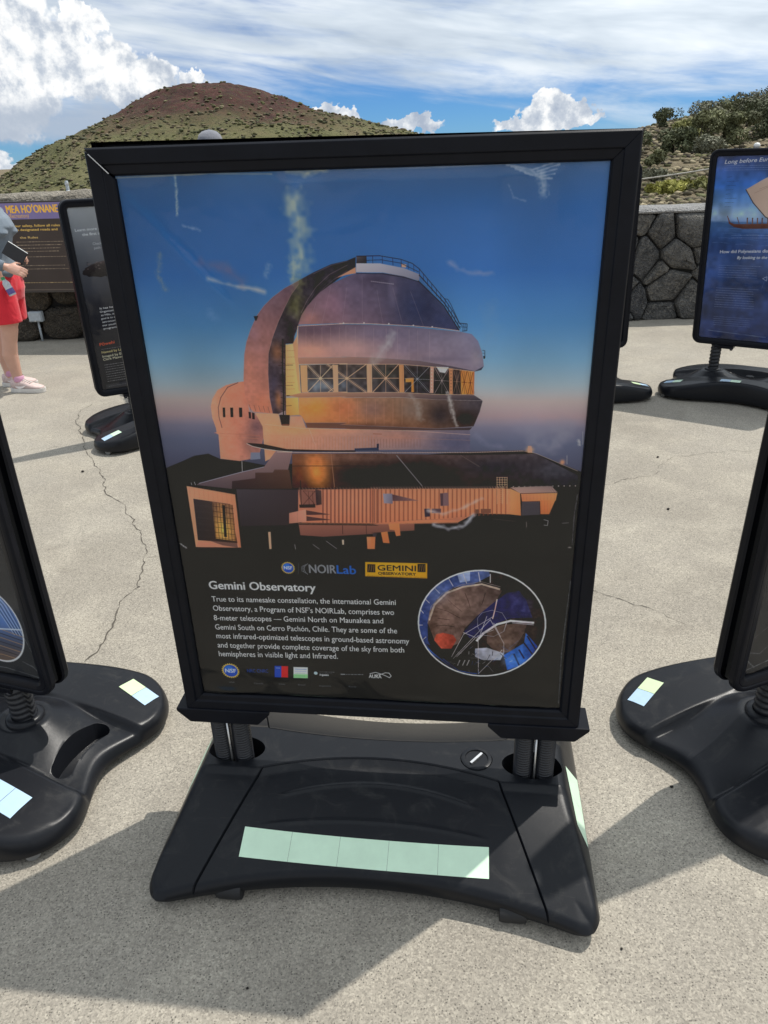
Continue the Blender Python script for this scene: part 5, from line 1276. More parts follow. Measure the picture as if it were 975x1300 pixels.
('P',[(595.1,520.4),(598.7,520.4),(597.4,583.7),(593.7,583.7)],'x',[(0.0,(128,82,68))],0.72),
('L',[(600.8,520.8),(599.6,582.3)],0.6,(250,186,146),0.6),
('P',[(605.7,520.3),(609.3,520.2),(608.3,582.8),(604.6,582.9)],'x',[(0.0,(128,82,68))],0.72),
('L',[(611.4,520.6),(610.4,581.5)],0.6,(250,186,146),0.6),
('P',[(616.3,520.1),(620.0,520.0),(619.1,582.0),(615.4,582.1)],'x',[(0.0,(128,82,68))],0.72),
('L',[(622.0,520.4),(621.3,580.7)],0.6,(250,186,146),0.6),
('P',[(626.9,519.9),(630.6,519.8),(630.0,581.2),(626.3,581.3)],'x',[(0.0,(128,82,68))],0.72),
('L',[(632.6,520.2),(632.1,579.9)],0.6,(250,186,146),0.6),
('P',[(637.5,519.7),(641.1,519.6),(640.8,580.4),(637.1,580.5)],'x',[(0.0,(128,82,68))],0.72),
('L',[(643.2,520.0),(642.9,579.1)],0.6,(250,186,146),0.6),
('P',[(648.1,519.5),(651.7,519.4),(651.6,579.6),(647.9,579.7)],'x',[(0.0,(128,82,68))],0.72),
('L',[(653.8,519.8),(653.7,578.2)],0.6,(250,186,146),0.6),
('P',[(658.6,519.3),(662.3,519.2),(662.3,578.8),(658.6,578.9)],'x',[(0.0,(128,82,68))],0.72),
('L',[(664.3,519.6),(664.4,577.4)],0.6,(250,186,146),0.6),
('P',[(669.2,519.1),(672.8,519.1),(673.1,578.0),(669.4,578.1)],'x',[(0.0,(128,82,68))],0.72),
('L',[(674.9,519.4),(675.2,576.6)],0.6,(250,186,146),0.6),
('P',[(679.7,518.9),(683.3,518.9),(683.8,577.2),(680.1,577.3)],'x',[(0.0,(128,82,68))],0.72),
('L',[(685.4,519.3),(685.9,575.8)],0.6,(250,186,146),0.6),
('P',[(690.2,518.8),(693.8,518.7),(694.5,576.4),(690.8,576.5)],'x',[(0.0,(128,82,68))],0.72),
('L',[(695.9,519.1),(696.6,575.0)],0.6,(250,186,146),0.6),
('P',[(700.7,518.6),(704.3,518.5),(705.2,575.6),(701.5,575.7)],'x',[(0.0,(128,82,68))],0.72),
('L',[(706.4,518.9),(707.2,574.2)],0.6,(250,186,146),0.6),
('P',[(711.2,518.4),(714.8,518.3),(715.8,574.8),(712.2,574.9)],'x',[(0.0,(128,82,68))],0.72),
('L',[(716.9,518.7),(717.9,573.4)],0.6,(250,186,146),0.6),
('P',[(721.7,518.2),(725.3,518.1),(726.5,574.0),(722.8,574.1)],'x',[(0.0,(128,82,68))],0.72),
('L',[(727.3,518.5),(728.5,572.6)],0.6,(250,186,146),0.6),
('P',[(732.1,518.0),(735.7,517.9),(737.1,573.2),(733.4,573.3)],'x',[(0.0,(128,82,68))],0.72),
('L',[(737.8,518.3),(739.1,571.9)],0.6,(250,186,146),0.6),
('P',[(742.6,517.8),(746.1,517.8),(747.7,572.4),(744.1,572.5)],'x',[(0.0,(128,82,68))],0.72),
('L',[(748.2,518.1),(749.7,571.1)],0.6,(250,186,146),0.6),
('P',[(753.0,517.6),(756.5,517.6),(758.3,571.6),(754.6,571.7)],'x',[(0.0,(128,82,68))],0.72),
('L',[(758.6,518.0),(760.3,570.3)],0.6,(250,186,146),0.6),
('P',[(763.4,517.5),(766.9,517.4),(768.8,570.8),(765.2,570.9)],'x',[(0.0,(128,82,68))],0.72),
('L',[(769.0,517.8),(770.9,569.5)],0.6,(250,186,146),0.6),
('P',[(773.8,517.3),(777.3,517.2),(779.4,570.0),(775.8,570.1)],'x',[(0.0,(128,82,68))],0.72),
('L',[(779.4,517.6),(781.4,568.7)],0.6,(250,186,146),0.6),
('P',[(784.1,517.1),(787.7,517.0),(789.9,569.2),(786.3,569.3)],'x',[(0.0,(128,82,68))],0.72),
('L',[(789.7,517.4),(791.9,567.9)],0.6,(250,186,146),0.6),
('P',[(794.5,516.9),(798.0,516.8),(800.4,568.5),(796.8,568.5)],'x',[(0.0,(128,82,68))],0.72),
('L',[(800.1,517.2),(802.4,567.1)],0.6,(250,186,146),0.6),
('P',[(804.8,516.7),(808.4,516.7),(810.9,567.7),(807.3,567.7)],'x',[(0.0,(128,82,68))],0.72),
('L',[(810.4,517.0),(812.9,566.3)],0.6,(250,186,146),0.6),
('P',[(815.1,516.5),(818.7,516.5),(821.3,566.9),(817.7,567.0)],'x',[(0.0,(128,82,68))],0.72),
('L',[(820.7,516.9),(823.3,565.6)],0.6,(250,186,146),0.6),
('P',[(825.5,516.4),(829.0,516.3),(831.8,566.1),(828.2,566.2)],'x',[(0.0,(128,82,68))],0.72),
('L',[(831.0,516.7),(833.8,564.8)],0.6,(250,186,146),0.6),
('P',[(328.4,525.5),(371.7,526.4),(370.0,555.3),(332.5,557.3)],'x',[(0.0,(120,86,80))],0.8),
('L',[(335.9,507.2),(332.5,557.3)],1.6,(40,36,40),1.0),
('L',[(337.8,555.2),(370.7,527.2),(340.7,527.7),(367.0,554.6)],0.9,(56,44,46),1.0),
('L',[(353.1,528.7),(352.7,556.9)],0.8,(60,48,48),1.0),
('L',[(363.1,528.5),(363.0,554.7)],0.8,(60,48,48),1.0),
('Q',[(370.9,524.4),(385.7,526.1),(384.1,554.2),(370.4,556.1)],(70,60,64),(90,72,70),(62,54,58),(80,64,62),1.0),
('P',[(327.6,555.4),(368.1,553.8),(367.5,560.7),(327.9,561.9)],'x',[(0.0,(60,50,52))],1.0),
('Q',[(300.2,573.1),(342.8,564.8),(342.2,590.4),(297.7,594.7)],(196,140,122),(222,164,142),(176,124,108),(206,150,130),1.0),
('P',[(343.7,566.5),(404.5,574.2),(343.6,576.3)],'x',[(0.0,(84,64,64))],1.0),
('P',[(343.4,578.8),(405.7,584.9),(342.4,588.7)],'x',[(0.0,(84,64,64))],1.0),
('L',[(321.2,567.7),(319.5,592.6)],0.6,(150,110,100),1.0),
('Q',[(322.1,596.7),(523.1,594.6),(503.8,591.3),(611.1,588.8),(610.8,603.0),(502.8,610.1),(522.3,611.2),(382.3,620.5),(323.8,618.5)],(150,104,92),(140,98,86),(128,88,80),(96,72,68),1.0),
('L',[(320.8,594.6),(523.2,591.7),(557.6,590.9),(716.8,585.6)],1.0,(206,146,118),1.0),
('L',[(432.6,596.3),(431.8,614.2)],1.4,(60,50,52),1.0),
('L',[(491.7,592.8),(491.5,613.6)],1.4,(70,58,58),1.0),
('Q',[(47.2,522.0),(168.2,537.3),(166.1,648.2),(46.1,649.6)],(236,168,138),(232,158,124),(240,170,134),(206,134,104),1.0),
('Q',[(59.3,547.5),(152.5,557.2),(158.0,638.9),(54.4,634.6)],(64,60,64),(80,66,62),(58,54,56),(70,58,54),1.0),
('Q',[(106.6,553.2),(158.5,558.7),(155.5,634.6),(102.2,629.9)],(110,84,72),(140,106,84),(196,146,92),(150,112,80),1.0),
('C',[(106.6,553.2),(158.5,558.7),(155.5,634.6),(102.2,629.9)]),
('S',(126.4,609.6),18.0,21.5,(255,206,112),0.95),
('S',(125.9,567.6),8.3,15.1,(206,150,96),0.6),
('M',0.2,200,19),
('E',),
('L',[(108.5,553.9),(103.3,629.9)],1.0,(52,42,40),1.0),
('L',[(116.7,554.8),(111.7,630.7)],1.0,(52,42,40),1.0),
('L',[(124.8,555.6),(120.0,631.6)],1.0,(52,42,40),1.0),
('L',[(133.0,556.4),(128.4,632.4)],1.0,(52,42,40),1.0),
('L',[(141.1,557.3),(136.7,633.2)],1.0,(52,42,40),1.0),
('L',[(149.3,558.1),(145.1,634.0)],1.0,(52,42,40),1.0),
('L',[(157.4,558.9),(153.4,634.9)],1.0,(52,42,40),1.0),
('L',[(106.1,561.8),(159.3,566.1)],1.0,(52,42,40),1.0),
('L',[(105.2,572.6),(158.6,576.9)],1.0,(52,42,40),1.0),
('L',[(104.2,583.5),(157.9,587.8)],1.0,(52,42,40),1.0),
('L',[(103.3,594.5),(157.1,598.8)],1.0,(52,42,40),1.0),
('L',[(102.4,605.5),(156.4,609.8)],1.0,(52,42,40),1.0),
('L',[(101.4,616.6),(155.7,620.9)],1.0,(52,42,40),1.0),
('L',[(100.5,627.8),(154.9,632.1)],1.0,(52,42,40),1.0),
('P',[(131.5,559.3),(138.6,559.9),(132.5,626.6),(125.2,625.9)],'x',[(0.0,(48,40,40))],1.0),
('P',[(55.1,636.3),(159.0,639.7),(160.8,648.4),(47.2,649.6)],'x',[(0.0,(206,146,122))],1.0),
('P',[(82.3,634.3),(157.0,638.9),(157.6,648.5),(117.8,644.3)],'x',[(0.0,(90,72,70))],0.8),
('L',[(53.9,524.7),(52.1,544.3)],0.8,(160,110,96),0.7),
('L',[(65.6,526.2),(63.8,545.8)],0.8,(160,110,96),0.7),
('L',[(77.2,527.6),(75.5,547.2)],0.8,(160,110,96),0.7),
('L',[(88.8,529.0),(87.2,548.6)],0.8,(160,110,96),0.7),
('L',[(100.4,530.4),(98.9,550.0)],0.8,(160,110,96),0.7),
('L',[(112.0,531.8),(110.5,551.4)],0.8,(160,110,96),0.7),
('L',[(123.6,533.2),(122.2,552.9)],0.8,(160,110,96),0.7),
('L',[(135.2,534.7),(133.9,554.3)],0.8,(160,110,96),0.7),
('L',[(146.8,536.1),(145.5,555.7)],0.8,(160,110,96),0.7),
('L',[(158.4,537.5),(157.2,557.1)],0.8,(160,110,96),0.7),
('L',[(60.3,560.7),(103.2,563.1)],0.4,(84,78,82),0.6),
('L',[(57.9,573.2),(100.9,575.6)],0.4,(84,78,82),0.6),
('L',[(55.4,585.8),(98.6,588.3)],0.4,(84,78,82),0.6),
('L',[(52.9,598.6),(96.3,601.0)],0.4,(84,78,82),0.6),
('L',[(50.4,611.4),(94.0,613.8)],0.4,(84,78,82),0.6),
('L',[(47.8,624.4),(91.6,626.7)],0.4,(84,78,82),0.6),
('P',[(241.6,613.3),(247.9,613.1),(245.6,649.6),(239.8,649.8)],'x',[(0.0,(236,184,154))],1.0),
('P',[(428.8,626.1),(434.0,626.0),(433.2,636.2),(429.1,636.3)],'x',[(0.0,(230,200,180))],1.0),
('Q',[(491.8,618.6),(513.5,618.1),(510.7,645.2),(491.9,644.0)],(240,160,116),(230,146,104),(226,140,100),(206,126,92),1.0),
('L',[(353.9,637.4),(372.5,648.9)],1.2,(150,146,150),1.0),
('L',[(388.6,629.6),(414.1,645.2)],1.2,(150,146,150),1.0),
('L',[(307.1,638.5),(308.1,648.9)],1.2,(160,156,158),1.0),
('P',[(507.3,611.2),(517.3,610.9),(515.5,618.1),(507.0,617.4)],'x',[(0.0,(70,64,70))],1.0),
('Q',[(527.8,608.6),(544.1,606.4),(548.7,630.7),(532.4,630.2)],(240,150,98),(236,146,96),(220,132,90),(214,128,86),1.0),
('Q',[(546.9,590.3),(573.7,588.8),(576.2,614.2),(565.4,615.8),(561.5,603.3),(549.7,602.7)],(236,156,110),(230,150,104),(220,140,98),(210,130,92),1.0),
('P',[(502.4,618.2),(513.2,618.9),(509.8,644.5),(501.1,643.8)],'x',[(0.0,(226,140,96))],1.0),
('Q',[(535.9,530.4),(558.6,530.0),(559.0,549.7),(537.8,549.3)],(150,146,160),(120,116,130),(150,146,158),(110,104,116),1.0),
('Q',[(558.5,531.3),(623.3,542.9),(559.1,544.6)],(84,66,72),(150,120,120),(96,74,76),(130,100,96),1.0),
('P',[(673.4,527.9),(692.5,525.9),(694.3,551.4),(674.5,552.6)],'x',[(0.0,(120,98,102))],1.0),
('P',[(673.4,527.9),(680.6,527.8),(680.8,551.6),(674.5,552.6)],'x',[(0.0,(84,68,74))],1.0),
('P',[(635.2,558.6),(648.4,558.3),(649.4,573.9),(636.7,575.1)],'x',[(0.0,(64,58,68))],1.0),
('P',[(653.6,558.2),(675.6,557.8),(675.6,566.4),(653.6,566.9)],'x',[(0.0,(90,74,80))],1.0),
('P',[(770.6,556.7),(794.8,556.2),(795.2,564.7),(770.9,565.3)],'x',[(0.0,(120,84,72))],1.0),
('P',[(757.7,557.8),(766.0,557.6),(766.3,566.2),(758.0,566.4)],'x',[(0.0,(110,80,70))],1.0),
('Q',[(837.5,515.7),(861.3,524.5),(866.3,568.4),(840.5,566.3)],(240,170,124),(232,156,108),(236,160,112),(216,138,94),1.0),
('Q',[(837.4,514.1),(932.3,509.9),(948.3,522.0),(861.3,524.9)],(150,128,124),(120,104,104),(172,140,130),(140,116,110),1.0),
('L',[(842.4,513.1),(863.3,524.0)],0.7,(226,196,180),0.7),
('L',[(848.2,513.0),(868.3,523.9)],0.7,(226,196,180),0.7),
('L',[(853.9,512.9),(873.4,523.8)],0.7,(226,196,180),0.7),
('L',[(859.6,512.8),(878.4,523.7)],0.7,(226,196,180),0.7),
('L',[(865.3,512.7),(883.4,523.6)],0.7,(226,196,180),0.7),
('L',[(871.1,512.6),(888.4,523.5)],0.7,(226,196,180),0.7),
('L',[(876.8,512.5),(893.4,523.4)],0.7,(226,196,180),0.7),
('L',[(882.5,512.4),(898.5,523.4)],0.7,(226,196,180),0.7),
('L',[(888.2,512.3),(903.5,523.3)],0.7,(226,196,180),0.7),
('L',[(893.9,512.2),(908.5,523.2)],0.7,(226,196,180),0.7),
('L',[(899.6,512.1),(913.5,523.1)],0.7,(226,196,180),0.7),
('L',[(905.3,512.0),(918.5,523.0)],0.7,(226,196,180),0.7),
('L',[(910.9,511.9),(923.5,522.9)],0.7,(226,196,180),0.7),
('L',[(916.6,511.8),(928.5,522.8)],0.7,(226,196,180),0.7),
('L',[(922.3,511.7),(933.4,522.7)],0.7,(226,196,180),0.7),
('L',[(928.0,511.6),(938.4,522.6)],0.7,(226,196,180),0.7),
('L',[(933.6,511.5),(943.4,522.5)],0.7,(226,196,180),0.7),
('Q',[(863.4,525.7),(947.4,522.9),(944.9,537.9),(866.9,540.7)],(222,150,112),(240,166,116),(206,134,98),(232,156,106),1.0),
('P',[(866.9,540.7),(907.8,539.9),(911.0,565.7),(867.3,568.4)],'x',[(0.0,(76,72,78))],1.0),
('Q',[(908.7,537.8),(944.6,535.4),(938.8,549.0),(932.2,564.4),(911.9,564.8)],(216,140,96),(236,158,106),(190,118,80),(200,126,84),1.0),
('L',[(868.5,526.0),(869.3,538.5)],0.8,(160,108,86),0.8),
('L',[(876.5,525.8),(877.4,538.4)],0.8,(160,108,86),0.8),
('L',[(884.6,525.7),(885.5,538.2)],0.8,(160,108,86),0.8),
('L',[(892.6,525.5),(893.6,538.1)],0.8,(160,108,86),0.8),
('L',[(900.6,525.4),(901.6,537.9)],0.8,(160,108,86),0.8),
('L',[(908.6,525.2),(909.7,537.8)],0.8,(160,108,86),0.8),
('L',[(916.6,525.1),(917.7,537.6)],0.8,(160,108,86),0.8),
('L',[(924.6,524.9),(925.7,537.5)],0.8,(160,108,86),0.8),
('L',[(932.6,524.8),(933.8,537.3)],0.8,(160,108,86),0.8),
('L',[(940.6,524.7),(941.8,537.1)],0.8,(160,108,86),0.8),
('L',[(911.8,538.6),(913.6,561.4)],0.7,(160,104,80),0.7),
('L',[(918.8,538.4),(920.7,561.2)],0.7,(160,104,80),0.7),
('L',[(925.8,538.3),(927.8,561.1)],0.7,(160,104,80),0.7),
('L',[(932.8,538.2),(934.9,560.9)],0.7,(160,104,80),0.7),
('L',[(806.2,494.8),(808.7,546.5)],1.1,(244,196,160),1.0),
('L',[(812.2,494.7),(813.1,512.0)],1.1,(244,196,160),1.0),
('L',[(818.2,494.6),(821.0,546.3)],1.1,(244,196,160),1.0),
('L',[(824.3,494.5),(825.2,511.8)],1.1,(244,196,160),1.0),
('L',[(829.3,494.4),(832.2,546.0)],1.1,(244,196,160),1.0),
('L',[(805.2,495.6),(829.8,495.2)],1.0,(244,196,160),1.0),
('L',[(805.4,500.1),(830.1,499.7)],1.0,(244,196,160),1.0),
('L',[(805.7,504.7),(830.3,504.3)],1.0,(244,196,160),1.0),
('L',[(805.9,509.2),(830.6,508.8)],1.0,(244,196,160),1.0),
('L',[(806.1,513.8),(830.8,513.3)],1.0,(244,196,160),1.0),
('L',[(813.3,516.2),(824.4,516.0)],0.7,(236,180,140),1.0),
('L',[(813.5,519.9),(824.6,519.7)],0.7,(236,180,140),1.0),
('L',[(813.7,523.7),(824.8,523.4)],0.7,(236,180,140),1.0),
('L',[(813.9,527.4),(825.0,527.2)],0.7,(236,180,140),1.0),
('L',[(814.1,531.2),(825.2,531.0)],0.7,(236,180,140),1.0),
('L',[(814.3,535.0),(825.5,534.8)],0.7,(236,180,140),1.0),
('L',[(814.5,538.8),(825.7,538.6)],0.7,(236,180,140),1.0),
('L',[(814.7,542.6),(825.9,542.4)],0.7,(236,180,140),1.0),
('S',(877.4,443.1),6.9,4.7,(255,190,130),1),
('P',[(873.0,436.4),(880.8,436.4),(883.7,448.5),(873.9,448.7)],'x',[(0.0,(222,168,140))],1.0),
('S',(952.7,465.1),4.8,3.9,(240,170,130),1),
('L',[(962.2,453.0),(963.8,468.9)],0.9,(190,180,178),1.0),
('L',[(992.6,409.9),(995.2,433.0)],0.9,(180,176,176),1.0),
('L',[(920.4,575.4),(930.8,577.3),(930.1,586.8),(921.3,586.1)],1.0,(190,186,188),1.0),
('L',[(964.2,581.7),(979.3,580.5)],0.9,(150,146,150),1.0),
('L',[(799.8,575.9),(851.6,579.9)],0.6,(110,96,92),1.0),
('L',[(879.9,580.6),(881.2,591.4)],1,(150,140,136),1.0),
('L',[(568.5,583.2),(716.6,577.7)],0.6,(120,94,86),1.0),
('L',[(496.7,125.2),(546.0,125.2),(589.7,130.9),(613.2,137.1),(628.2,145.6)],1.3,(30,32,44),1.0),
('L',[(517.1,131.6),(549.1,131.2),(589.6,136.6),(626.5,149.9)],1.0,(30,32,44),1.0),
('L',[(628.2,145.6),(680.6,191.0),(697.9,209.7),(713.6,229.9),(718.8,233.0)],1.3,(30,32,44),1.0),
('L',[(627.8,154.7),(680.7,197.7),(698.0,217.2),(714.8,237.6)],2.0,(30,32,44),1.0),
('L',[(626.3,163.7),(679.0,201.6),(712.8,240.6)],2.2,(30,32,44),1.0),
('L',[(679.9,191.0),(688.1,192.3),(694.3,199.7),(713.6,229.9)],1.0,(30,32,44),1.0),
('L',[(517.5,124.9),(517.6,135.9)],0.8,(30,32,44),1.0),
('L',[(530.7,125.1),(530.9,136.1)],0.8,(30,32,44),1.0),
('L',[(551.0,125.7),(551.3,136.7)],0.8,(30,32,44),1.0),
('L',[(572.9,128.8),(573.2,139.8)],0.8,(30,32,44),1.0),
('L',[(590.4,131.1),(590.8,142.1)],0.8,(30,32,44),1.0),
('L',[(604.8,134.8),(605.2,145.8)],0.8,(30,32,44),1.0),
('L',[(616.5,138.3),(617.0,149.3)],0.8,(30,32,44),1.0),
('L',[(628.2,145.6),(628.7,156.7)],0.8,(30,32,44),1.0),
('L',[(636.6,152.9),(637.1,164.0)],0.8,(30,32,44),1.0),
('L',[(645.0,160.2),(645.6,171.4)],0.8,(30,32,44),1.0),
('L',[(654.1,168.0),(654.7,179.2)],0.8,(30,32,44),1.0),
('L',[(663.5,175.9),(664.2,187.2)],0.8,(30,32,44),1.0),
('L',[(673.1,184.3),(673.8,195.6)],0.8,(30,32,44),1.0),
('L',[(682.3,192.2),(683.1,203.6)],0.8,(30,32,44),1.0),
('L',[(689.2,200.9),(690.0,212.4)],0.8,(30,32,44),1.0),
('L',[(696.1,209.7),(697.0,221.3)],0.8,(30,32,44),1.0),
('L',[(703.1,218.5),(704.0,230.1)],0.8,(30,32,44),1.0),
('L',[(710.1,226.9),(711.0,238.6)],0.8,(30,32,44),1.0),
('L',[(628.1,156.6),(629.7,163.0)],0.7,(70,78,100),0.8),
('L',[(630.9,159.3),(632.5,165.6)],0.7,(70,78,100),0.8),
('L',[(633.7,162.0),(635.3,168.2)],0.7,(70,78,100),0.8),
('L',[(636.5,164.7),(638.2,170.8)],0.7,(70,78,100),0.8),
('L',[(639.4,167.4),(641.0,173.4)],0.7,(70,78,100),0.8),
('L',[(642.2,170.1),(643.8,176.0)],0.7,(70,78,100),0.8),
('L',[(645.0,172.8),(646.7,178.6)],0.7,(70,78,100),0.8),
('L',[(647.9,175.5),(649.5,181.2)],0.7,(70,78,100),0.8),
('L',[(650.7,178.2),(652.4,183.9)],0.7,(70,78,100),0.8),
('L',[(653.6,181.0),(655.2,186.5)],0.7,(70,78,100),0.8),
('L',[(656.4,183.7),(658.1,189.1)],0.7,(70,78,100),0.8),
('L',[(659.3,186.4),(661.0,191.8)],0.7,(70,78,100),0.8),
('L',[(662.1,189.1),(663.8,194.4)],0.7,(70,78,100),0.8),
('L',[(665.0,191.9),(666.7,197.0)],0.7,(70,78,100),0.8),
('L',[(667.9,194.6),(669.6,199.7)],0.7,(70,78,100),0.8),
('L',[(670.8,197.4),(672.5,202.4)],0.7,(70,78,100),0.8),
('L',[(673.6,200.1),(675.4,205.0)],0.7,(70,78,100),0.8),
('L',[(676.5,202.9),(678.3,207.7)],0.7,(70,78,100),0.8),
('L',[(679.4,205.6),(681.2,210.3)],0.7,(70,78,100),0.8),
('L',[(682.3,208.4),(684.1,213.0)],0.7,(70,78,100),0.8),
('L',[(685.2,211.2),(687.0,215.7)],0.7,(70,78,100),0.8),
('L',[(688.1,213.9),(689.9,218.4)],0.7,(70,78,100),0.8),
('L',[(691.0,216.7),(692.8,221.1)],0.7,(70,78,100),0.8),
('L',[(693.9,219.5),(695.7,223.7)],0.7,(70,78,100),0.8),
('L',[(696.9,222.3),(698.6,226.4)],0.7,(70,78,100),0.8),
('L',[(699.8,225.1),(701.6,229.1)],0.7,(70,78,100),0.8),
('L',[(702.7,227.9),(704.5,231.8)],0.7,(70,78,100),0.8),
('L',[(705.7,230.7),(707.4,234.5)],0.7,(70,78,100),0.8),
('L',[(708.6,233.5),(710.4,237.2)],0.7,(70,78,100),0.8),
('L',[(711.5,236.3),(713.3,240.0)],0.7,(70,78,100),0.8),
('L',[(713.6,229.4),(729.8,230.7),(729.4,241.4),(719.7,242.2)],1.3,(30,32,44),1.0),
('L',[(713.7,235.0),(729.9,236.1)],0.9,(30,32,44),1.0),
('L',[(721.5,230.5),(721.1,241.4)],0.9,(30,32,44),1.0),
('L',[(725.6,230.5),(725.2,241.4)],0.9,(30,32,44),1.0),
('L',[(764.2,273.2),(769.1,273.7),(769.6,285.8)],1.4,(52,54,66),1.0),
('L',[(764.4,277.7),(769.2,277.9)],0.9,(52,54,66),1.0),
('P',[(765.9,282.1),(770.1,282.6),(769.6,286.8),(766.8,286.8)],'x',[(0.0,(40,42,52))],1.0),
('F',[(370.5,42.3),(377.3,62.9),(378.1,83.7),(375.8,104.9),(379.7,126.4),(372.0,139.4)],36,(166,172,158),0.85,101),  # from here: the cover film's pale reflections and creases, painted into the print
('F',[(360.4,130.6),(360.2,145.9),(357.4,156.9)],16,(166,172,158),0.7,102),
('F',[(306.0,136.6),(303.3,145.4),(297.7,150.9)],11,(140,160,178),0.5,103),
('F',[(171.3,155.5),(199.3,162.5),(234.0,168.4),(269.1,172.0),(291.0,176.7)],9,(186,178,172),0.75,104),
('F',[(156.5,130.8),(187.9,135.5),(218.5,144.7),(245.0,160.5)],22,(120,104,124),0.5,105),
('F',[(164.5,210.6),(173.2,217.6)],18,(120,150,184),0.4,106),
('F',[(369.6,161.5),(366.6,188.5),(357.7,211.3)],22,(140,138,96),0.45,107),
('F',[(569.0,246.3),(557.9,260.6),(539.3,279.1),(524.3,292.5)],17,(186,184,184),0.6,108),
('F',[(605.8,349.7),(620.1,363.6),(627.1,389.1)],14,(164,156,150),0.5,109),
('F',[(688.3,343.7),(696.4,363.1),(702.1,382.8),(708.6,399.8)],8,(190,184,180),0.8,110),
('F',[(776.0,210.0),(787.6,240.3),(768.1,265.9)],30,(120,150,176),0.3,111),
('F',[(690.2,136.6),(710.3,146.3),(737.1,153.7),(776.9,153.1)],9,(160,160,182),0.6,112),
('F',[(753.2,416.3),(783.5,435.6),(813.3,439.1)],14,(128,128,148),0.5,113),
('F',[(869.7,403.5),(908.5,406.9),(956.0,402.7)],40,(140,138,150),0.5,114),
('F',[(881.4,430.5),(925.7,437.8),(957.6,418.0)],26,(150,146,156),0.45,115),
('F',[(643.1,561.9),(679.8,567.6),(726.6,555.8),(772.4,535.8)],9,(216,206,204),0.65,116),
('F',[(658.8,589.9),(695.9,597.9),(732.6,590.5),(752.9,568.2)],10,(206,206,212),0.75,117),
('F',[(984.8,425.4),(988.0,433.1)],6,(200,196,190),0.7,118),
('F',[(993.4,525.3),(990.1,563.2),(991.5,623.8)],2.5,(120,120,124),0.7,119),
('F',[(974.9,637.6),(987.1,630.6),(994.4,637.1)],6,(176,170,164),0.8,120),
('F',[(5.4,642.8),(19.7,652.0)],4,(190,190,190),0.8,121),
('P',[(-82.0,659.3),(1081.5,628.7),(1144.9,1098.5),(-204.7,1180.9)],'x',[(0.0,(47,48,51)),(0.5,(44,46,50)),(1.0,(47,48,50))],1.0),
('T', 'Gemini Observatory', (65.4, 742.7), (351.2, 741.0), 18.3, (224, 224, 226), 0.035),
('T', 'True to its namesake constellation, the international Gemini', (67.0, 771.8), (559.8, 765.3), 12.3, (206, 207, 209), 0.004),
('T', 'Observatory, a Program of NSF’s NOIRLab, comprises two', (66.6, 793.5), (554.7, 788.5), 12.5, (206, 207, 209), 0.004),
('T', '8-meter telescopes — Gemini North on Maunakea and', (64.8, 816.5), (525.2, 809.1), 12.6, (206, 207, 209), 0.004),
('T', 'Gemini South on Cerro Pachón, Chile. They are some of the', (64.3, 838.8), (561.1, 831.4), 12.8, (206, 207, 209), 0.004),
('T', 'most infrared-optimized telescopes in ground-based astronomy', (64.0, 860.4), (592.8, 855.0), 13.0, (206, 207, 209), 0.004),
('T', 'and together provide complete coverage of the sky from both', (63.5, 883.2), (578.9, 876.8), 13.1, (206, 207, 209), 0.004),
('T', 'hemispheres in visible light and Infrared.', (63.2, 905.3), (397.6, 899.1), 13.3, (206, 207, 209), 0.004),
('N',(283.7,689.8),18.8),
('N',(89.6,941.6),26.8),
('L',[(312.5,677.9),(308.6,703.9)],0.6,(110,110,114),1.0),
('L',[(336.4,679.1),(328.2,684.8),(325.4,690.4),(328.0,697.7),(334.0,703.1)],1.6,(126,127,132),1.0),
('L',[(330.8,681.1),(323.7,685.9),(322.1,690.5),(323.6,696.9),(328.8,700.5)],1.3,(126,127,132),1.0),
('L',[(325.1,683.1),(319.2,686.9),(318.8,690.6),(319.3,696.1),(323.5,697.8)],1.0,(126,127,132),1.0),
('T', 'NOIR', (338.8, 699.2), (408.7, 699.0), 18.4, (128, 129, 134), 0.03),
('T', 'Lab', (410.9, 698.9), (459.7, 699.3), 18.3, (44, 104, 178), 0.03),
('P',[(485.0,672.1),(641.7,671.3),(641.5,703.8),(483.3,703.2)],'x',[(0.0,(226,168,52)),(0.5,(232,176,60)),(1.0,(222,164,52))],1.0),
('P',[(490.1,676.5),(510.4,676.5),(509.6,694.1),(489.1,694.2)],'x',[(0.0,(40,34,30))],1.0),
('L',[(492.4,692.8),(496.4,679.1)],0.9,(206,152,50),1.0),
('L',[(498.9,692.6),(501.7,678.9)],0.9,(206,152,50),1.0),
('L',[(505.3,692.4),(507.1,678.7)],0.9,(206,152,50),1.0),
('P',[(617.5,672.9),(637.5,672.8),(637.4,690.3),(617.3,690.4)],'x',[(0.0,(40,34,30))],1.0),
('L',[(620.5,689.0),(623.8,675.4)],0.9,(206,152,50),1.0),
('L',[(626.8,688.8),(629.1,675.2)],0.9,(206,152,50),1.0),
('L',[(633.2,688.6),(634.3,675.1)],0.9,(206,152,50),1.0),
('T', 'GEMINI', (516.2, 689.4), (613.1, 688.8), 11.8, (34, 30, 30), 0.02),
('T', 'OBSERVATORY', (516.9, 698.5), (612.9, 698.3), 5.7, (44, 36, 32), 0.01),
('T', 'Exploring The Universe, Sharing Its Wonders', (489.7, 703.5), (637.3, 703.5), 3.4, (120, 84, 34), 0),
('T', 'NRC CNRC', (137.6, 943.7), (197.9, 942.0), 8.7, (38, 74, 128), 0.02),
('P',[(218.1,923.9),(237.2,923.6),(233.6,952.7),(214.4,953.1)],'x',[(0.0,(40,84,170))],1.0),
('P',[(237.2,923.6),(256.1,923.3),(252.7,952.3),(233.6,952.7)],'x',[(0.0,(214,62,66))],1.0),
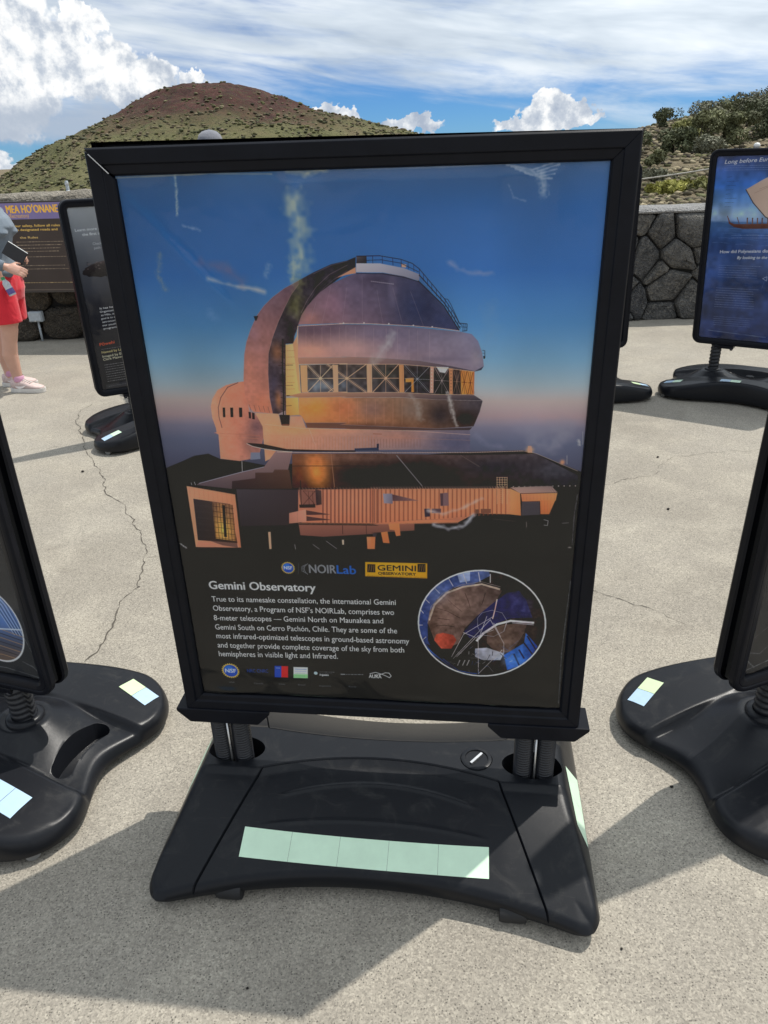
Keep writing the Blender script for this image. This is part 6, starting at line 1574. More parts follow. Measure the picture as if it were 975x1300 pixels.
('L',[(221.0,929.1),(232.9,929.1)],1.2,(220,226,236),1.0),
('P',[(271.3,924.7),(311.5,924.0),(308.6,951.8),(268.2,952.7)],'x',[(0.0,(206,214,214))],1.0),
('P',[(269.3,942.9),(309.6,942.1),(308.6,951.8),(268.2,952.7)],'x',[(0.0,(150,200,150))],1.0),
('L',[(274.3,929.9),(307.4,929.4)],1.4,(110,130,180),1.0),
('L',[(273.7,935.2),(305.7,934.8)],1,(150,150,190),1.0),
('L',[(273.6,947.0),(302.1,946.8)],1.2,(96,150,110),1.0),
('L',[(274.3,940.6),(302.8,939.8)],0.8,(120,150,120),1.0),
('O',(332.5,937.9),5.3,(190,210,230)),
('D',(343.4,934.2),(385.6,933.3),2.6,(170,172,176)),
('D',(343.0,938.4),(378.3,937.4),2.2,(150,152,156)),
('T', 'Argentina', (342.5, 943.8), (368.4, 943.2), 4.7, (206, 208, 212), 0.01),
('D',(402.8,937.8),(418.0,937.5),6,(206,208,212)),
('D',(421.5,937.3),(464.6,936.0),5,(160,162,166)),
('T', 'AURA', (480.4, 943.7), (515.1, 943.6), 9.0, (232, 232, 234), 0.02),
('L',[(483.3,933.0),(499.6,929.0),(517.9,933.5),(528.1,937.2),(537.1,941.0),(541.9,936.6),(536.4,929.4),(526.1,928.9),(513.3,933.7),(497.0,936.6)],2.0,(226,226,230),1.0),
('T', 'USA', (80.6, 973.6), (96.5, 973.5), 4.0, (110, 111, 114), 0),
('T', 'Canada', (152.5, 973.4), (179.2, 972.8), 4.0, (110, 111, 114), 0),
('T', 'Chile', (224.0, 972.1), (242.0, 971.9), 3.9, (110, 111, 114), 0),
('T', 'Brazil', (279.2, 971.7), (299.5, 971.3), 4.0, (110, 111, 114), 0),
('T', 'Argentina', (338.7, 972.0), (372.0, 971.0), 3.9, (110, 111, 114), 0),
('T', 'Korea', (422.8, 970.1), (443.9, 969.7), 3.9, (110, 111, 114), 0),
('E',),
('I',(781.1,804.5),161.0,119.9),
('P',[(604.8,677.9),(946.0,668.0),(970.4,936.8),(600.0,954.8)],'x',[(0.0,(42,36,38)),(0.5,(52,46,46)),(1.0,(58,52,50))],1.0),
('P',[(604.8,677.9),(790.0,672.5),(799.2,693.9),(757.9,713.5),(707.1,722.5),(664.3,750.3),(642.4,797.2),(642.2,844.8),(664.5,884.5),(600.3,937.7)],'x',[(0.0,(56,68,110)),(0.5,(70,84,128)),(1.0,(84,96,132))],1.0),
('P',[(715.1,689.2),(748.6,684.5),(749.2,706.4),(723.9,710.9)],'x',[(0.0,(190,200,224))],0.7),
('P',[(642.4,805.1),(646.9,777.7),(668.7,750.1),(707.2,726.3),(757.9,715.0),(817.1,717.5),(830.1,725.9),(810.5,756.6),(768.7,784.8),(739.1,813.1),(722.3,849.6),(691.3,863.0),(660.0,844.1)],'x',[(0.0,(92,74,68)),(0.333,(112,92,86)),(0.667,(98,82,78)),(1.0,(80,68,66))],1.0),
('L',[(646.0,797.1),(660.0,761.8),(690.1,735.0),(732.6,719.5),(779.0,712.8),(823.6,722.5)],5.5,(176,160,148),1.0),
('L',[(642.4,805.1),(651.3,766.0),(681.5,735.3),(728.3,715.2),(778.8,707.7),(825.5,717.2)],1.6,(120,112,112),1.0),
('L',[(637.8,837.0),(617.5,853.9)],2.2,(186,180,182),1.0),
('L',[(629.1,809.5),(618.5,809.9)],2.2,(186,180,182),1.0),
('L',[(631.5,782.1),(620.7,770.9)],2.2,(186,180,182),1.0),
('L',[(647.0,758.5),(634.0,747.5)],2.2,(186,180,182),1.0),
('L',[(672.9,735.6),(655.7,720.5)],2.2,(186,180,182),1.0),
('L',[(707.0,718.8),(694.1,700.8)],2.2,(186,180,182),1.0),
('L',[(740.9,711.8),(732.0,692.3)],2.2,(186,180,182),1.0),
('L',[(774.6,707.8),(769.7,687.5)],2.2,(186,180,182),1.0),
('L',[(799.9,708.5),(799.1,690.3)],2.2,(186,180,182),1.0),
('L',[(694.6,749.2),(707.7,760.2),(729.5,774.7)],1.3,(52,42,42),1.0),
('L',[(737.2,733.5),(746.2,751.2),(751.8,767.0)],1.3,(52,42,42),1.0),
('L',[(666.5,769.2),(694.9,775.9),(725.5,790.2)],1.3,(52,42,42),1.0),
('L',[(664.4,810.5),(686.4,808.1),(712.8,811.0)],1.3,(52,42,42),1.0),
('L',[(788.2,731.8),(784.5,746.1),(780.6,757.6)],1.3,(52,42,42),1.0),
('L',[(668.8,792.4),(699.4,795.1)],1.3,(52,42,42),1.0),
('P',[(659.1,844.1),(664.5,829.9),(682.1,825.6),(708.7,830.1),(717.7,841.7),(704.7,862.4),(677.9,863.5)],'x',[(0.0,(176,88,70)),(1.0,(150,74,64))],1.0),
('P',[(737.1,821.1),(768.7,784.8),(810.3,752.8),(843.0,730.0),(872.0,724.6),(890.0,742.5),(909.9,783.4),(854.7,786.2),(821.0,798.3),(783.4,831.1),(752.9,836.3)],'x',[(0.0,(44,46,76)),(0.333,(46,48,84)),(0.667,(52,50,80)),(1.0,(56,56,84))],1.0),
('P',[(795.8,814.8),(838.4,801.5),(898.0,795.3),(891.2,818.9),(863.7,863.7),(824.5,869.4),(797.1,846.5)],'x',[(0.0,(84,70,66)),(0.5,(98,82,76)),(1.0,(76,64,62))],1.0),
('L',[(770.6,841.6),(787.4,823.0),(821.2,801.4),(855.1,792.3),(913.3,794.8)],6.5,(206,200,204),1.0),
('L',[(859.6,796.8),(913.7,799.4)],2.2,(150,146,152),1.0),
('P',[(766.8,859.8),(797.5,856.9),(842.1,868.7),(834.1,885.3),(789.9,887.2),(767.4,880.0)],'x',[(0.0,(150,150,162)),(1.0,(186,186,194))],1.0),
('P',[(754.7,901.2),(808.4,902.9),(813.1,908.8),(763.9,911.1)],'x',[(0.0,(176,176,186))],1.0),
('P',[(842.3,872.7),(892.8,842.5),(895.4,818.7),(927.9,849.0),(904.9,890.3),(853.2,909.1)],'x',[(0.0,(48,88,158)),(0.5,(66,112,180)),(1.0,(40,70,136))],1.0),
('L',[(880.9,859.0),(895.3,878.5)],4.5,(34,38,60),1.0),
('L',[(868.4,869.5),(883.3,895.3)],4.5,(34,38,60),1.0),
('L',[(900.3,826.4),(924.2,857.1)],4.5,(34,38,60),1.0),
('L',[(892.8,842.5),(921.1,873.3)],4.5,(34,38,60),1.0),
('P',[(637.7,853.1),(664.5,884.5),(709.9,915.7),(764.5,929.9),(844.7,917.8),(843.8,901.2),(772.5,900.3),(723.0,886.1),(682.4,867.4)],'x',[(0.0,(36,32,36)),(1.0,(44,42,50))],1.0),
('L',[(637.6,861.2),(669.0,884.3),(709.9,911.5)],2.2,(60,108,186),1.0),
('L',[(723.5,915.1),(755.2,919.9),(773.2,921.1)],2.2,(60,108,186),1.0),
('L',[(682.6,887.9),(723.5,915.1)],2.2,(60,108,186),1.0),
('L',[(705.0,882.8),(737.2,825.0)],1.7,(176,170,172),1.0),
('L',[(709.5,886.7),(803.5,791.2)],1.7,(176,170,172),1.0),
('L',[(718.4,882.2),(766.0,835.8)],1.7,(176,170,172),1.0),
('L',[(773.7,829.5),(777.7,920.9)],1.7,(176,170,172),1.0),
('L',[(777.3,831.3),(794.5,783.8)],1.7,(176,170,172),1.0),
('L',[(803.5,791.2),(840.8,844.6)],1.7,(176,170,172),1.0),
('L',[(840.8,844.6),(842.5,876.8)],1.7,(176,170,172),1.0),
('L',[(812.4,798.6),(831.2,829.2)],1.7,(176,170,172),1.0),
('L',[(777.7,920.9),(837.3,860.8)],1.7,(176,170,172),1.0),
('L',[(735.0,823.1),(772.6,835.5)],1.7,(176,170,172),1.0),
('L',[(737.2,827.0),(811.7,783.2)],1.7,(176,170,172),1.0),
('L',[(770.3,831.6),(813.2,814.2)],1.7,(176,170,172),1.0),
('L',[(845.1,797.4),(839.3,817.1)],1.7,(176,170,172),1.0),
('L',[(818.4,745.0),(814.4,767.8),(809.4,789.0)],3,(226,190,180),1.0),
('L',[(771.0,788.5),(781.4,776.6),(806.8,769.6),(832.7,774.8),(846.6,793.4),(839.3,817.1),(813.9,829.9),(783.2,827.1),(771.7,808.0),(771.0,788.5)],1.2,(150,148,156),1.0),
('L',[(801.1,899.1),(816.9,914.9)],0.6290052282836147,(188,184,186),0.8),
('L',[(776.6,914.7),(780.0,921.6)],1.4684454578650952,(70,96,150),0.8),
('L',[(760.9,855.2),(752.2,861.6)],1.5163453718085518,(96,94,100),0.8),
('L',[(822.1,856.6),(834.7,844.5)],0.7322408542169246,(96,94,100),0.8),
('L',[(853.8,844.5),(861.3,852.6)],0.8893051677469265,(96,94,100),0.8),
('L',[(854.3,881.9),(864.0,868.9)],1.5665643123171953,(96,94,100),0.8),
('L',[(842.8,865.4),(839.0,859.9)],0.9318544872206381,(150,148,152),0.8),
('L',[(831.6,886.6),(833.9,889.4)],1.418518074647071,(34,32,38),0.8),
('L',[(777.3,869.4),(776.9,872.7)],1.5492204766705262,(150,148,152),0.8),
('L',[(758.0,876.8),(759.7,874.7)],1.0528222534561686,(150,148,152),0.8),
('L',[(814.4,889.8),(826.9,881.1)],0.9443818130530119,(70,96,150),0.8),
('L',[(757.8,885.4),(771.1,870.1)],1.4596943191875802,(34,32,38),0.8),
('L',[(706.8,918.3),(688.2,913.8)],0.9399595266258446,(96,94,100),0.8),
('L',[(848.6,882.6),(843.5,879.6)],1.2268057685261073,(150,148,152),0.8),
('L',[(815.6,867.4),(815.3,871.0)],1.1335307413608344,(188,184,186),0.8),
('L',[(765.2,864.7),(769.0,873.4)],0.7456290189602018,(70,96,150),0.8),
('L',[(857.3,889.1),(865.5,885.5)],1.5497985626218989,(188,184,186),0.8),
('L',[(802.5,902.3),(792.7,901.5)],0.8948129262119711,(70,96,150),0.8),
('L',[(774.5,919.0),(788.5,931.7)],1.2888390461318568,(70,96,150),0.8),
('L',[(751.1,867.7),(750.8,874.2)],1.5598158834829645,(188,184,186),0.8),
('L',[(801.2,881.4),(796.0,872.7)],1.4673868067773022,(188,184,186),0.8),
('L',[(759.2,904.3),(772.4,910.3)],0.9634317633458549,(34,32,38),0.8),
('L',[(812.9,865.5),(812.4,875.2)],1.5568854268308545,(34,32,38),0.8),
('L',[(754.4,860.7),(772.9,859.1)],1.2716429239040994,(34,32,38),0.8),
('L',[(775.9,905.6),(781.0,912.8)],1.3378273527139064,(34,32,38),0.8),
('L',[(832.4,869.5),(849.4,881.7)],1.5565164769764188,(34,32,38),0.8),
('L',[(784.0,884.6),(764.5,900.3)],0.8828581980722068,(70,96,150),0.8),
('L',[(713.3,897.6),(708.4,903.2)],1.265556229177349,(188,184,186),0.8),
('L',[(768.3,891.9),(782.2,896.2)],0.7955988568069269,(150,148,152),0.8),
('L',[(794.9,890.7),(787.1,896.0)],1.5864683931439034,(150,148,152),0.8),
('L',[(855.8,855.6),(877.7,837.6)],0.7933601017916257,(70,96,150),0.8),
('L',[(706.3,883.1),(701.0,887.1)],1.318015230470764,(96,94,100),0.8),
('L',[(760.5,872.6),(786.3,886.2)],0.9738796559301813,(188,184,186),0.8),
('L',[(706.5,893.8),(693.0,895.7)],0.8931918200723864,(188,184,186),0.8),
('L',[(756.5,857.4),(752.6,859.2)],0.7421124872325021,(70,96,150),0.8),
('L',[(796.5,886.5),(817.6,900.8)],1.4212343073894604,(34,32,38),0.8),
('L',[(806.2,873.1),(799.6,886.0)],1.2294562956429993,(34,32,38),0.8),
('L',[(842.6,871.1),(840.1,865.1)],0.9838915449465743,(70,96,150),0.8),
('L',[(836.1,856.0),(839.0,861.1)],1.0154917152201481,(34,32,38),0.8),
('L',[(752.9,918.7),(752.3,912.5)],1.2600588457412019,(150,148,152),0.8),
('L',[(853.1,861.3),(836.4,852.8)],1.1325646516704215,(70,96,150),0.8),
('L',[(745.6,915.7),(753.6,909.5)],1.3214562892081232,(96,94,100),0.8),
('L',[(746.6,883.4),(774.2,883.0)],0.6161727649003168,(150,148,152),0.8),
('L',[(720.4,869.4),(731.2,873.5)],1.0643367405963295,(150,148,152),0.8),
('L',[(759.1,901.0),(761.5,891.0)],1.2857328855736048,(70,96,150),0.8),
('L',[(718.2,898.7),(701.1,896.9)],1.175641786225269,(188,184,186),0.8),
('L',[(773.0,784.6),(734.1,786.1)],0.5,(60,50,48),0.5),
('L',[(770.9,799.0),(733.4,791.9)],0.5,(60,50,48),0.5),
('L',[(763.5,812.2),(730.0,797.1)],0.5,(60,50,48),0.5),
('L',[(751.6,823.7),(725.3,801.5)],0.5,(60,50,48),0.5),
('L',[(736.0,832.2),(719.3,804.9)],0.5,(60,50,48),0.5),
('L',[(718.1,837.3),(712.3,806.7)],0.5,(60,50,48),0.5),
('L',[(699.5,838.1),(704.4,807.0)],0.5,(60,50,48),0.5),
('L',[(681.3,834.4),(697.4,805.7)],0.5,(60,50,48),0.5),
('L',[(665.3,827.1),(691.2,802.8)],0.5,(60,50,48),0.5),
('L',[(652.9,816.5),(686.3,798.7)],0.5,(60,50,48),0.5),
('L',[(645.0,803.8),(682.8,793.8)],0.5,(60,50,48),0.5),
('L',[(642.5,789.4),(681.9,788.0)],0.5,(60,50,48),0.5),
('L',[(645.2,775.0),(682.7,782.1)],0.5,(60,50,48),0.5),
('L',[(653.1,762.1),(686.2,777.0)],0.5,(60,50,48),0.5),
('L',[(665.2,751.0),(690.9,772.6)],0.5,(60,50,48),0.5),
('L',[(680.7,742.9),(697.0,769.3)],0.5,(60,50,48),0.5),
('L',[(698.3,738.2),(703.9,767.5)],0.5,(60,50,48),0.5),
('L',[(716.3,737.6),(711.7,767.3)],0.5,(60,50,48),0.5),
('L',[(733.9,741.1),(718.6,768.5)],0.5,(60,50,48),0.5),
('L',[(749.5,748.1),(724.7,771.4)],0.5,(60,50,48),0.5),
('L',[(761.8,758.3),(729.5,775.4)],0.5,(60,50,48),0.5),
('L',[(770.0,770.5),(733.1,780.3)],0.5,(60,50,48),0.5),
('L',[(727.5,890.0),(721.5,902.7)],3,(190,186,186),1.0),
('L',[(740.9,889.4),(734.9,902.0)],3,(190,186,186),1.0),
('L',[(752.1,888.9),(746.2,901.5)],3,(190,186,186),1.0),
('S',(707.7,760.2),51.6,26.8,(140,118,108),0.35),
('S',(664.3,731.4),25.8,22.6,(150,170,210),0.3),
('S',(878.2,754.2),29.4,22.7,(84,88,150),0.3),
('S',(840.3,836.7),39.0,19.9,(120,100,90),0.3),
('S',(709.8,903.2),62.7,25.1,(14,12,16),0.5),
('S',(900.6,716.3),29.0,33.3,(22,20,24),0.5),
('S',(864.9,883.9),26.3,16.3,(150,200,250),0.35),
('M',0.3,70,10),
('M',0.2,160,11),
('E',),
]

# ---- main print: observatory at sunset with caption
def main_print():
    W, H = 1120, 1510; cv = Canvas(W, H, (47, 48, 51)); cv.asp = .7576 / 1.0211
    v = np.linspace(0, 1000, H); stops = [(0, (70, 96, 134)), (60, (58, 98, 150)), (150, (56, 104, 162)), (230, (78, 126, 170)), (290, (114, 148, 174)), (330, (142, 152, 162)), (358, (160, 144, 144)), (384, (146, 124, 130)), (404, (110, 104, 122)), (430, (88, 90, 112)), (480, (74, 74, 94)), (1000, (50, 50, 54))]
    sky_ = np.stack([np.interp(v, [s_[0] for s_ in stops], [s_[1][i] for s_ in stops]) for i in range(3)], -1)[:, None, :]
    u = np.linspace(0, 1, W)[None, :, None]; cv.a[:] = sky_ * np.array((1.05, 1.07, 1.05)) * (1 + .10 * (u - .45)) ; cv.a[:] = cv.a * .84 + cv.a.mean(-1, keepdims=True) * .16; cv.mottling(.14, 7, 3); cv.mottling(.08, 3, 4)
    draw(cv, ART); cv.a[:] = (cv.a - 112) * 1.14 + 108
    # reflections and whitened creases of the plastic cover, painted into the print
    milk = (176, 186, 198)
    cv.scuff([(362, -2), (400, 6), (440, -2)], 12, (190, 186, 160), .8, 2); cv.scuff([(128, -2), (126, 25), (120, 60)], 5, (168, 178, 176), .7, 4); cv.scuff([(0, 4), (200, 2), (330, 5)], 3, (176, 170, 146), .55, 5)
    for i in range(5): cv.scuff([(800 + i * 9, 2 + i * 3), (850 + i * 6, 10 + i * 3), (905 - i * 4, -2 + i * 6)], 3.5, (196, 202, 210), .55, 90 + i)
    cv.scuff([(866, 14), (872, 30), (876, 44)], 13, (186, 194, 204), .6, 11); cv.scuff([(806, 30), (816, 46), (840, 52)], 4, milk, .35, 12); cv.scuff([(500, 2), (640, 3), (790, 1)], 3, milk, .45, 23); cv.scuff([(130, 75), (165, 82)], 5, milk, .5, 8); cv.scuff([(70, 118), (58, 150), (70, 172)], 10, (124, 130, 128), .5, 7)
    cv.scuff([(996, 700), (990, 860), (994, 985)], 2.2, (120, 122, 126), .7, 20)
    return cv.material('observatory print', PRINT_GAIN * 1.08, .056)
def pale(cv, y0, x0, x1, n, dy, hgt, c, slope=0):
    for i in range(n): cv.dash((x0, y0 + i * dy), (x1 - (i * 37 % 40), y0 + i * dy + slope), hgt, c, i)
def canoe_print():
    cv = Canvas(640, 915, (30, 50, 110)); cv.asp = .7
    v = np.linspace(0, 1000, 915); st = [(0, (62, 72, 108)), (60, (70, 96, 150)), (150, (64, 112, 180)), (230, (104, 146, 198)), (300, (160, 182, 206)), (335, (130, 156, 192)), (345, (60, 92, 134)), (420, (48, 76, 124)), (480, (44, 66, 112)), (560, (54, 76, 122)), (700, (46, 66, 112)), (1000, (36, 48, 86))]
    cv.a[:] = np.stack([np.interp(v, [q[0] for q in st], [q[1][i] for q in st]) for i in range(3)], -1)[:, None, :]; cv.mottling(.5, 9, 31); cv.mottling(.25, 30, 32)
    for i in range(26): 
        y = 345 + i * 5.2; x = (i * 173) % 900; cv.scuff([(x, y), (x + 60, y - 3), (x + 130, y + 2)], 3, (120, 150, 196), .6, 40 + i)
    cv.poly([(236, 172), (330, 130), (480, 70), (640, 40), (700, 120), (560, 330), (470, 335), (400, 312), (300, 240)], 'x', [(0, (186, 164, 150)), (.5, (206, 186, 172)), (1, (170, 150, 140))]); cv.line([(236, 172), (300, 240), (400, 312), (470, 336)], 6, (40, 32, 34)); cv.line([(300, 190), (420, 150)], 2, (140, 110, 96)); cv.line([(330, 170), (470, 130)], 2, (140, 110, 96))
    cv.poly([(122, 312), (140, 340), (180, 352), (300, 350), (640, 340), (640, 366), (430, 372), (250, 378), (180, 368), (140, 350)], 'y', [(0, (120, 70, 52)), (1, (70, 40, 34))]); cv.line([(122, 310), (150, 346)], 5, (92, 56, 46)); cv.line([(196, 316), (216, 348)], 5, (92, 56, 46))
    for x in (272, 310, 346, 380, 420, 455): cv.line([(x, 326), (x + 3, 348)], 9, (110, 76, 62)); cv.ell((x, 321), 5, 4, (70, 46, 40))
    for i in range(7): cv.line([(60, 372 + i * 3), (400 + i * 40, 376 + i * 4)], 1.6, (90, 124, 176), .7)
    cv.text('Long before Eur', (60, 40), (372, 30), 20, (236, 238, 244), .008, .18)
    pale(cv, 50, 60, 420, 3, 11, 5, (176, 190, 220)); 
    for i in range(8): cv.dash((92, 108 + i * 22), (92 + 30 + (i * 53 % 70), 106 + i * 22), 6, (28, 34, 66), i)
    for i in range(2): cv.dash((170, 412 + i * 14), (520, 406 + i * 14), 6, (186, 198, 226), i)
    cv.text('How did Polynesians disco', (98, 512), (486, 496), 17, (232, 236, 246), .012); cv.text('By looking to the st', (232, 540), (486, 531), 16, (226, 232, 244), .012, .2)
    pale(cv, 578, 100, 420, 6, 13, 5, (168, 182, 216), -3); pale(cv, 706, 100, 420, 9, 13.5, 5, (168, 182, 216), -3); pale(cv, 872, 104, 420, 5, 12, 4.5, (160, 176, 212), -3)
    cv.scuff([(70, 955), (300, 962), (520, 968)], 4, (170, 190, 210), .5, 77); cv.scuff([(470, 600), (440, 700)], 2, (150, 160, 190), .4, 78); cv.line([(440, 640), (470, 628), (470, 652), (440, 640)], 3, (190, 200, 220))
    return cv.material('sailing canoe print', PRINT_GAIN, .010)
def comet_print():
    cv = Canvas(560, 790, (26, 27, 32)); cv.asp = .7
    v = np.linspace(0, 1000, 790); st = [(0, (146, 150, 154)), (110, (118, 122, 128)), (250, (84, 87, 94)), (420, (52, 54, 62)), (520, (30, 31, 38)), (1000, (24, 25, 30))]
    cv.a[:] = np.stack([np.interp(v, [q[0] for q in st], [q[1][i] for q in st]) for i in range(3)], -1)[:, None, :]; cv.mottling(.12, 6, 51)
    r = random.Random(4); P = []
    for i in range(40):
        t = i / 40 * 6.2832; P.append((240 + 215 * math.cos(t) * (1 + r.uniform(-.05, .05)), 318 + 46 * math.sin(t) * (1 + r.uniform(-.1, .1)) - 16 * math.cos(t)))
    cv.poly(P, 'y', [(0, (88, 76, 76)), (.35, (40, 34, 36)), (1, (18, 16, 18))])
    for i in range(60): cv.ell((60 + r.random() * 340, 285 + r.random() * 40), 3 + r.random() * 5, 3, (104, 92, 90) if r.random() < .5 else (30, 26, 28), .5)
    cv.text('Learn more about', (28, 122), (256, 118), 14, (206, 210, 214), .008); cv.text('the first interste', (70, 146), (270, 142), 14, (206, 210, 214), .008)
    cv.text('Check out', (128, 196), (230, 194), 13, (184, 190, 196), 0); cv.text('path of', (132, 218), (206, 216), 13, (184, 190, 196), 0)
    for i, q in enumerate(('It has he intr', 'Organization. T', 'at Hilo, is a com', 'goal is to create', 'astronomy and', 'our youth throu', 'programs and')): cv.text(q, (92 - 4 * (i % 2), 540 + i * 19), (236 + 8 * (i % 3), 536 + i * 19), 10, (214, 216, 220), .006)
    cv.text('Pōwehi', (42, 744), (150, 738), 17, (226, 92, 60), .025); cv.dash((48, 764), (220, 762), 8, (150, 150, 154)); cv.text('Named by Larry K', (46, 788), (250, 782), 13, (214, 200, 140), .012); cv.text('Imaged by Event H', (46, 812), (260, 806), 13, (206, 204, 178), .012); cv.text('Clerk Maxwell Tel', (46, 830), (250, 824), 13, (206, 204, 178), .012)
    pale(cv, 856, 48, 420, 8, 14, 7, (186, 188, 192), -4); cv.poly([(30, 972), (420, 962), (420, 992), (30, 996)], 'x', [(0, (44, 45, 50)), (1, (52, 52, 58))]); cv.dash((50, 984), (300, 978), 7, (120, 120, 124))
    return cv.material('dark asteroid print', PRINT_GAIN, .010)
def mirror_print():
    cv = Canvas(520, 740, (34, 36, 40)); cv.asp = .7; cv.mottling(.2, 8, 61); c = (845, 862)
    cv.ell(c, 126, 106, (214, 216, 220)); m = cv.cover(cv.edges(cv.px([(c[0] + 120 * math.cos(q / 60 * 6.2832), c[1] + 101 * math.sin(q / 60 * 6.2832)) for q in range(60)]))); cl = np.zeros((cv.H, cv.W), np.float32); cl[m[2]:m[2] + m[0].shape[0], m[1]:m[1] + m[0].shape[1]] = m[0]; cv.clip = cl
    cv.poly([(700, 740), (990, 740), (990, 980), (700, 980)], 'y', [(0, (120, 150, 196)), (.45, (84, 116, 170)), (.7, (60, 66, 84)), (1, (96, 74, 56))])
    for i in range(8): cv.line([(800 + i * 14, 760), (880 + i * 8, 800), (930 + i * 6, 880)], 3, (40, 52, 80) if i % 2 else (176, 190, 210))
    for i in range(7): cv.line([(720, 880 + i * 13), (850, 868 + i * 13), (980, 884 + i * 12)], 3, (36, 34, 40) if i % 2 else (150, 120, 90))
    cv.line([(740, 850), (860, 872), (985, 860)], 6, (196, 206, 220)); cv.clip = None
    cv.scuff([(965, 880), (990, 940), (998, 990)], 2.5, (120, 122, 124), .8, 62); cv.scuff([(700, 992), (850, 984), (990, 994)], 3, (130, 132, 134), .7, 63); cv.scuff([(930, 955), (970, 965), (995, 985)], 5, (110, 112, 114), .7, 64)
    cv.dash((80, 420), (640, 418), 10, (150, 152, 156))
    return cv.material('round mirror print', PRINT_GAIN, .010)
def dark_print():
    cv = Canvas(520, 740, (30, 31, 35)); cv.asp = .7; cv.mottling(.25, 7, 71)
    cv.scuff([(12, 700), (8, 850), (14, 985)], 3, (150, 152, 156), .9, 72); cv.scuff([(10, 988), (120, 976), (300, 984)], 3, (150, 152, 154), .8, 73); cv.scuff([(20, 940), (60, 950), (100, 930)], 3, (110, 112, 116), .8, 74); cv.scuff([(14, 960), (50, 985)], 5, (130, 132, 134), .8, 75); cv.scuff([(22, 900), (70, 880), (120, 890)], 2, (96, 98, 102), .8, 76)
    return cv.material('plain dark print', PRINT_GAIN, .010)
def night_print():
    cv = Canvas(420, 600, (36, 40, 52)); cv.asp = .7; cv.mottling(.4, 5, 81); return cv.material('dim blue print', PRINT_GAIN, .010)
def board_print():
    cv = Canvas(900, 620, (44, 37, 34)); cv.mottling(.12, 8, 91)
    cv.poly([(0, 0), (1000, 0), (1000, 178), (0, 178)], 'x', [(0, (98, 88, 122)), (1, (92, 84, 120))])
    cv.text('MEA HOʻONANEA', (72, 108), (440, 108), 84, (232, 170, 60), .03); cv.text('(Recreation)', (76, 160), (210, 160), 44, (196, 150, 84), 0, .2)
    cv.text('your safety, follow all rules', (90, 262), (400, 262), 26, (206, 168, 84), .01); cv.text('on designated roads and', (96, 306), (380, 306), 26, (206, 168, 84), .01); cv.text('the Rules', (120, 392), (240, 392), 24, (180, 150, 90), .01)
    for i in range(4): cv.dash((90, 430 + i * 36), (400 - i * 14, 430 + i * 36), 10, (150, 132, 110), i)
    cv.dash((60, 600), (400, 600), 10, (140, 124, 104)); cv.dash((60, 700), (380, 700), 10, (140, 124, 104)); cv.dash((60, 740), (400, 740), 10, (140, 124, 104))
    cv.text('Hunting', (470, 268), (560, 268), 26, (206, 168, 84), .01); cv.text('with DLNR', (476, 310), (590, 310), 26, (206, 168, 84), .01); cv.text('Hikers', (480, 388), (556, 388), 26, (206, 168, 84), .01)
    for i in range(6): cv.ell((486, 430 + i * 44), 4, 6, (190, 170, 120)); cv.dash((500, 430 + i * 44), (800, 430 + i * 44), 10, (150, 132, 110), i + 20)
    cv.poly([(760, 640), (990, 600), (990, 820), (770, 800)], 'x', [(0, (70, 60, 54)), (1, (110, 92, 76))]); cv.dash((60, 900), (940, 900), 11, (170, 146, 100)); cv.line([(0, 985), (1000, 985)], 8, (70, 62, 56))
    return cv.material('recreation board print', PRINT_GAIN, .0)
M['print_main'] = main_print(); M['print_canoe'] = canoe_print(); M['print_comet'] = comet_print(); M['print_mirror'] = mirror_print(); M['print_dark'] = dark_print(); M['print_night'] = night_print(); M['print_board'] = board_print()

def sheet(name, P, mat_, parent, nx, nz, uvon=False):
    """a grid sheet from a function P(s, t) with s, t in 0..1 (t up)"""
    V = [P(i / nx, j / nz) for j in range(nz + 1) for i in range(nx + 1)]; F = [(j * (nx + 1) + i, j * (nx + 1) + i + 1, (j + 1) * (nx + 1) + i + 1, (j + 1) * (nx + 1) + i) for j in range(nz) for i in range(nx)]
    o = mesh_obj(name, V, F, mat_, parent, True)
    if uvon:
        uv = o.data.uv_layers.new(name='print'); 
        for l in o.data.loops: i = l.vertex_index; uv.data[l.index].uv = ((i % (nx + 1)) / nx, (i // (nx + 1)) / nz)
    return o
def tapes(parent, P, n, mats, gap=.004):
    """squares of tape side by side, P(s, t) gives a point on the surface"""
    for i in range(n):
        r = random.Random(i + n); a, b_ = i / n + gap / 2, (i + 1) / n - gap / 2
        sheet('tape_square', lambda s, t: P(a + (b_ - a) * s, t), mats[i % len(mats)], parent, 6, 6)

# ------------------------------------------------------------------ the big sign with square rails (plan units, scaled by K)
def rail(name, parent, side, w, h, z0, prof, yf, sgn, mat_, slip=0.0, nseg=1):
    V = []
    for d, y in prof:
        yy = yf + sgn * y
        if side == 'top': a, b_ = (-w / 2 + d, z0 + h - d), (w / 2 - d, z0 + h - d)
        elif side == 'bottom': a, b_ = (-w / 2 + d, z0 + d), (w / 2 - d, z0 + d)
        elif side == 'left': a, b_ = (-w / 2 + d, z0 + d), (-w / 2 + d, z0 + h - d - slip)
        else: a, b_ = (w / 2 - d, z0 + d), (w / 2 - d, z0 + h - d)
        V += [(a[0], yy, a[1]), (b_[0], yy, b_[1])]
    n = len(prof); F = [(2 * i, 2 * i + 1, 2 * i + 3, 2 * i + 2) for i in range(n - 1)] + [tuple(2 * i for i in range(n)), tuple(2 * i + 1 for i in reversed(range(n)))]
    o = mesh_obj(name, V, F, mat_, parent); bm = bmesh.new(); bm.from_mesh(o.data); bmesh.ops.recalc_face_normals(bm, faces=bm.faces); bm.to_mesh(o.data); bm.free()
    return autosmooth(bevel(o, .0009, 2), 30)
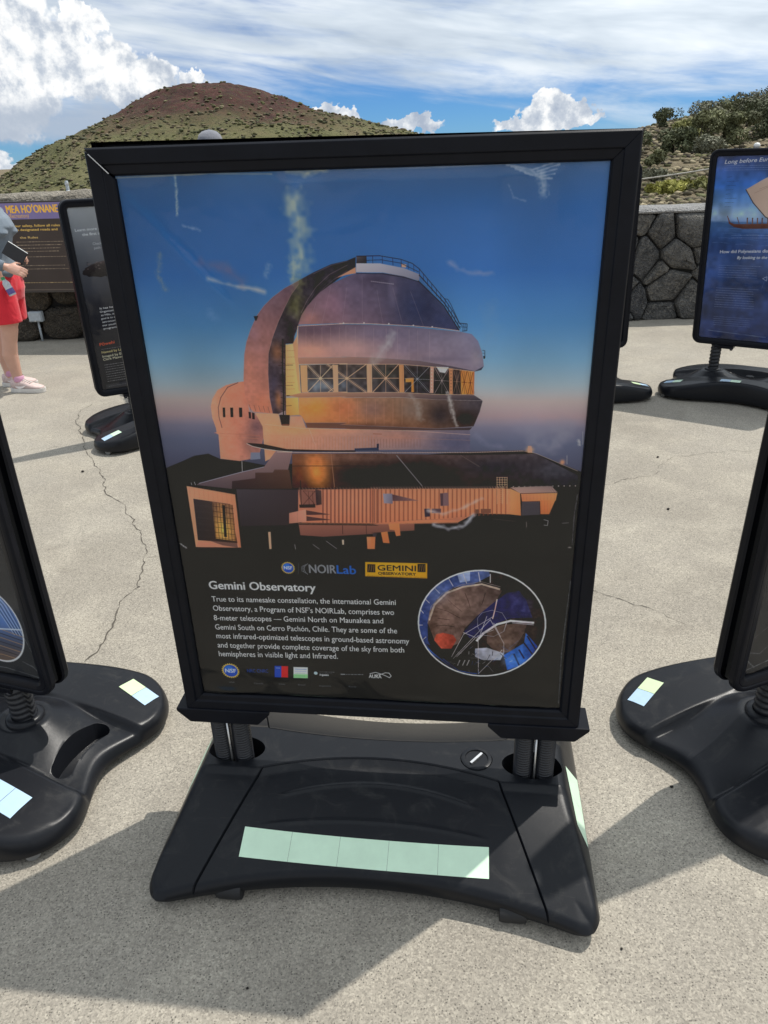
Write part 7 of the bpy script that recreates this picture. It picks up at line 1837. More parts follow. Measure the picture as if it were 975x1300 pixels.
def spring(parent, a, y, z0, z1, r, turns, mat_=None, name='spring'):
    prof = []; n = turns * 4; dz_ = (z1 - z0) / n
    for i in range(n + 1): prof.append((r - (.0028 if i % 4 == 2 else (.0012 if i % 2 else 0.0)) * r / .02, z0 + i * dz_))
    o = MB().lathe(prof, 22, (a, y, 0), helix=(z1 - z0) / turns).build(name, mat_ or M['spring'], parent, True); return o

A_END = .452
def a_front(a): return .237 + .066 * (a / .41) ** 2
def a_arc(a): return -.006 + .048 * (a / .27) ** 2
def a_groove(n): return .262 + .37 * (abs(n) - .04)
def zA(a, n):
    """top surface of the big sign's base; a along the sign, n to its front"""
    aa = abs(a); fr = a_front(min(aa, .43)); arc = min(a_arc(min(aa, .27)), .05)
    rear_arc = -.085 - .02 * (1 - min(aa / .27, 1) ** 2) * -1
    if n >= arc: tau = (n - arc) / (.292 - arc)
    elif n < rear_arc: tau = (rear_arc - n) / max(fr + rear_arc, 1e-4)
    else: tau = 0.0
    tau = min(max(tau, 0), 1.05)
    z = .146 - .004 * min(tau * 14, 1) - .090 * tau ** 1.18
    if tau > 0 and aa < a_groove(n): z -= .0035 * min(tau * 20, 1)
    side = .050 + max(A_END - aa, 0) * 1.85
    k_ = .018; h_ = max(k_ - abs(z - side), 0) / k_; z = min(z, side) - h_ * h_ * k_ * .25
    for off, cur, half, hh in ((.052, .95, .215, .0020), (.132, .45, .235, .0015)):
        if aa < half:
            q = (n - off - cur * a * a) / .0036
            if abs(q) < 3: z += hh * math.exp(-q * q) * min(1, (half - aa) / .02)
    return z
def base_big(root):
    ctr = np.linspace(-1, 1, 61); cols = [('w', -1, w) for w in np.linspace(1, 0, 26)] + [('g', -1, 0)] + [('c', 0, s) for s in ctr] + [('g', 1, 0)] + [('w', 1, w) for w in np.linspace(0, 1, 26)]
    rows = [('r', t) for t in np.linspace(1, 0, 44)] + [('h', 0)] + [('p', t) for t in np.linspace(0, 1, 12)] + [('f0', 0)] + [('f', t) for t in np.linspace(0, 1, 96)]
    V = []; R = .05
    for rk, t in rows:
        for ck, sg, w in cols:
            n0 = 0.0
            for _ in range(4):
                g_ = a_groove(n0) if abs(n0) > .04 else a_groove(.04)
                a = {'w': sg * (g_ + .0022 + max(w, 0) * (A_END - g_ - .0022)), 'g': sg * g_, 'c': w * (g_ - .0022)}[ck]
                arc = min(a_arc(min(abs(a), .27)), .05); rarc = -.085 + .02 * (1 - min(abs(a) / .27, 1) ** 2); fr = a_front(min(abs(a), .43))
                n0 = {'r': rarc - .003 - t * (fr + rarc - .003), 'h': rarc, 'p': rarc + .003 + t * (arc - rarc - .006), 'f0': arc, 'f': arc + .003 + t * (fr - arc - .003)}[rk]
            z = zA(a, n0)
            if ck == 'g' and rk in ('r', 'f'): z -= .0045
            if rk in ('h', 'f0') and ck == 'c': z -= .0045
            ex, en = (abs(a) - (A_END - R)) / R, (abs(n0) - (fr - R)) / R; e = min(A_END - abs(a), fr - abs(n0))
            if ex > 0 and en > 0:
                mxx = max(ex, en); L = math.hypot(ex, en); ex, en = ex * mxx / L, en * mxx / L; a = math.copysign(A_END - R + ex * R, a); n0 = math.copysign(fr - R + en * R, n0)
            z -= .011 * (1 - min(max(e, 0) / .013, 1)) ** 2
            V.append((a, -n0, z))
    nr, nc = len(rows), len(cols); F = [tuple(reversed(f)) for f in grid_faces(nr, nc)]
    loop = [i for i in range(nc)] + [(r_ + 1) * nc - 1 for r_ in range(1, nr)] + [(nr - 1) * nc + i for i in range(nc - 2, -1, -1)] + [r_ * nc for r_ in range(nr - 2, 0, -1)]
    prev = loop
    for sc, zz_ in ((.998, .036), (.985, .026), (.90, .022)):
        b0 = len(V); V += [(V[i][0] * sc, V[i][1] * sc, min(zz_, V[i][2] - .004)) for i in loop]; cur = list(range(b0, b0 + len(loop)))
        F += [(prev[i], prev[(i + 1) % len(loop)], cur[(i + 1) % len(loop)], cur[i]) for i in range(len(loop))]; prev = cur
    F.append(tuple(prev))
    o = mesh_obj('base', V, F, M['plastic'], root); bm = bmesh.new(); bm.from_mesh(o.data); bmesh.ops.recalc_face_normals(bm, faces=bm.faces); bm.to_mesh(o.data); bm.free()
    cuts = []
    for c, rx, ry, zb in (((-.336, .012), .066, .041, .085), ((.336, .012), .066, .041, .085), ((.214, .021), .036, .033, .1405)):
        cb = MB(); cb.lathe([(1, zb), (1, .3)], 40); cb.v = [(x * rx + c[0], y * ry + c[1], z) for x, y, z in cb.v]; q = cb.build('cutter', M['dark'], root); bm = bmesh.new(); bm.from_mesh(q.data); bmesh.ops.recalc_face_normals(bm, faces=bm.faces); bm.to_mesh(q.data); bm.free(); cuts.append(q)
        md = o.modifiers.new('cut', 'BOOLEAN'); md.operation = 'DIFFERENCE'; md.object = q; md.solver = 'EXACT'
    baked(o)
    for q in cuts: bpy.data.objects.remove(q)
    autosmooth(o, 32); return o
def caster(parent, a, y, mat_w, r=.021, w=.018, ang=0.0):
    c = empty('caster', (0, 0, 0)); bpy.data.objects.remove(c)
    rot = Matrix.Rotation(ang, 3, 'Z') @ Matrix.Rotation(rad(90), 3, 'Y')
    wh = MB().lathe([(r * .45, -w * .5), (r * .93, -w * .5), (r, -w * .36), (r, w * .36), (r * .93, w * .5), (r * .45, w * .5)], 20, (a, y, r + .0005), rot=rot).build('caster_wheel', mat_w, parent, ang=35)
    MB().box((a * .985, y * .985, r * 2 + .001), (w * .8, .016, .006)).build('fork', M['rubber'], wh)
    return wh

big = empty('poster_stand', (-.0297 * K - .03 * K * math.sin(-.1228) * -1 * -1, 0, 0))
_N = Vector((math.sin(-.1228), -math.cos(-.1228), 0)); big.location = Vector((-.0297, 1.2268, 0)) * K - _N * .03 * K; big.rotation_euler = (0, 0, -.1228); big.scale = (K,) * 3
tag(big, 'large black stand whose poster shows a copper-lit observatory dome at sunset', 'sign')
FW, FH, FZ = .84, 1.1035, 1.375 - 1.0822
PROF = [(0, .030), (0, .0045), (.0025, .0008), (.0035, 0), (.0235, .0002), (.0245, .0018), (.0255, .0030), (.0375, .0042), (.0405, .0075), (.0412, .0110), (.0412, .0190)]
for side, nm in (('top', 'top_rail'), ('bottom', 'bottom_rail'), ('left', 'side_rail'), ('right', 'side_rail')):
    rail(nm, big, side, FW, FH, FZ, PROF, -.03, 1, M['frame'], .0045 if side == 'left' else 0)
for side, nm in (('top', 'top_rail'), ('bottom', 'bottom_rail'), ('left', 'side_rail'), ('right', 'side_rail')):
    o = rail(nm, big, side, FW, FH, FZ, PROF, .03, -1, M['frame'])
    o.rotation_euler = (0, rad(.50), 0); o.location = (-.012, .0012, .0045)
MB().box((0, 0, FZ + FH / 2), (FW - .03, .012, FH - .03)).build('backing_panel', M['rubber'], big)
pw, ph = FW - 2 * .0412, FH - 2 * .0412
def wr(u, v):
    """relief of the cover film in plan units: folds hanging from the top edge, a slack lower edge, loose corners"""
    q = .0015 * math.sin(5 * u + 2 * v) * math.sin(4 * v + 1)
    for cu_, wd, d, ln, am in ((.375, .020, .00, .16, .0042), (.41, .03, .0, .05, .004), (.125, .008, .0, .07, .0018), (.87, .03, .0, .05, .0042), (.82, .02, .0, .03, .003)):
        q += am * math.exp(-((u - cu_ + .06 * (1 - v)) / wd) ** 2) * math.exp(-(max(0, 1 - v) / ln) ** 2)
    q += .0095 * math.exp(-((v - .004) / .018) ** 2) * (.55 + .45 * math.sin(9 * u + .8)) * (.5 + .5 * math.sin(23 * u)) 
    q += .0028 * math.exp(-(((u - .15) * .8 + (v - .855)) / .013) ** 2) * math.exp(-((u - .15) / .09) ** 2)
    q += .0022 * math.exp(-((u - .84 - .35 * (.55 - v)) / .02) ** 2) * math.exp(-((v - .55) / .14) ** 2) + .002 * math.exp(-((u - .64) / .015) ** 2) * math.exp(-((v - .55) / .05) ** 2) + .002 * math.exp(-((u - .97) / .015) ** 2) * math.exp(-((v - .4) / .06) ** 2)
    e = min(u, 1 - u, v + .006, 1 - v) / .02; return q * min(1, .25 + e)
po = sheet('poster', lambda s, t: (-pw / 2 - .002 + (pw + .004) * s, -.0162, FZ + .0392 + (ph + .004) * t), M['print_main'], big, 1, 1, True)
sheet('cover_film', lambda s, t: (-pw / 2 - .001 + (pw + .002) * s, -.0185 - wr(s, t), FZ + .0402 + (ph + .002) * t), M['film'], big, 150, 210)
for sx in (-1, 1):
    cl = MB(); a = sx * .338
    cl.loft([[(a - w_, y, z) for w_, y in ((hw, -.034), (-hw, -.034), (-hw, .034), (hw, .034))] for hw, z in ((.074, FZ - .032), (.078, FZ - .030), (.104, FZ - .003), (.104, FZ + .004))])
    bevel(cl.build('clamp', M['frame'], big), .002)
    for e in (-1, 1):
        spring(big, a + e * .0232, .0, .086, FZ - .030, .0215, 26)
    MB().tube([(a, -.019, .09), (a, -.019, FZ - .032)], .0022, 8).build('tie_rod', M['metal'], big, True)
base = base_big(big)
cap = MB().lathe([(.034, .139), (.034, .1478), (.030, .1492), (.026, .1490), (.025, .1462), (.0, .1455)], 36, (.214, .021, 0)).build('filler_cap', M['plastic'], base, ang=35)
MB().box((.214, .021, .1482), (.040, .0055, .0045), Matrix.Rotation(rad(52), 3, 'Z')).build('cap_key', M['metal'], cap)
def on_top(A, B, C, D):
    def P(s, t):
        a = (A[0] * (1 - s) + B[0] * s) * (1 - t) + (D[0] * (1 - s) + C[0] * s) * t; n = (A[1] * (1 - s) + B[1] * s) * (1 - t) + (D[1] * (1 - s) + C[1] * s) * t
        return (a, -n, zA(a, n) + .0013)
    return P
tapes(base, on_top((-.272, .222), (.240, .228), (.240, .171), (-.272, .165)), 5, [M['tape_green']], .0009)
tapes(base, on_top((.447, -.06), (.447, .125), (.424, .105), (.414, -.04)), 2, [M['tape_green']], .003)
tapes(base, on_top((-.447, .065), (-.447, -.10), (-.418, -.08), (-.422, .05)), 2, [M['tape_green']], .003)
for a_, n_ in ((-.287, .252), (.287, .254), (-.285, -.235), (.285, -.235)): caster(base, a_, -n_, M['rubber'], .022, .052)
# bare metal showing at the opened mitre joint of the corner
MB().box((-FW / 2 + .0215, -.0302, FZ + FH - .0230), (.040, .0012, .0014), Matrix.Rotation(rad(45), 3, 'Y')).build('bare_edge', M['metal'], big)

# ------------------------------------------------------------------ stands with rounded frames and lobed bases
B_L = .45
def b_end(n): q = min(abs(n) / .17, 1.0); return .412 + .050 * q * q * (3 - 2 * q)
def b_side(a): q = min(abs(a) / .36, 1.0); return .222 + .076 * q * q * (3 - 2 * q)
def zB(a, n):
    aa, nn = abs(a), abs(n); pad_e = .098 + .012 * min(aa / .4, 1)
    pad = .068 + .062 * (1 - min(aa / .44, 1) ** 2) - .10 * max(nn - .21, 0)
    saddle = .046 + .076 * math.exp(-((aa - .2) / .125) ** 2) * math.exp(-(nn / .11) ** 2) + (.035 if aa < .2 else .035 * math.exp(-((aa - .2) / .16) ** 2))
    q = min(max((nn - pad_e + .009) / .018, 0), 1); q = q * q * (3 - 2 * q)
    z = saddle + (max(pad, saddle) - saddle) * q
    r = math.hypot(aa - .2, nn); 
    if r < .070:
        t = min(max((.070 - r) / .022, 0), 1); z = z + (.137 - z) * t * t * (3 - 2 * t)
    return z
def base_lobed(root):
    ss = np.linspace(-1, 1, 141); V = []; R = .135
    for t in np.linspace(-1, 1, 131):
        for s in ss:
            a, n = s * B_L, t * .29
            for _ in range(3): a, n = s * b_end(n), t * b_side(a)
            A, Nn = b_end(n), b_side(a); ex, en = (abs(a) - (A - R)) / R, (abs(n) - (Nn - R)) / R; e = min(A - abs(a), Nn - abs(n))
            if ex > 0 and en > 0:
                m_ = max(ex, en); L = math.hypot(ex, en); ex, en = ex * m_ / L, en * m_ / L; a = math.copysign(A - R + ex * R, a); n = math.copysign(Nn - R + en * R, n); e = R * (1 - m_)
            z = zB(a, n); q = 1 - min(max(e, 0) / .020, 1); z = z - .020 * (1 - math.sqrt(max(0, 1 - q * q)))
            V.append((a, -n, z))
    nr, nc = 131, 141; F = [tuple(reversed(f)) for f in grid_faces(nr, nc)]
    loop = list(range(nc)) + [(r_ + 1) * nc - 1 for r_ in range(1, nr)] + [(nr - 1) * nc + i for i in range(nc - 2, -1, -1)] + [r_ * nc for r_ in range(nr - 2, 0, -1)]; prev = loop
    for sc, zz_ in ((1.004, .036), (1.0, .022), (.97, .014), (.86, .012)):
        b0 = len(V); V += [(V[i][0] * sc, V[i][1] * sc, min(zz_, V[i][2] - .004)) for i in loop]; cur = list(range(b0, b0 + len(loop)))
        F += [(prev[i], prev[(i + 1) % len(loop)], cur[(i + 1) % len(loop)], cur[i]) for i in range(len(loop))]; prev = cur
    F.append(tuple(prev))
    o = mesh_obj('base', V, F, M['lobe'], root); bm = bmesh.new(); bm.from_mesh(o.data); bmesh.ops.recalc_face_normals(bm, faces=bm.faces); bm.to_mesh(o.data); bm.free(); cuts = []
    for sx in (1,):
        ring = []; cl_ = lambda v_: .342 + 2.0 * v_ * v_; hw_ = .024; Lh = .070
        for zt in (.030, .2):
            pts = [(cl_(v_) + hw_, v_) for v_ in np.linspace(-Lh, Lh, 9)] + [(cl_(Lh) + hw_ * math.cos(t), Lh + hw_ * math.sin(t)) for t in np.linspace(.3, math.pi - .3, 7)]
            pts += [(cl_(v_) - hw_, v_) for v_ in np.linspace(Lh, -Lh, 9)] + [(cl_(Lh) + hw_ * math.cos(t), -Lh + hw_ * math.sin(t)) for t in np.linspace(math.pi + .3, 2 * math.pi - .3, 7)]
            ring.append([(sx * x_, y_, zt) for x_, y_ in pts])
        q = MB().loft(ring).build('cutter', M['dark'], root); bm = bmesh.new(); bm.from_mesh(q.data); bmesh.ops.recalc_face_normals(bm, faces=bm.faces); bm.to_mesh(q.data); bm.free(); cuts.append(q)
        md = o.modifiers.new('cut', 'BOOLEAN'); md.operation = 'DIFFERENCE'; md.object = q; md.solver = 'EXACT'
    md = o.modifiers.new('edge', 'BEVEL'); md.width = .004; md.segments = 2; md.limit_method = 'ANGLE'; md.angle_limit = rad(55)
    baked(o)
    for q in cuts: bpy.data.objects.remove(q)
    autosmooth(o, 45); return o
def round_frame(name, parent, w, h, z0, yf, sgn, lean):
    prof = [(.004, .022), (.0, .018), (.0, .006), (.003, .0015), (.008, .0), (.013, .0008), (.0145, .0028), (.016, .0018), (.028, .003), (.034, .007), (.036, .011), (.036, .020)]; R = .046; n = 7; rings = []
    path = []
    for cx_, cz_, t0 in ((w / 2 - R, h - R, 0), (-w / 2 + R, h - R, 90), (-w / 2 + R, R, 180), (w / 2 - R, R, 270)):
        for i in range(n + 1): path.append((cx_, cz_, rad(t0 + 90 * i / n)))
    for cx_, cz_, t in path:
        rings.append([(cx_ + (R - d) * math.cos(t) + lean * (cz_ + (R - d) * math.sin(t)), yf + sgn * y, z0 + cz_ + (R - d) * math.sin(t)) for d, y in prof])
    m_ = len(prof); V = [q for r_ in rings for q in r_]; L = len(rings)
    F = [(k_ * m_ + i, k_ * m_ + i + 1, ((k_ + 1) % L) * m_ + i + 1, ((k_ + 1) % L) * m_ + i) for k_ in range(L) for i in range(m_ - 1)]
    o = mesh_obj(name, V, F, M['frame'], parent); bm = bmesh.new(); bm.from_mesh(o.data); bmesh.ops.recalc_face_normals(bm, faces=bm.faces); bm.to_mesh(o.data); bm.free(); return autosmooth(o, 28)
base_mesh = None
def small_stand(loc, yaw, label, print_mat, tape_sets, w=.77, h=1.07, z0=.27, lean=0.0, shift=0.0, knob=False, group='stands with rounded frames'):
    global base_mesh
    root = empty('poster_stand', (loc[0] * K, loc[1] * K, 0), rad(yaw)); root.scale = (K,) * 3; tag(root, label, 'sign', group)
    sh = lambda o: setattr(o, 'location', (shift, 0, 0)) or o
    sh(round_frame('front_frame', root, w, h, z0, -.034, 1, lean)); sh(round_frame('rear_frame', root, w, h, z0, .034, -1, lean))
    def quad(y, m): return lambda s, t: ((-w / 2 + m + (w - 2 * m) * s) + lean * (m + (h - 2 * m) * t), y, z0 + m + (h - 2 * m) * t)
    bp = MB(); c = [(-w / 2 + .02, .02), (w / 2 - .02, .02), (w / 2 - .02, h - .02), (-w / 2 + .02, h - .02)]
    bp.add([(x + lean * z, y, z0 + z) for y in (-.012, .012) for x, z in c], [(0, 1, 2, 3), (7, 6, 5, 4), (0, 4, 5, 1), (1, 5, 6, 2), (2, 6, 7, 3), (3, 7, 4, 0)]); sh(bp.build('backing_panel', M['rubber'], root))
    sh(sheet('poster', quad(-.0155, .035), print_mat, root, 1, 1, True))
    rr = random.Random(int(yaw * 10)); ph_ = rr.random() * 6
    def fq(s, t):
        x, y, z = quad(-.0185, .0352)(s, t); return (x, y - .0014 * abs(math.sin(6 * s + 3 * t + ph_) * math.sin(7 * t + ph_)) - .003 * math.exp(-(t / .03) ** 2) * abs(math.sin(17 * s + ph_)) * min(1, 30 * min(s, 1 - s)), z)
    sh(sheet('cover_film', fq, M['film'], root, 60, 84))
    for sx in (-1, 1):
        a = sx * .2
        bevel(MB().box((a + shift, 0, z0 - .010), (.105, .062, .018)).build('clamp', M['frame'], root), .003)
        for e in (-1, 1):
            MB().lathe([(.0, -.006), (.007, -.006), (.009, 0), (.007, .006), (0, .006)], 12, (a + shift + e * .042, -.024, z0 - .020)).build('bolt', M['spring'], root, True)
        spring(root, a, 0, .128, z0 - .016, .031, 7); MB().lathe([(.046, .128), (.046, .141), (.040, .147), (.031, .147)], 28, (a, 0, 0), cap=False).build('collar', M['lobe'], root, True)
    if base_mesh is None: b_ = base_lobed(root); base_mesh = b_.data
    else: b_ = link(bpy.data.objects.new('base', base_mesh), root)
    MB().lathe([(.0, .131), (.022, .131), (.022, .1365), (.019, .138), (0, .138)], 24, (.02, -.06, 0)).build('filler_cap', M['rubber'], b_, True)
    for quadp, mats in tape_sets:
        A, B_, C_, D = quadp
        def P(s, t):
            a = (A[0] * (1 - s) + B_[0] * s) * (1 - t) + (D[0] * (1 - s) + C_[0] * s) * t; n = (A[1] * (1 - s) + B_[1] * s) * (1 - t) + (D[1] * (1 - s) + C_[1] * s) * t
            return (a, -n, zB(a, n) + .0014)
        tapes(b_, P, 2, mats, .01)
    for sx in (-1, 1):
        for sy in (-1, 1): caster(b_, sx * .408, sy * .250, M['caster_grey'], .017, .016, rad(35 * sx * sy))
    if knob: MB().lathe([(.006, -.012), (.007, .0), (.016, .006), (.0165, .016), (.010, .024), (.0, .026)], 18, (-.16 + lean * h + shift, 0, z0 + h)).build('top_knob', M['white_paint'], root, True)
    return root
TY, TB, TG = M['tape_yellow'], M['tape_blue'], M['tape_green']
q4 = lambda a, n, la, ln, rot=0.0: [(a + x * math.cos(rot) - y * math.sin(rot), n + x * math.sin(rot) + y * math.cos(rot)) for x, y in ((-la / 2, ln / 2), (la / 2, ln / 2), (la / 2, -ln / 2), (-la / 2, -ln / 2))]
small_stand((-1.100, 1.518), -19, 'rounded black stand by the big stand, round telescope picture low on its dark poster', M['print_mirror'],
            [(q4(.372, -.215, .098, .048, .25), [TY, TB]), (q4(.31, .20, .098, .062, .1), [TB, TB])], z0=.252, shift=-.038)
small_stand((1.09, 1.449), 20, 'rounded black stand with plain black poster whose clear cover is creased at its corner', M['print_dark'],
            [(q4(-.366, -.222, .098, .046, -.39), [TB, TY])], lean=.012, z0=.262, shift=.02)
small_stand((-1.178, 4.045), 27, 'slim grey-to-black poster stand with a dark asteroid, between the big stand and the wall', M['print_comet'],
            [(q4(-.372, .205, .098, .048, -.2), [TB, TG])], h=.975, z0=.245)
small_stand((2.187, 4.28), -35, 'blue poster stand showing a Polynesian sailing canoe on the sea', M['print_canoe'],
            [(q4(-.375, .19, .10, .05, .1), [TB, TG]), (q4(-.06, .185, .11, .05, .0), [TB, TG])], h=1.05, z0=.292, lean=-.048, shift=.045, knob=True)
small_stand((1.14, 4.37), 20, 'rounded black stand mostly hidden behind the big observatory stand, near the low wall', M['print_night'],
            [(q4(.37, .205, .098, .05, .35), [TY, TB])], h=1.02, lean=-.03)

# ------------------------------------------------------------------ furniture of the wall
board = empty('information_board', (-2.775, 7.40, .52), rad(-7)); tag(board, 'brown information board with purple header reading MEA HOʻONANEA (Recreation)', 'sign')
bw, bh = 1.50, .79
bevel(MB().box((0, 0, bh / 2), (bw + .03, .03, bh + .03)).build('panel', simple('dark brown board', (.045, .036, .031), .5), board), .004)
sheet('print', lambda s, t: (-bw / 2 + bw * s, -.0165, bh * t), M['print_board'], board, 1, 1, True)
for sx in (-1, 1):
    for zz_ in (.16, .62): bevel(MB().box((sx * .5, .11, zz_), (.05, .19, .04)).build('bracket', simple('brown painted steel', (.05, .04, .035), .5), board), .003)
M['box_grey'] = simple('grey painted metal', (.40, .44, .47), .45)
ob = empty('outlet_box', (-3.42, WALL_Y - .085, .205)); tag(ob, 'small grey outlet box mounted low on the lava rock wall', 'box')
bevel(MB().box((0, 0, .05), (.135, .06, .10)).build('housing', M['box_grey'], ob), .006)
bevel(MB().box((0, -.034, .052), (.118, .012, .082)).build('cover', M['box_grey'], ob), .004)
MB().lathe([(0, -.004), (.006, -.004), (.006, .004), (0, .004)], 10, (.0, -.041, .012), rot=Matrix.Rotation(rad(90), 3, 'X')).build('screw', M['metal'], ob)
MB().tube([(0, .02, 0), (0, .02, -.20)], .011, 10).build('conduit', M['box_grey'], ob, True)
def post(name, x, y, z0, z1, r, label, m):
    o = empty(name, (x, y, z0)); tag(o, label, 'post')
    MB().lathe([(r * 1.6, 0), (r * 1.6, .012), (r, .02), (r, z1 - z0 - .01), (r * .7, z1 - z0), (0, z1 - z0)], 14).build('shaft', m, o, ang=40)
    MB().lathe([(r * 1.25, z1 - z0 - .035), (r * 1.25, z1 - z0 - .02)], 14).build('band', M['metal'], o, ang=40); return o
post('rail_post', 3.335, 7.92, .905 * K, 1.235, .018, 'short white post standing on the low wall beside the blue poster', M['white_paint'])
post('rail_post', -2.98, 7.92, 1.17 * K - .01, 1.475, .016, 'short grey post on the rounded coping of the tall wall', M['box_grey'])
pa, pb = (2.55, 12.9, 1.02), (6.9, 11.6, 1.62)
M['rope'] = simple('pale twisted rope', (.40, .38, .33), .9, 0, .25, 60, .8, 90)
P_ = []
for i in range(61):
    t = i / 60; P_.append((pa[0] + (pb[0] - pa[0]) * t, pa[1] + (pb[1] - pa[1]) * t, pa[2] + (pb[2] - pa[2]) * t - .10 * math.sin(math.pi * t)))
tag(MB().tube(P_, [.010 + .003 * (i % 2) for i in range(61)], 8).build('rope', M['rope'], None, True), 'pale rope strung up the dry slope behind the low wall', 'rope')
for e, lb in ((pa, 'wooden post holding the lower end of the pale rope'), (pb, 'wooden post holding the upper end of the pale rope')):
    zz_ = float(terrain_z(e[0], e[1])) - .1; o = empty('rope_post', (e[0], e[1], zz_)); tag(o, lb, 'post'); hh = e[2] - zz_ + .06
    MB().lathe([(.045, 0), (.042, hh * .5), (.04, hh), (.03, hh + .012), (0, hh + .012)], 12).build('shaft', M['bark'], o, ang=40)
    MB().lathe([(.047, hh - .10), (.049, hh - .06), (.047, hh - .04)], 12, cap=False).build('rope_wrap', M['rope'], o, True)

# ------------------------------------------------------------------ people
def skin_material(name, c):
    m, gg, b = mat(name); co = gg.coord(); gg.put(b.inputs['Base Color'], gg.ramp(gg.noise(co, 14, 5), [(.3, tuple(x * .88 for x in c)), (.7, c)]))
    b.inputs['Roughness'].default_value = .5; b.inputs['Subsurface Weight'].default_value = .12; b.inputs['Subsurface Radius'].default_value = (.02, .008, .004); b.inputs['Subsurface Scale'].default_value = .5; return m
def cloth(name, c, var=.1):
    m, gg, b = mat(name); co = gg.coord(); gg.put(b.inputs['Base Color'], gg.ramp(gg.noise(co, 10, 5), [(.3, tuple(x * (1 - var) for x in c)), (.7, tuple(x * (1 + var) for x in c))]))
    b.inputs['Roughness'].default_value = .9; b.inputs['Sheen Weight'].default_value = .2; gg.put(b.inputs['Normal'], gg.bump(gg.noise(co, 9, 3, .5, .8), .5, .02, gg.bump(gg.noise(co, 600, 2), .15, .001))); return m
def fused(mb, name, m, parent, voxel=.008, smooth=6):
    o = mb.build(name, m, parent, True); r = o.modifiers.new('fuse', 'REMESH'); r.mode = 'VOXEL'; r.voxel_size = voxel; r.use_smooth_shade = True
    s_ = o.modifiers.new('smooth', 'SMOOTH'); s_.iterations = smooth; s_.factor = .5; baked(o); return o
def oval(x, y, z, rx, ry, n=20): return [(x + rx * math.cos(2 * math.pi * i / n), y + ry * math.sin(2 * math.pi * i / n), z) for i in range(n)]
def head(mb, c, s=1.0):
    """c: centre of the head, facing +x"""
    x, y, z = c; R = []
    for dz_, rx, ry, ox in ((-.118, .030, .028, .045), (-.108, .052, .045, .036), (-.085, .074, .058, .022), (-.05, .088, .068, .008), (0, .096, .075, 0), (.05, .097, .077, -.004), (.085, .080, .064, -.006), (.108, .048, .040, -.006), (.118, .015, .012, -.006)):
        R.append(oval(x + ox * s, y, z + dz_ * s, rx * s, ry * s))
    mb.loft(R); mb.tube([(x + .085 * s, y, z + .03 * s), (x + .106 * s, y, z - .005 * s), (x + .120 * s, y, z - .025 * s), (x + .092 * s, y, z - .034 * s)], [.009 * s, .012 * s, .017 * s, .012 * s], 10, ref=(0, 1, 0))
    mb.tube([(x + .076 * s, y - .024 * s, z - .062 * s), (x + .088 * s, y, z - .062 * s), (x + .076 * s, y + .024 * s, z - .062 * s)], [.006 * s, .010 * s, .006 * s], 8)
    for e in (-1, 1): mb.tube([(x - .008 * s, y + e * .074 * s, z - .03 * s), (x - .012 * s, y + e * .084 * s, z), (x - .012 * s, y + e * .082 * s, z + .028 * s)], [.008 * s, .016 * s, .010 * s], 8)
def face_parts(root, c, s=1.0):
    x, y, z = c
    for e in (-1, 1):
        MB().lathe([(0, -.011 * s), (.008 * s, -.008 * s), (.011 * s, 0), (.008 * s, .008 * s), (0, .011 * s)], 12, (x + .083 * s, y + e * .031 * s, z + .012 * s)).build('eye', simple('eye', (.06, .04, .03), .2), root, True)
        MB().tube([(x + .088 * s, y + e * .016 * s, z + .030 * s), (x + .090 * s, y + e * .032 * s, z + .036 * s), (x + .080 * s, y + e * .048 * s, z + .031 * s)], .004 * s, 6).build('eyebrow', M['hair'], root, True)
    MB().tube([(x + .080 * s, y - .021 * s, z - .062 * s), (x + .0945 * s, y, z - .062 * s), (x + .080 * s, y + .021 * s, z - .062 * s)], [.003 * s, .006 * s, .003 * s], 8).build('lips', simple('lips', (.42, .16, .14), .4), root, True)
def hand(mb, w, d, up, side, curl=.5, s=1.0):
    """w wrist, d direction of the fingers, up back of the hand, side towards the thumb"""
    w, d, up, side = Vector(w), Vector(d).normalized(), Vector(up).normalized(), Vector(side).normalized()
    mb.tube([w - d * .03 * s, w + d * .01 * s, w + d * .05 * s, w + d * .088 * s], [(.026 * s, .020 * s), (.034 * s, .018 * s), (.042 * s, .016 * s), (.040 * s, .013 * s)], 12, ref=up)
    for k_, (off, L) in enumerate(((.031, .070), (.011, .079), (-.010, .073), (-.029, .058))):
        b0 = w + d * .084 * s + side * off * s; p = [b0 - d * .02 * s, b0]; dd_ = d.copy(); ax_ = d.cross(up).normalized(); a = 0
        for L_ in (.42, .33, .25):
            a += curl * .9; dd_ = Matrix.Rotation(-a if True else a, 3, ax_) @ d; p.append(p[-1] + dd_ * L * L_ * s)
        mb.tube(p, [.0090 * s, .0092 * s, .0086 * s, .0078 * s, .0062 * s], 8, ref=up)
    t0 = w + d * .022 * s + side * .030 * s; td = (d * .6 + side * .8 - up * .25).normalized()
    mb.tube([t0 - side * .016 * s, t0, t0 + td * .036 * s, t0 + td * .036 * s + (d * .9 + side * .25 - up * .3).normalized() * .032 * s], [.014 * s, .0135 * s, .011 * s, .0085 * s], 8, ref=up)
M['hair'] = simple('dark hair', (.035, .024, .016), .55, 0, .3, 80, .5, 200)
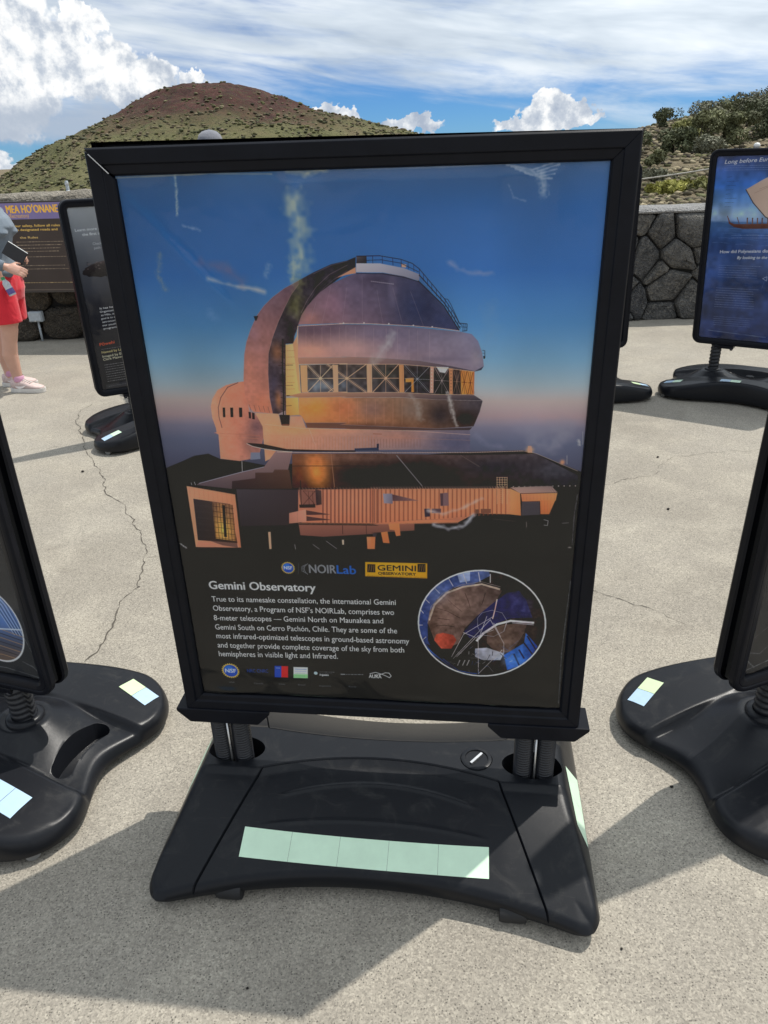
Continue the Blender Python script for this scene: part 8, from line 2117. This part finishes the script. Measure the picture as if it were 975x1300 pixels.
def shoe(root, x, y, rz, m_up, m_sole, s=1.0, lace=True):
    mb = MB(); c, sn = math.cos(rz), math.sin(rz)
    tr = lambda p: (x + p[0] * c - p[1] * sn, y + p[0] * sn + p[1] * c, p[2])
    R = []
    for px_, hw, z0_, z1_ in ((-.082, .018, .03, .085), (-.075, .032, .026, .100), (-.045, .037, .024, .104), (0, .037, .024, .100), (.04, .040, .024, .092), (.09, .046, .024, .070), (.135, .046, .026, .058), (.168, .034, .028, .050), (.184, .012, .034, .042)):
        n = 16; R.append([tr((px_ * s, hw * s * math.copysign(abs(math.cos(t)) ** .8, math.cos(t)), ((z0_ + z1_) / 2 + (z1_ - z0_) / 2 * math.sin(t)) * s)) for t in [2 * math.pi * i / n for i in range(n)]])
    o = mb.loft(R).build('shoe', m_up, root, True)
    R = []
    for px_, hw in ((-.090, .020), (-.078, .036), (-.03, .041), (.04, .043), (.10, .049), (.145, .047), (.178, .034), (.192, .012)):
        R.append([tr((px_ * s, hw * s * a, b_ * s)) for a, b_ in ((-1, .002), (1, .002), (1.05, .016), (1.0, .034), (-1.0, .034), (-1.05, .016))])
    MB().loft(R).build('sole', m_sole, o, ang=40)
    if lace:
        for i in range(4): MB().tube([tr(((.03 + i * .018) * s, -.024 * s, (.094 - i * .006) * s)), tr(((.034 + i * .018) * s, 0, (.100 - i * .006) * s)), tr(((.03 + i * .018) * s, .024 * s, (.094 - i * .006) * s))], .003 * s, 6).build('lace', m_sole, o, True)
        # swoosh on the side of the shoe
        sw = MB(); pts = [(-.03, .052), (.0, .044), (.03, .047), (.065, .062)]; wd = [.002, .010, .008, .001]
        for sd in (-1, 1):
            V = []
            for (px_, pz), w_ in zip(pts, wd): V += [tr((px_ * s, sd * .0425 * s, (pz + w_) * s)), tr((px_ * s, sd * .0435 * s, (pz - w_) * s))]
            sw.add(V, [(2 * i, 2 * i + 1, 2 * i + 3, 2 * i + 2) for i in range(3)])
        sw.build('side_mark', simple('pale shoe mark', (.80, .74, .72), .5), o)
    return o

# the visitor in red shorts, facing along +x (toward the stands)
lady = empty('person', (-2.855, 5.86, 0), rad(-4)); tag(lady, 'person in blue-grey long-sleeved top and bright red shorts, holding a dark folder', 'person')
sk = skin_material('fair skin', (.62, .36, .27)); body = MB()
for e, fx in ((-1, .0), (1, -.16)):
    hipx = .015; body.tube([(hipx, e * .085, .92), (hipx + .015, e * .09, .78), (.035 + fx * .35, e * .092, .62), (.035 + fx * .6, e * .09, .49), (.010 + fx * .8, e * .09, .40), (-.012 + fx, e * .088, .30), (.0 + fx, e * .085, .14), (.004 + fx, e * .085, .06)],
        [.10, .098, .080, .062, .056, .058, .040, .036], 18, ref=(1, 0, 0)); body.tube([(fx - .03, e * .085, .05), (fx + .06, e * .085, .045), (fx + .12, e * .085, .035)], [.034, .032, .024], 12)
R = [oval(.0, 0, z, rx, ry) for z, rx, ry in ((.86, .10, .155), (.95, .115, .165), (1.05, .100, .140), (1.15, .105, .145), (1.25, .115, .165), (1.33, .095, .165), (1.38, .06, .10), (1.41, .048, .052), (1.46, .046, .048))]; body.loft(R)
hc = (.02, 0, 1.545); head(body, hc, .92)
sh_r, el_r, wr_r = (-.02, -.19, 1.31), (-.10, -.235, 1.06), (.185, -.175, .955)
sh_l, el_l, wr_l = (-.02, .19, 1.31), (-.10, .235, 1.06), (.10, .17, .99)
for a, b_, c_ in ((sh_r, el_r, wr_r), (sh_l, el_l, wr_l)):
    body.tube([(a[0], a[1] * .7, a[2] + .015), a, tuple((Vector(a) + Vector(b_)) / 2), b_, tuple((Vector(b_) * .6 + Vector(c_) * .4)), c_], [.05, .050, .044, .038, .036, .024], 14, ref=(0, 1, 0))
hand(body, wr_r, (.92, .12, -.34), (.25, -.85, .45), (.25, .55, .80), .52, .95); hand(body, wr_l, (.85, -.45, -.1), (.2, .75, .6), (.3, -.5, .8), .5, .95)
fused(body, 'body', sk, lady, .0055, 4); face_parts(lady, hc, .92)
top = MB(); R = [oval(ox, 0, z, rx, ry) for z, rx, ry, ox in ((.885, .148, .190, .0), (.92, .146, .186, .0), (1.0, .134, .172, .0), (1.08, .128, .164, .005), (1.15, .140, .172, .018), (1.22, .158, .184, .030), (1.28, .140, .186, .020), (1.33, .112, .180, .0), (1.375, .080, .115, .0), (1.40, .064, .070, .0), (1.415, .060, .064, 0))]; top.loft(R)
for e in (-1, 1): top.tube([(.075, e * .07, 1.16), (.125, e * .072, 1.195), (.10, e * .07, 1.25)], [.050, .066, .048], 14, ref=(0, 1, 0))
for a, b_, c_ in ((sh_r, el_r, wr_r), (sh_l, el_l, wr_l)):
    c2 = Vector(b_) * .08 + Vector(c_) * .92; top.tube([(a[0], a[1] * .6, a[2] + .01), a, tuple((Vector(a) + Vector(b_)) / 2), tuple(Vector(b_) + Vector((0, 0, .03))), b_, tuple((Vector(b_) * .6 + Vector(c_) * .4)), tuple(c2)], [.066, .070, .064, .056, .056, .053, .040], 16, ref=(0, 1, 0))
top.tube([(.10, -.06, .905), (.14, -.08, .90), (.10, -.10, .905)], [.03, .03, .03], 10)
fused(top, 'top', cloth('blue grey jersey', (.150, .185, .225)), lady, .007, 6)
sho = MB(); sho.loft([oval(.005, 0, z, rx, ry) for z, rx, ry in ((.70, .128, .172), (.78, .150, .190), (.86, .146, .188), (.92, .132, .178))])
for e in (-1, 1): sho.tube([(.012, e * .082, .84), (.022 + (-.04 if e > 0 else .0), e * .092, .70), (.030 + (-.06 if e > 0 else .0), e * .094, .54)], [(.105, .125), (.104, .122), (.100, .116)], 20, ref=(1, 0, 0))
fused(sho, 'shorts', cloth('bright red cotton', (.66, .018, .035), .06), lady, .007, 5)
hair = MB(); hair.loft([oval(hc[0] + ox, 0, hc[2] + dz_, rx, ry) for dz_, rx, ry, ox in ((-.16, .045, .085, -.075), (-.06, .070, .082, -.045), (.02, .085, .084, -.026), (.07, .092, .080, -.014), (.105, .062, .056, -.010), (.118, .02, .02, -.01))]); fused(hair, 'hair', M['hair'], lady, .007, 3)
M['shoe_pink'] = simple('pale pink mesh shoe', (.60, .47, .44), .8, 0, .12, 60, .3, 500); M['sole'] = simple('off white sole', (.62, .60, .57), .6)
shoe(lady, .02, -.088, rad(-4), M['shoe_pink'], M['sole']); shoe(lady, -.14, .086, rad(4), M['shoe_pink'], M['sole'])
for x_, y_ in ((.008, -.086), (-.152, .085)): MB().lathe([(.038, .085), (.041, .10), (.040, .125), (.037, .13)], 18, (x_, y_, 0), cap=False).build('sock', cloth('pink sock', (.62, .32, .46)), lady, True)
fol = empty('folder', (0, 0, 0)); tag(fol, 'dark folder tucked against the blue-grey top, under the hand', 'folder')
fm = Matrix.Translation((-2.635, 5.735, 1.045)) @ Matrix.Rotation(rad(8), 4, 'Z') @ Matrix.Rotation(rad(38), 4, 'Y')
fol.matrix_world = fm; bevel(MB().box((0, 0, 0), (.15, .016, .10)).build('cover', simple('black leather', (.016, .018, .024), .4), fol), .003); MB().box((0, 0, .0005), (.146, .011, .102)).build('pages', M['white_paint'], fol)
bot = empty('water_bottle', (0, 0, 0)); tag(bot, 'small clear bottle with green cap sticking out of the red shorts pocket', 'bottle')
bot.matrix_world = Matrix.Translation((-2.70, 5.69, .755)) @ Matrix.Rotation(rad(-20), 4, 'Y')
clear = simple('clear pale plastic', (.52, .56, .60), .12); MB().lathe([(.020, 0), (.027, .004), (.027, .06), (.025, .066), (.027, .072), (.026, .095), (.013, .118), (.012, .124)], 20).build('body', clear, bot, True)
MB().lathe([(.0275, .012), (.0278, .014), (.0278, .050), (.0275, .052)], 20, cap=False).build('label_band', simple('purple blue label', (.12, .09, .30), .4), bot, True); MB().lathe([(.0135, .120), (.014, .122), (.014, .138), (.012, .140), (0, .140)], 16).build('cap', simple('green cap', (.05, .36, .15), .4), bot, True)

# the visitor in a grey cap beyond the big stand
man = empty('person', (-1.165, 6.0, 0), rad(-88)); tag(man, 'person in a grey cap standing behind the big observatory stand', 'person')
sk2 = skin_material('tanned skin', (.46, .27, .19)); body = MB(); s_ = 1.085
for e in (-1, 1):
    body.tube([(0, e * .09 * s_, .88 * s_), (.01, e * .095 * s_, .70 * s_), (.012, e * .095 * s_, .48 * s_), (-.012, e * .095 * s_, .30 * s_), (-.005, e * .095 * s_, .08)], [.095, .088, .062, .060, .042], 16, ref=(1, 0, 0)); body.tube([(-.04, e * .10, .05), (.10, e * .11, .04)], [.038, .034], 10)
    body.tube([(0, e * .14, 1.32 * s_), (0, e * .20, 1.31 * s_), (-.02, e * .245, 1.06 * s_), (.05, e * .25, .83 * s_)], [.055, .055, .045, .028], 14, ref=(1, 0, 0)); hand(body, (.05, e * .25, .83 * s_), (.15, 0, -1), (0, e, 0), (1, 0, 0), .25, 1.05)
body.loft([oval(0, 0, z * s_, rx * s_, ry * s_) for z, rx, ry in ((.82, .105, .15), (.95, .115, .16), (1.10, .112, .155), (1.25, .125, .18), (1.33, .10, .18), (1.38, .06, .10), (1.41, .05, .055), (1.46, .048, .05))]); hc = (.015, 0, 1.545 * s_); head(body, hc, 1.0); fused(body, 'body', sk2, man, .0065, 4); face_parts(man, hc)
sh_ = MB(); sh_.loft([oval(0, 0, z * s_, rx * s_, ry * s_) for z, rx, ry in ((.80, .135, .185), (.95, .130, .178), (1.10, .128, .172), (1.25, .140, .195), (1.33, .115, .19), (1.385, .075, .10), (1.405, .062, .068))])
for e in (-1, 1): sh_.tube([(0, e * .13, 1.325 * s_), (0, e * .205, 1.31 * s_), (-.015, e * .240, 1.12 * s_)], [.07, .075, .068], 14, ref=(1, 0, 0))
fused(sh_, 'shirt', cloth('dark blue shirt', (.05, .07, .12)), man, .008, 5)
tr_ = MB(); tr_.loft([oval(0, 0, z * s_, rx * s_, ry * s_) for z, rx, ry in ((.74, .12, .17), (.84, .125, .178), (.92, .118, .165))])
for e in (-1, 1): tr_.tube([(0, e * .09 * s_, .82 * s_), (.01, e * .096 * s_, .66 * s_), (.01, e * .098 * s_, .46 * s_), (-.005, e * .10 * s_, .10)], [.112, .102, .084, .072], 18, ref=(1, 0, 0))
fused(tr_, 'trousers', cloth('khaki trousers', (.20, .16, .11)), man, .008, 5)
for e in (-1, 1): shoe(man, -.005, e * .105, rad(6 * e), simple('grey shoe', (.10, .10, .11), .8), M['sole'], 1.08, False)
cp = MB(); cp.loft([oval(hc[0] - .004, 0, hc[2] + dz_, rx, ry, 28) for dz_, rx, ry in ((.030, .107, .088), (.045, .110, .090), (.075, .107, .088), (.105, .090, .076), (.125, .060, .052), (.134, .022, .02))])
cap_m = cloth('grey cap cloth', (.15, .155, .18)); co_ = cp.build('cap', cap_m, man, True)
V = []; n = 18
for i in range(n + 1):
    t = rad(-62 + 124 * i / n); V += [(hc[0] + .100 * math.cos(t), .082 * math.sin(t), hc[2] + .036), (hc[0] + .055 + .130 * math.cos(t), .092 * math.sin(t), hc[2] + .026 - .012 * (1 - math.cos(t)) * 2), (hc[0] + .055 + .130 * math.cos(t), .092 * math.sin(t), hc[2] + .021 - .012 * (1 - math.cos(t)) * 2), (hc[0] + .100 * math.cos(t), .082 * math.sin(t), hc[2] + .031)]
mesh_obj('brim', V, [(4 * i + a, 4 * i + (a + 1) % 4, 4 * i + 4 + (a + 1) % 4, 4 * i + 4 + a) for i in range(n) for a in range(4)], cap_m, co_, True); MB().lathe([(.009, 0), (.008, .005), (0, .008)], 12, (hc[0] - .004, 0, hc[2] + .133)).build('button', cap_m, co_, True)

# small loose pebbles on the pavement
pm = stone_material('pebble', [(.03, .028, .026), (.06, .055, .05), (.10, .09, .08), (.14, .13, .11)], 6)
for i, (x_, y_, r_) in enumerate(((1.40, 3.27, .008), (.885, 2.86, .006), (1.585, 3.95, .009), (-1.75, 4.02, .010), (-1.62, 4.42, .008), (.78, 1.52, .005), (-.33, 1.0, .0035), (.50, 1.06, .0035))):
    q = np.random.default_rng(i); V = ICO_V * q.uniform(.7, 1.2, (12, 1)) * r_; V[:, 2] *= .6; V[:, 2] -= V[:, 2].min(); o = mesh_obj('pebble', V, ICO_F.tolist(), pm, None, True); o.location = (x_, y_, .0005)
    tag(o, 'tiny dark pebble lying on the pale pavement', 'pebble', 'pebbles on the pavement')
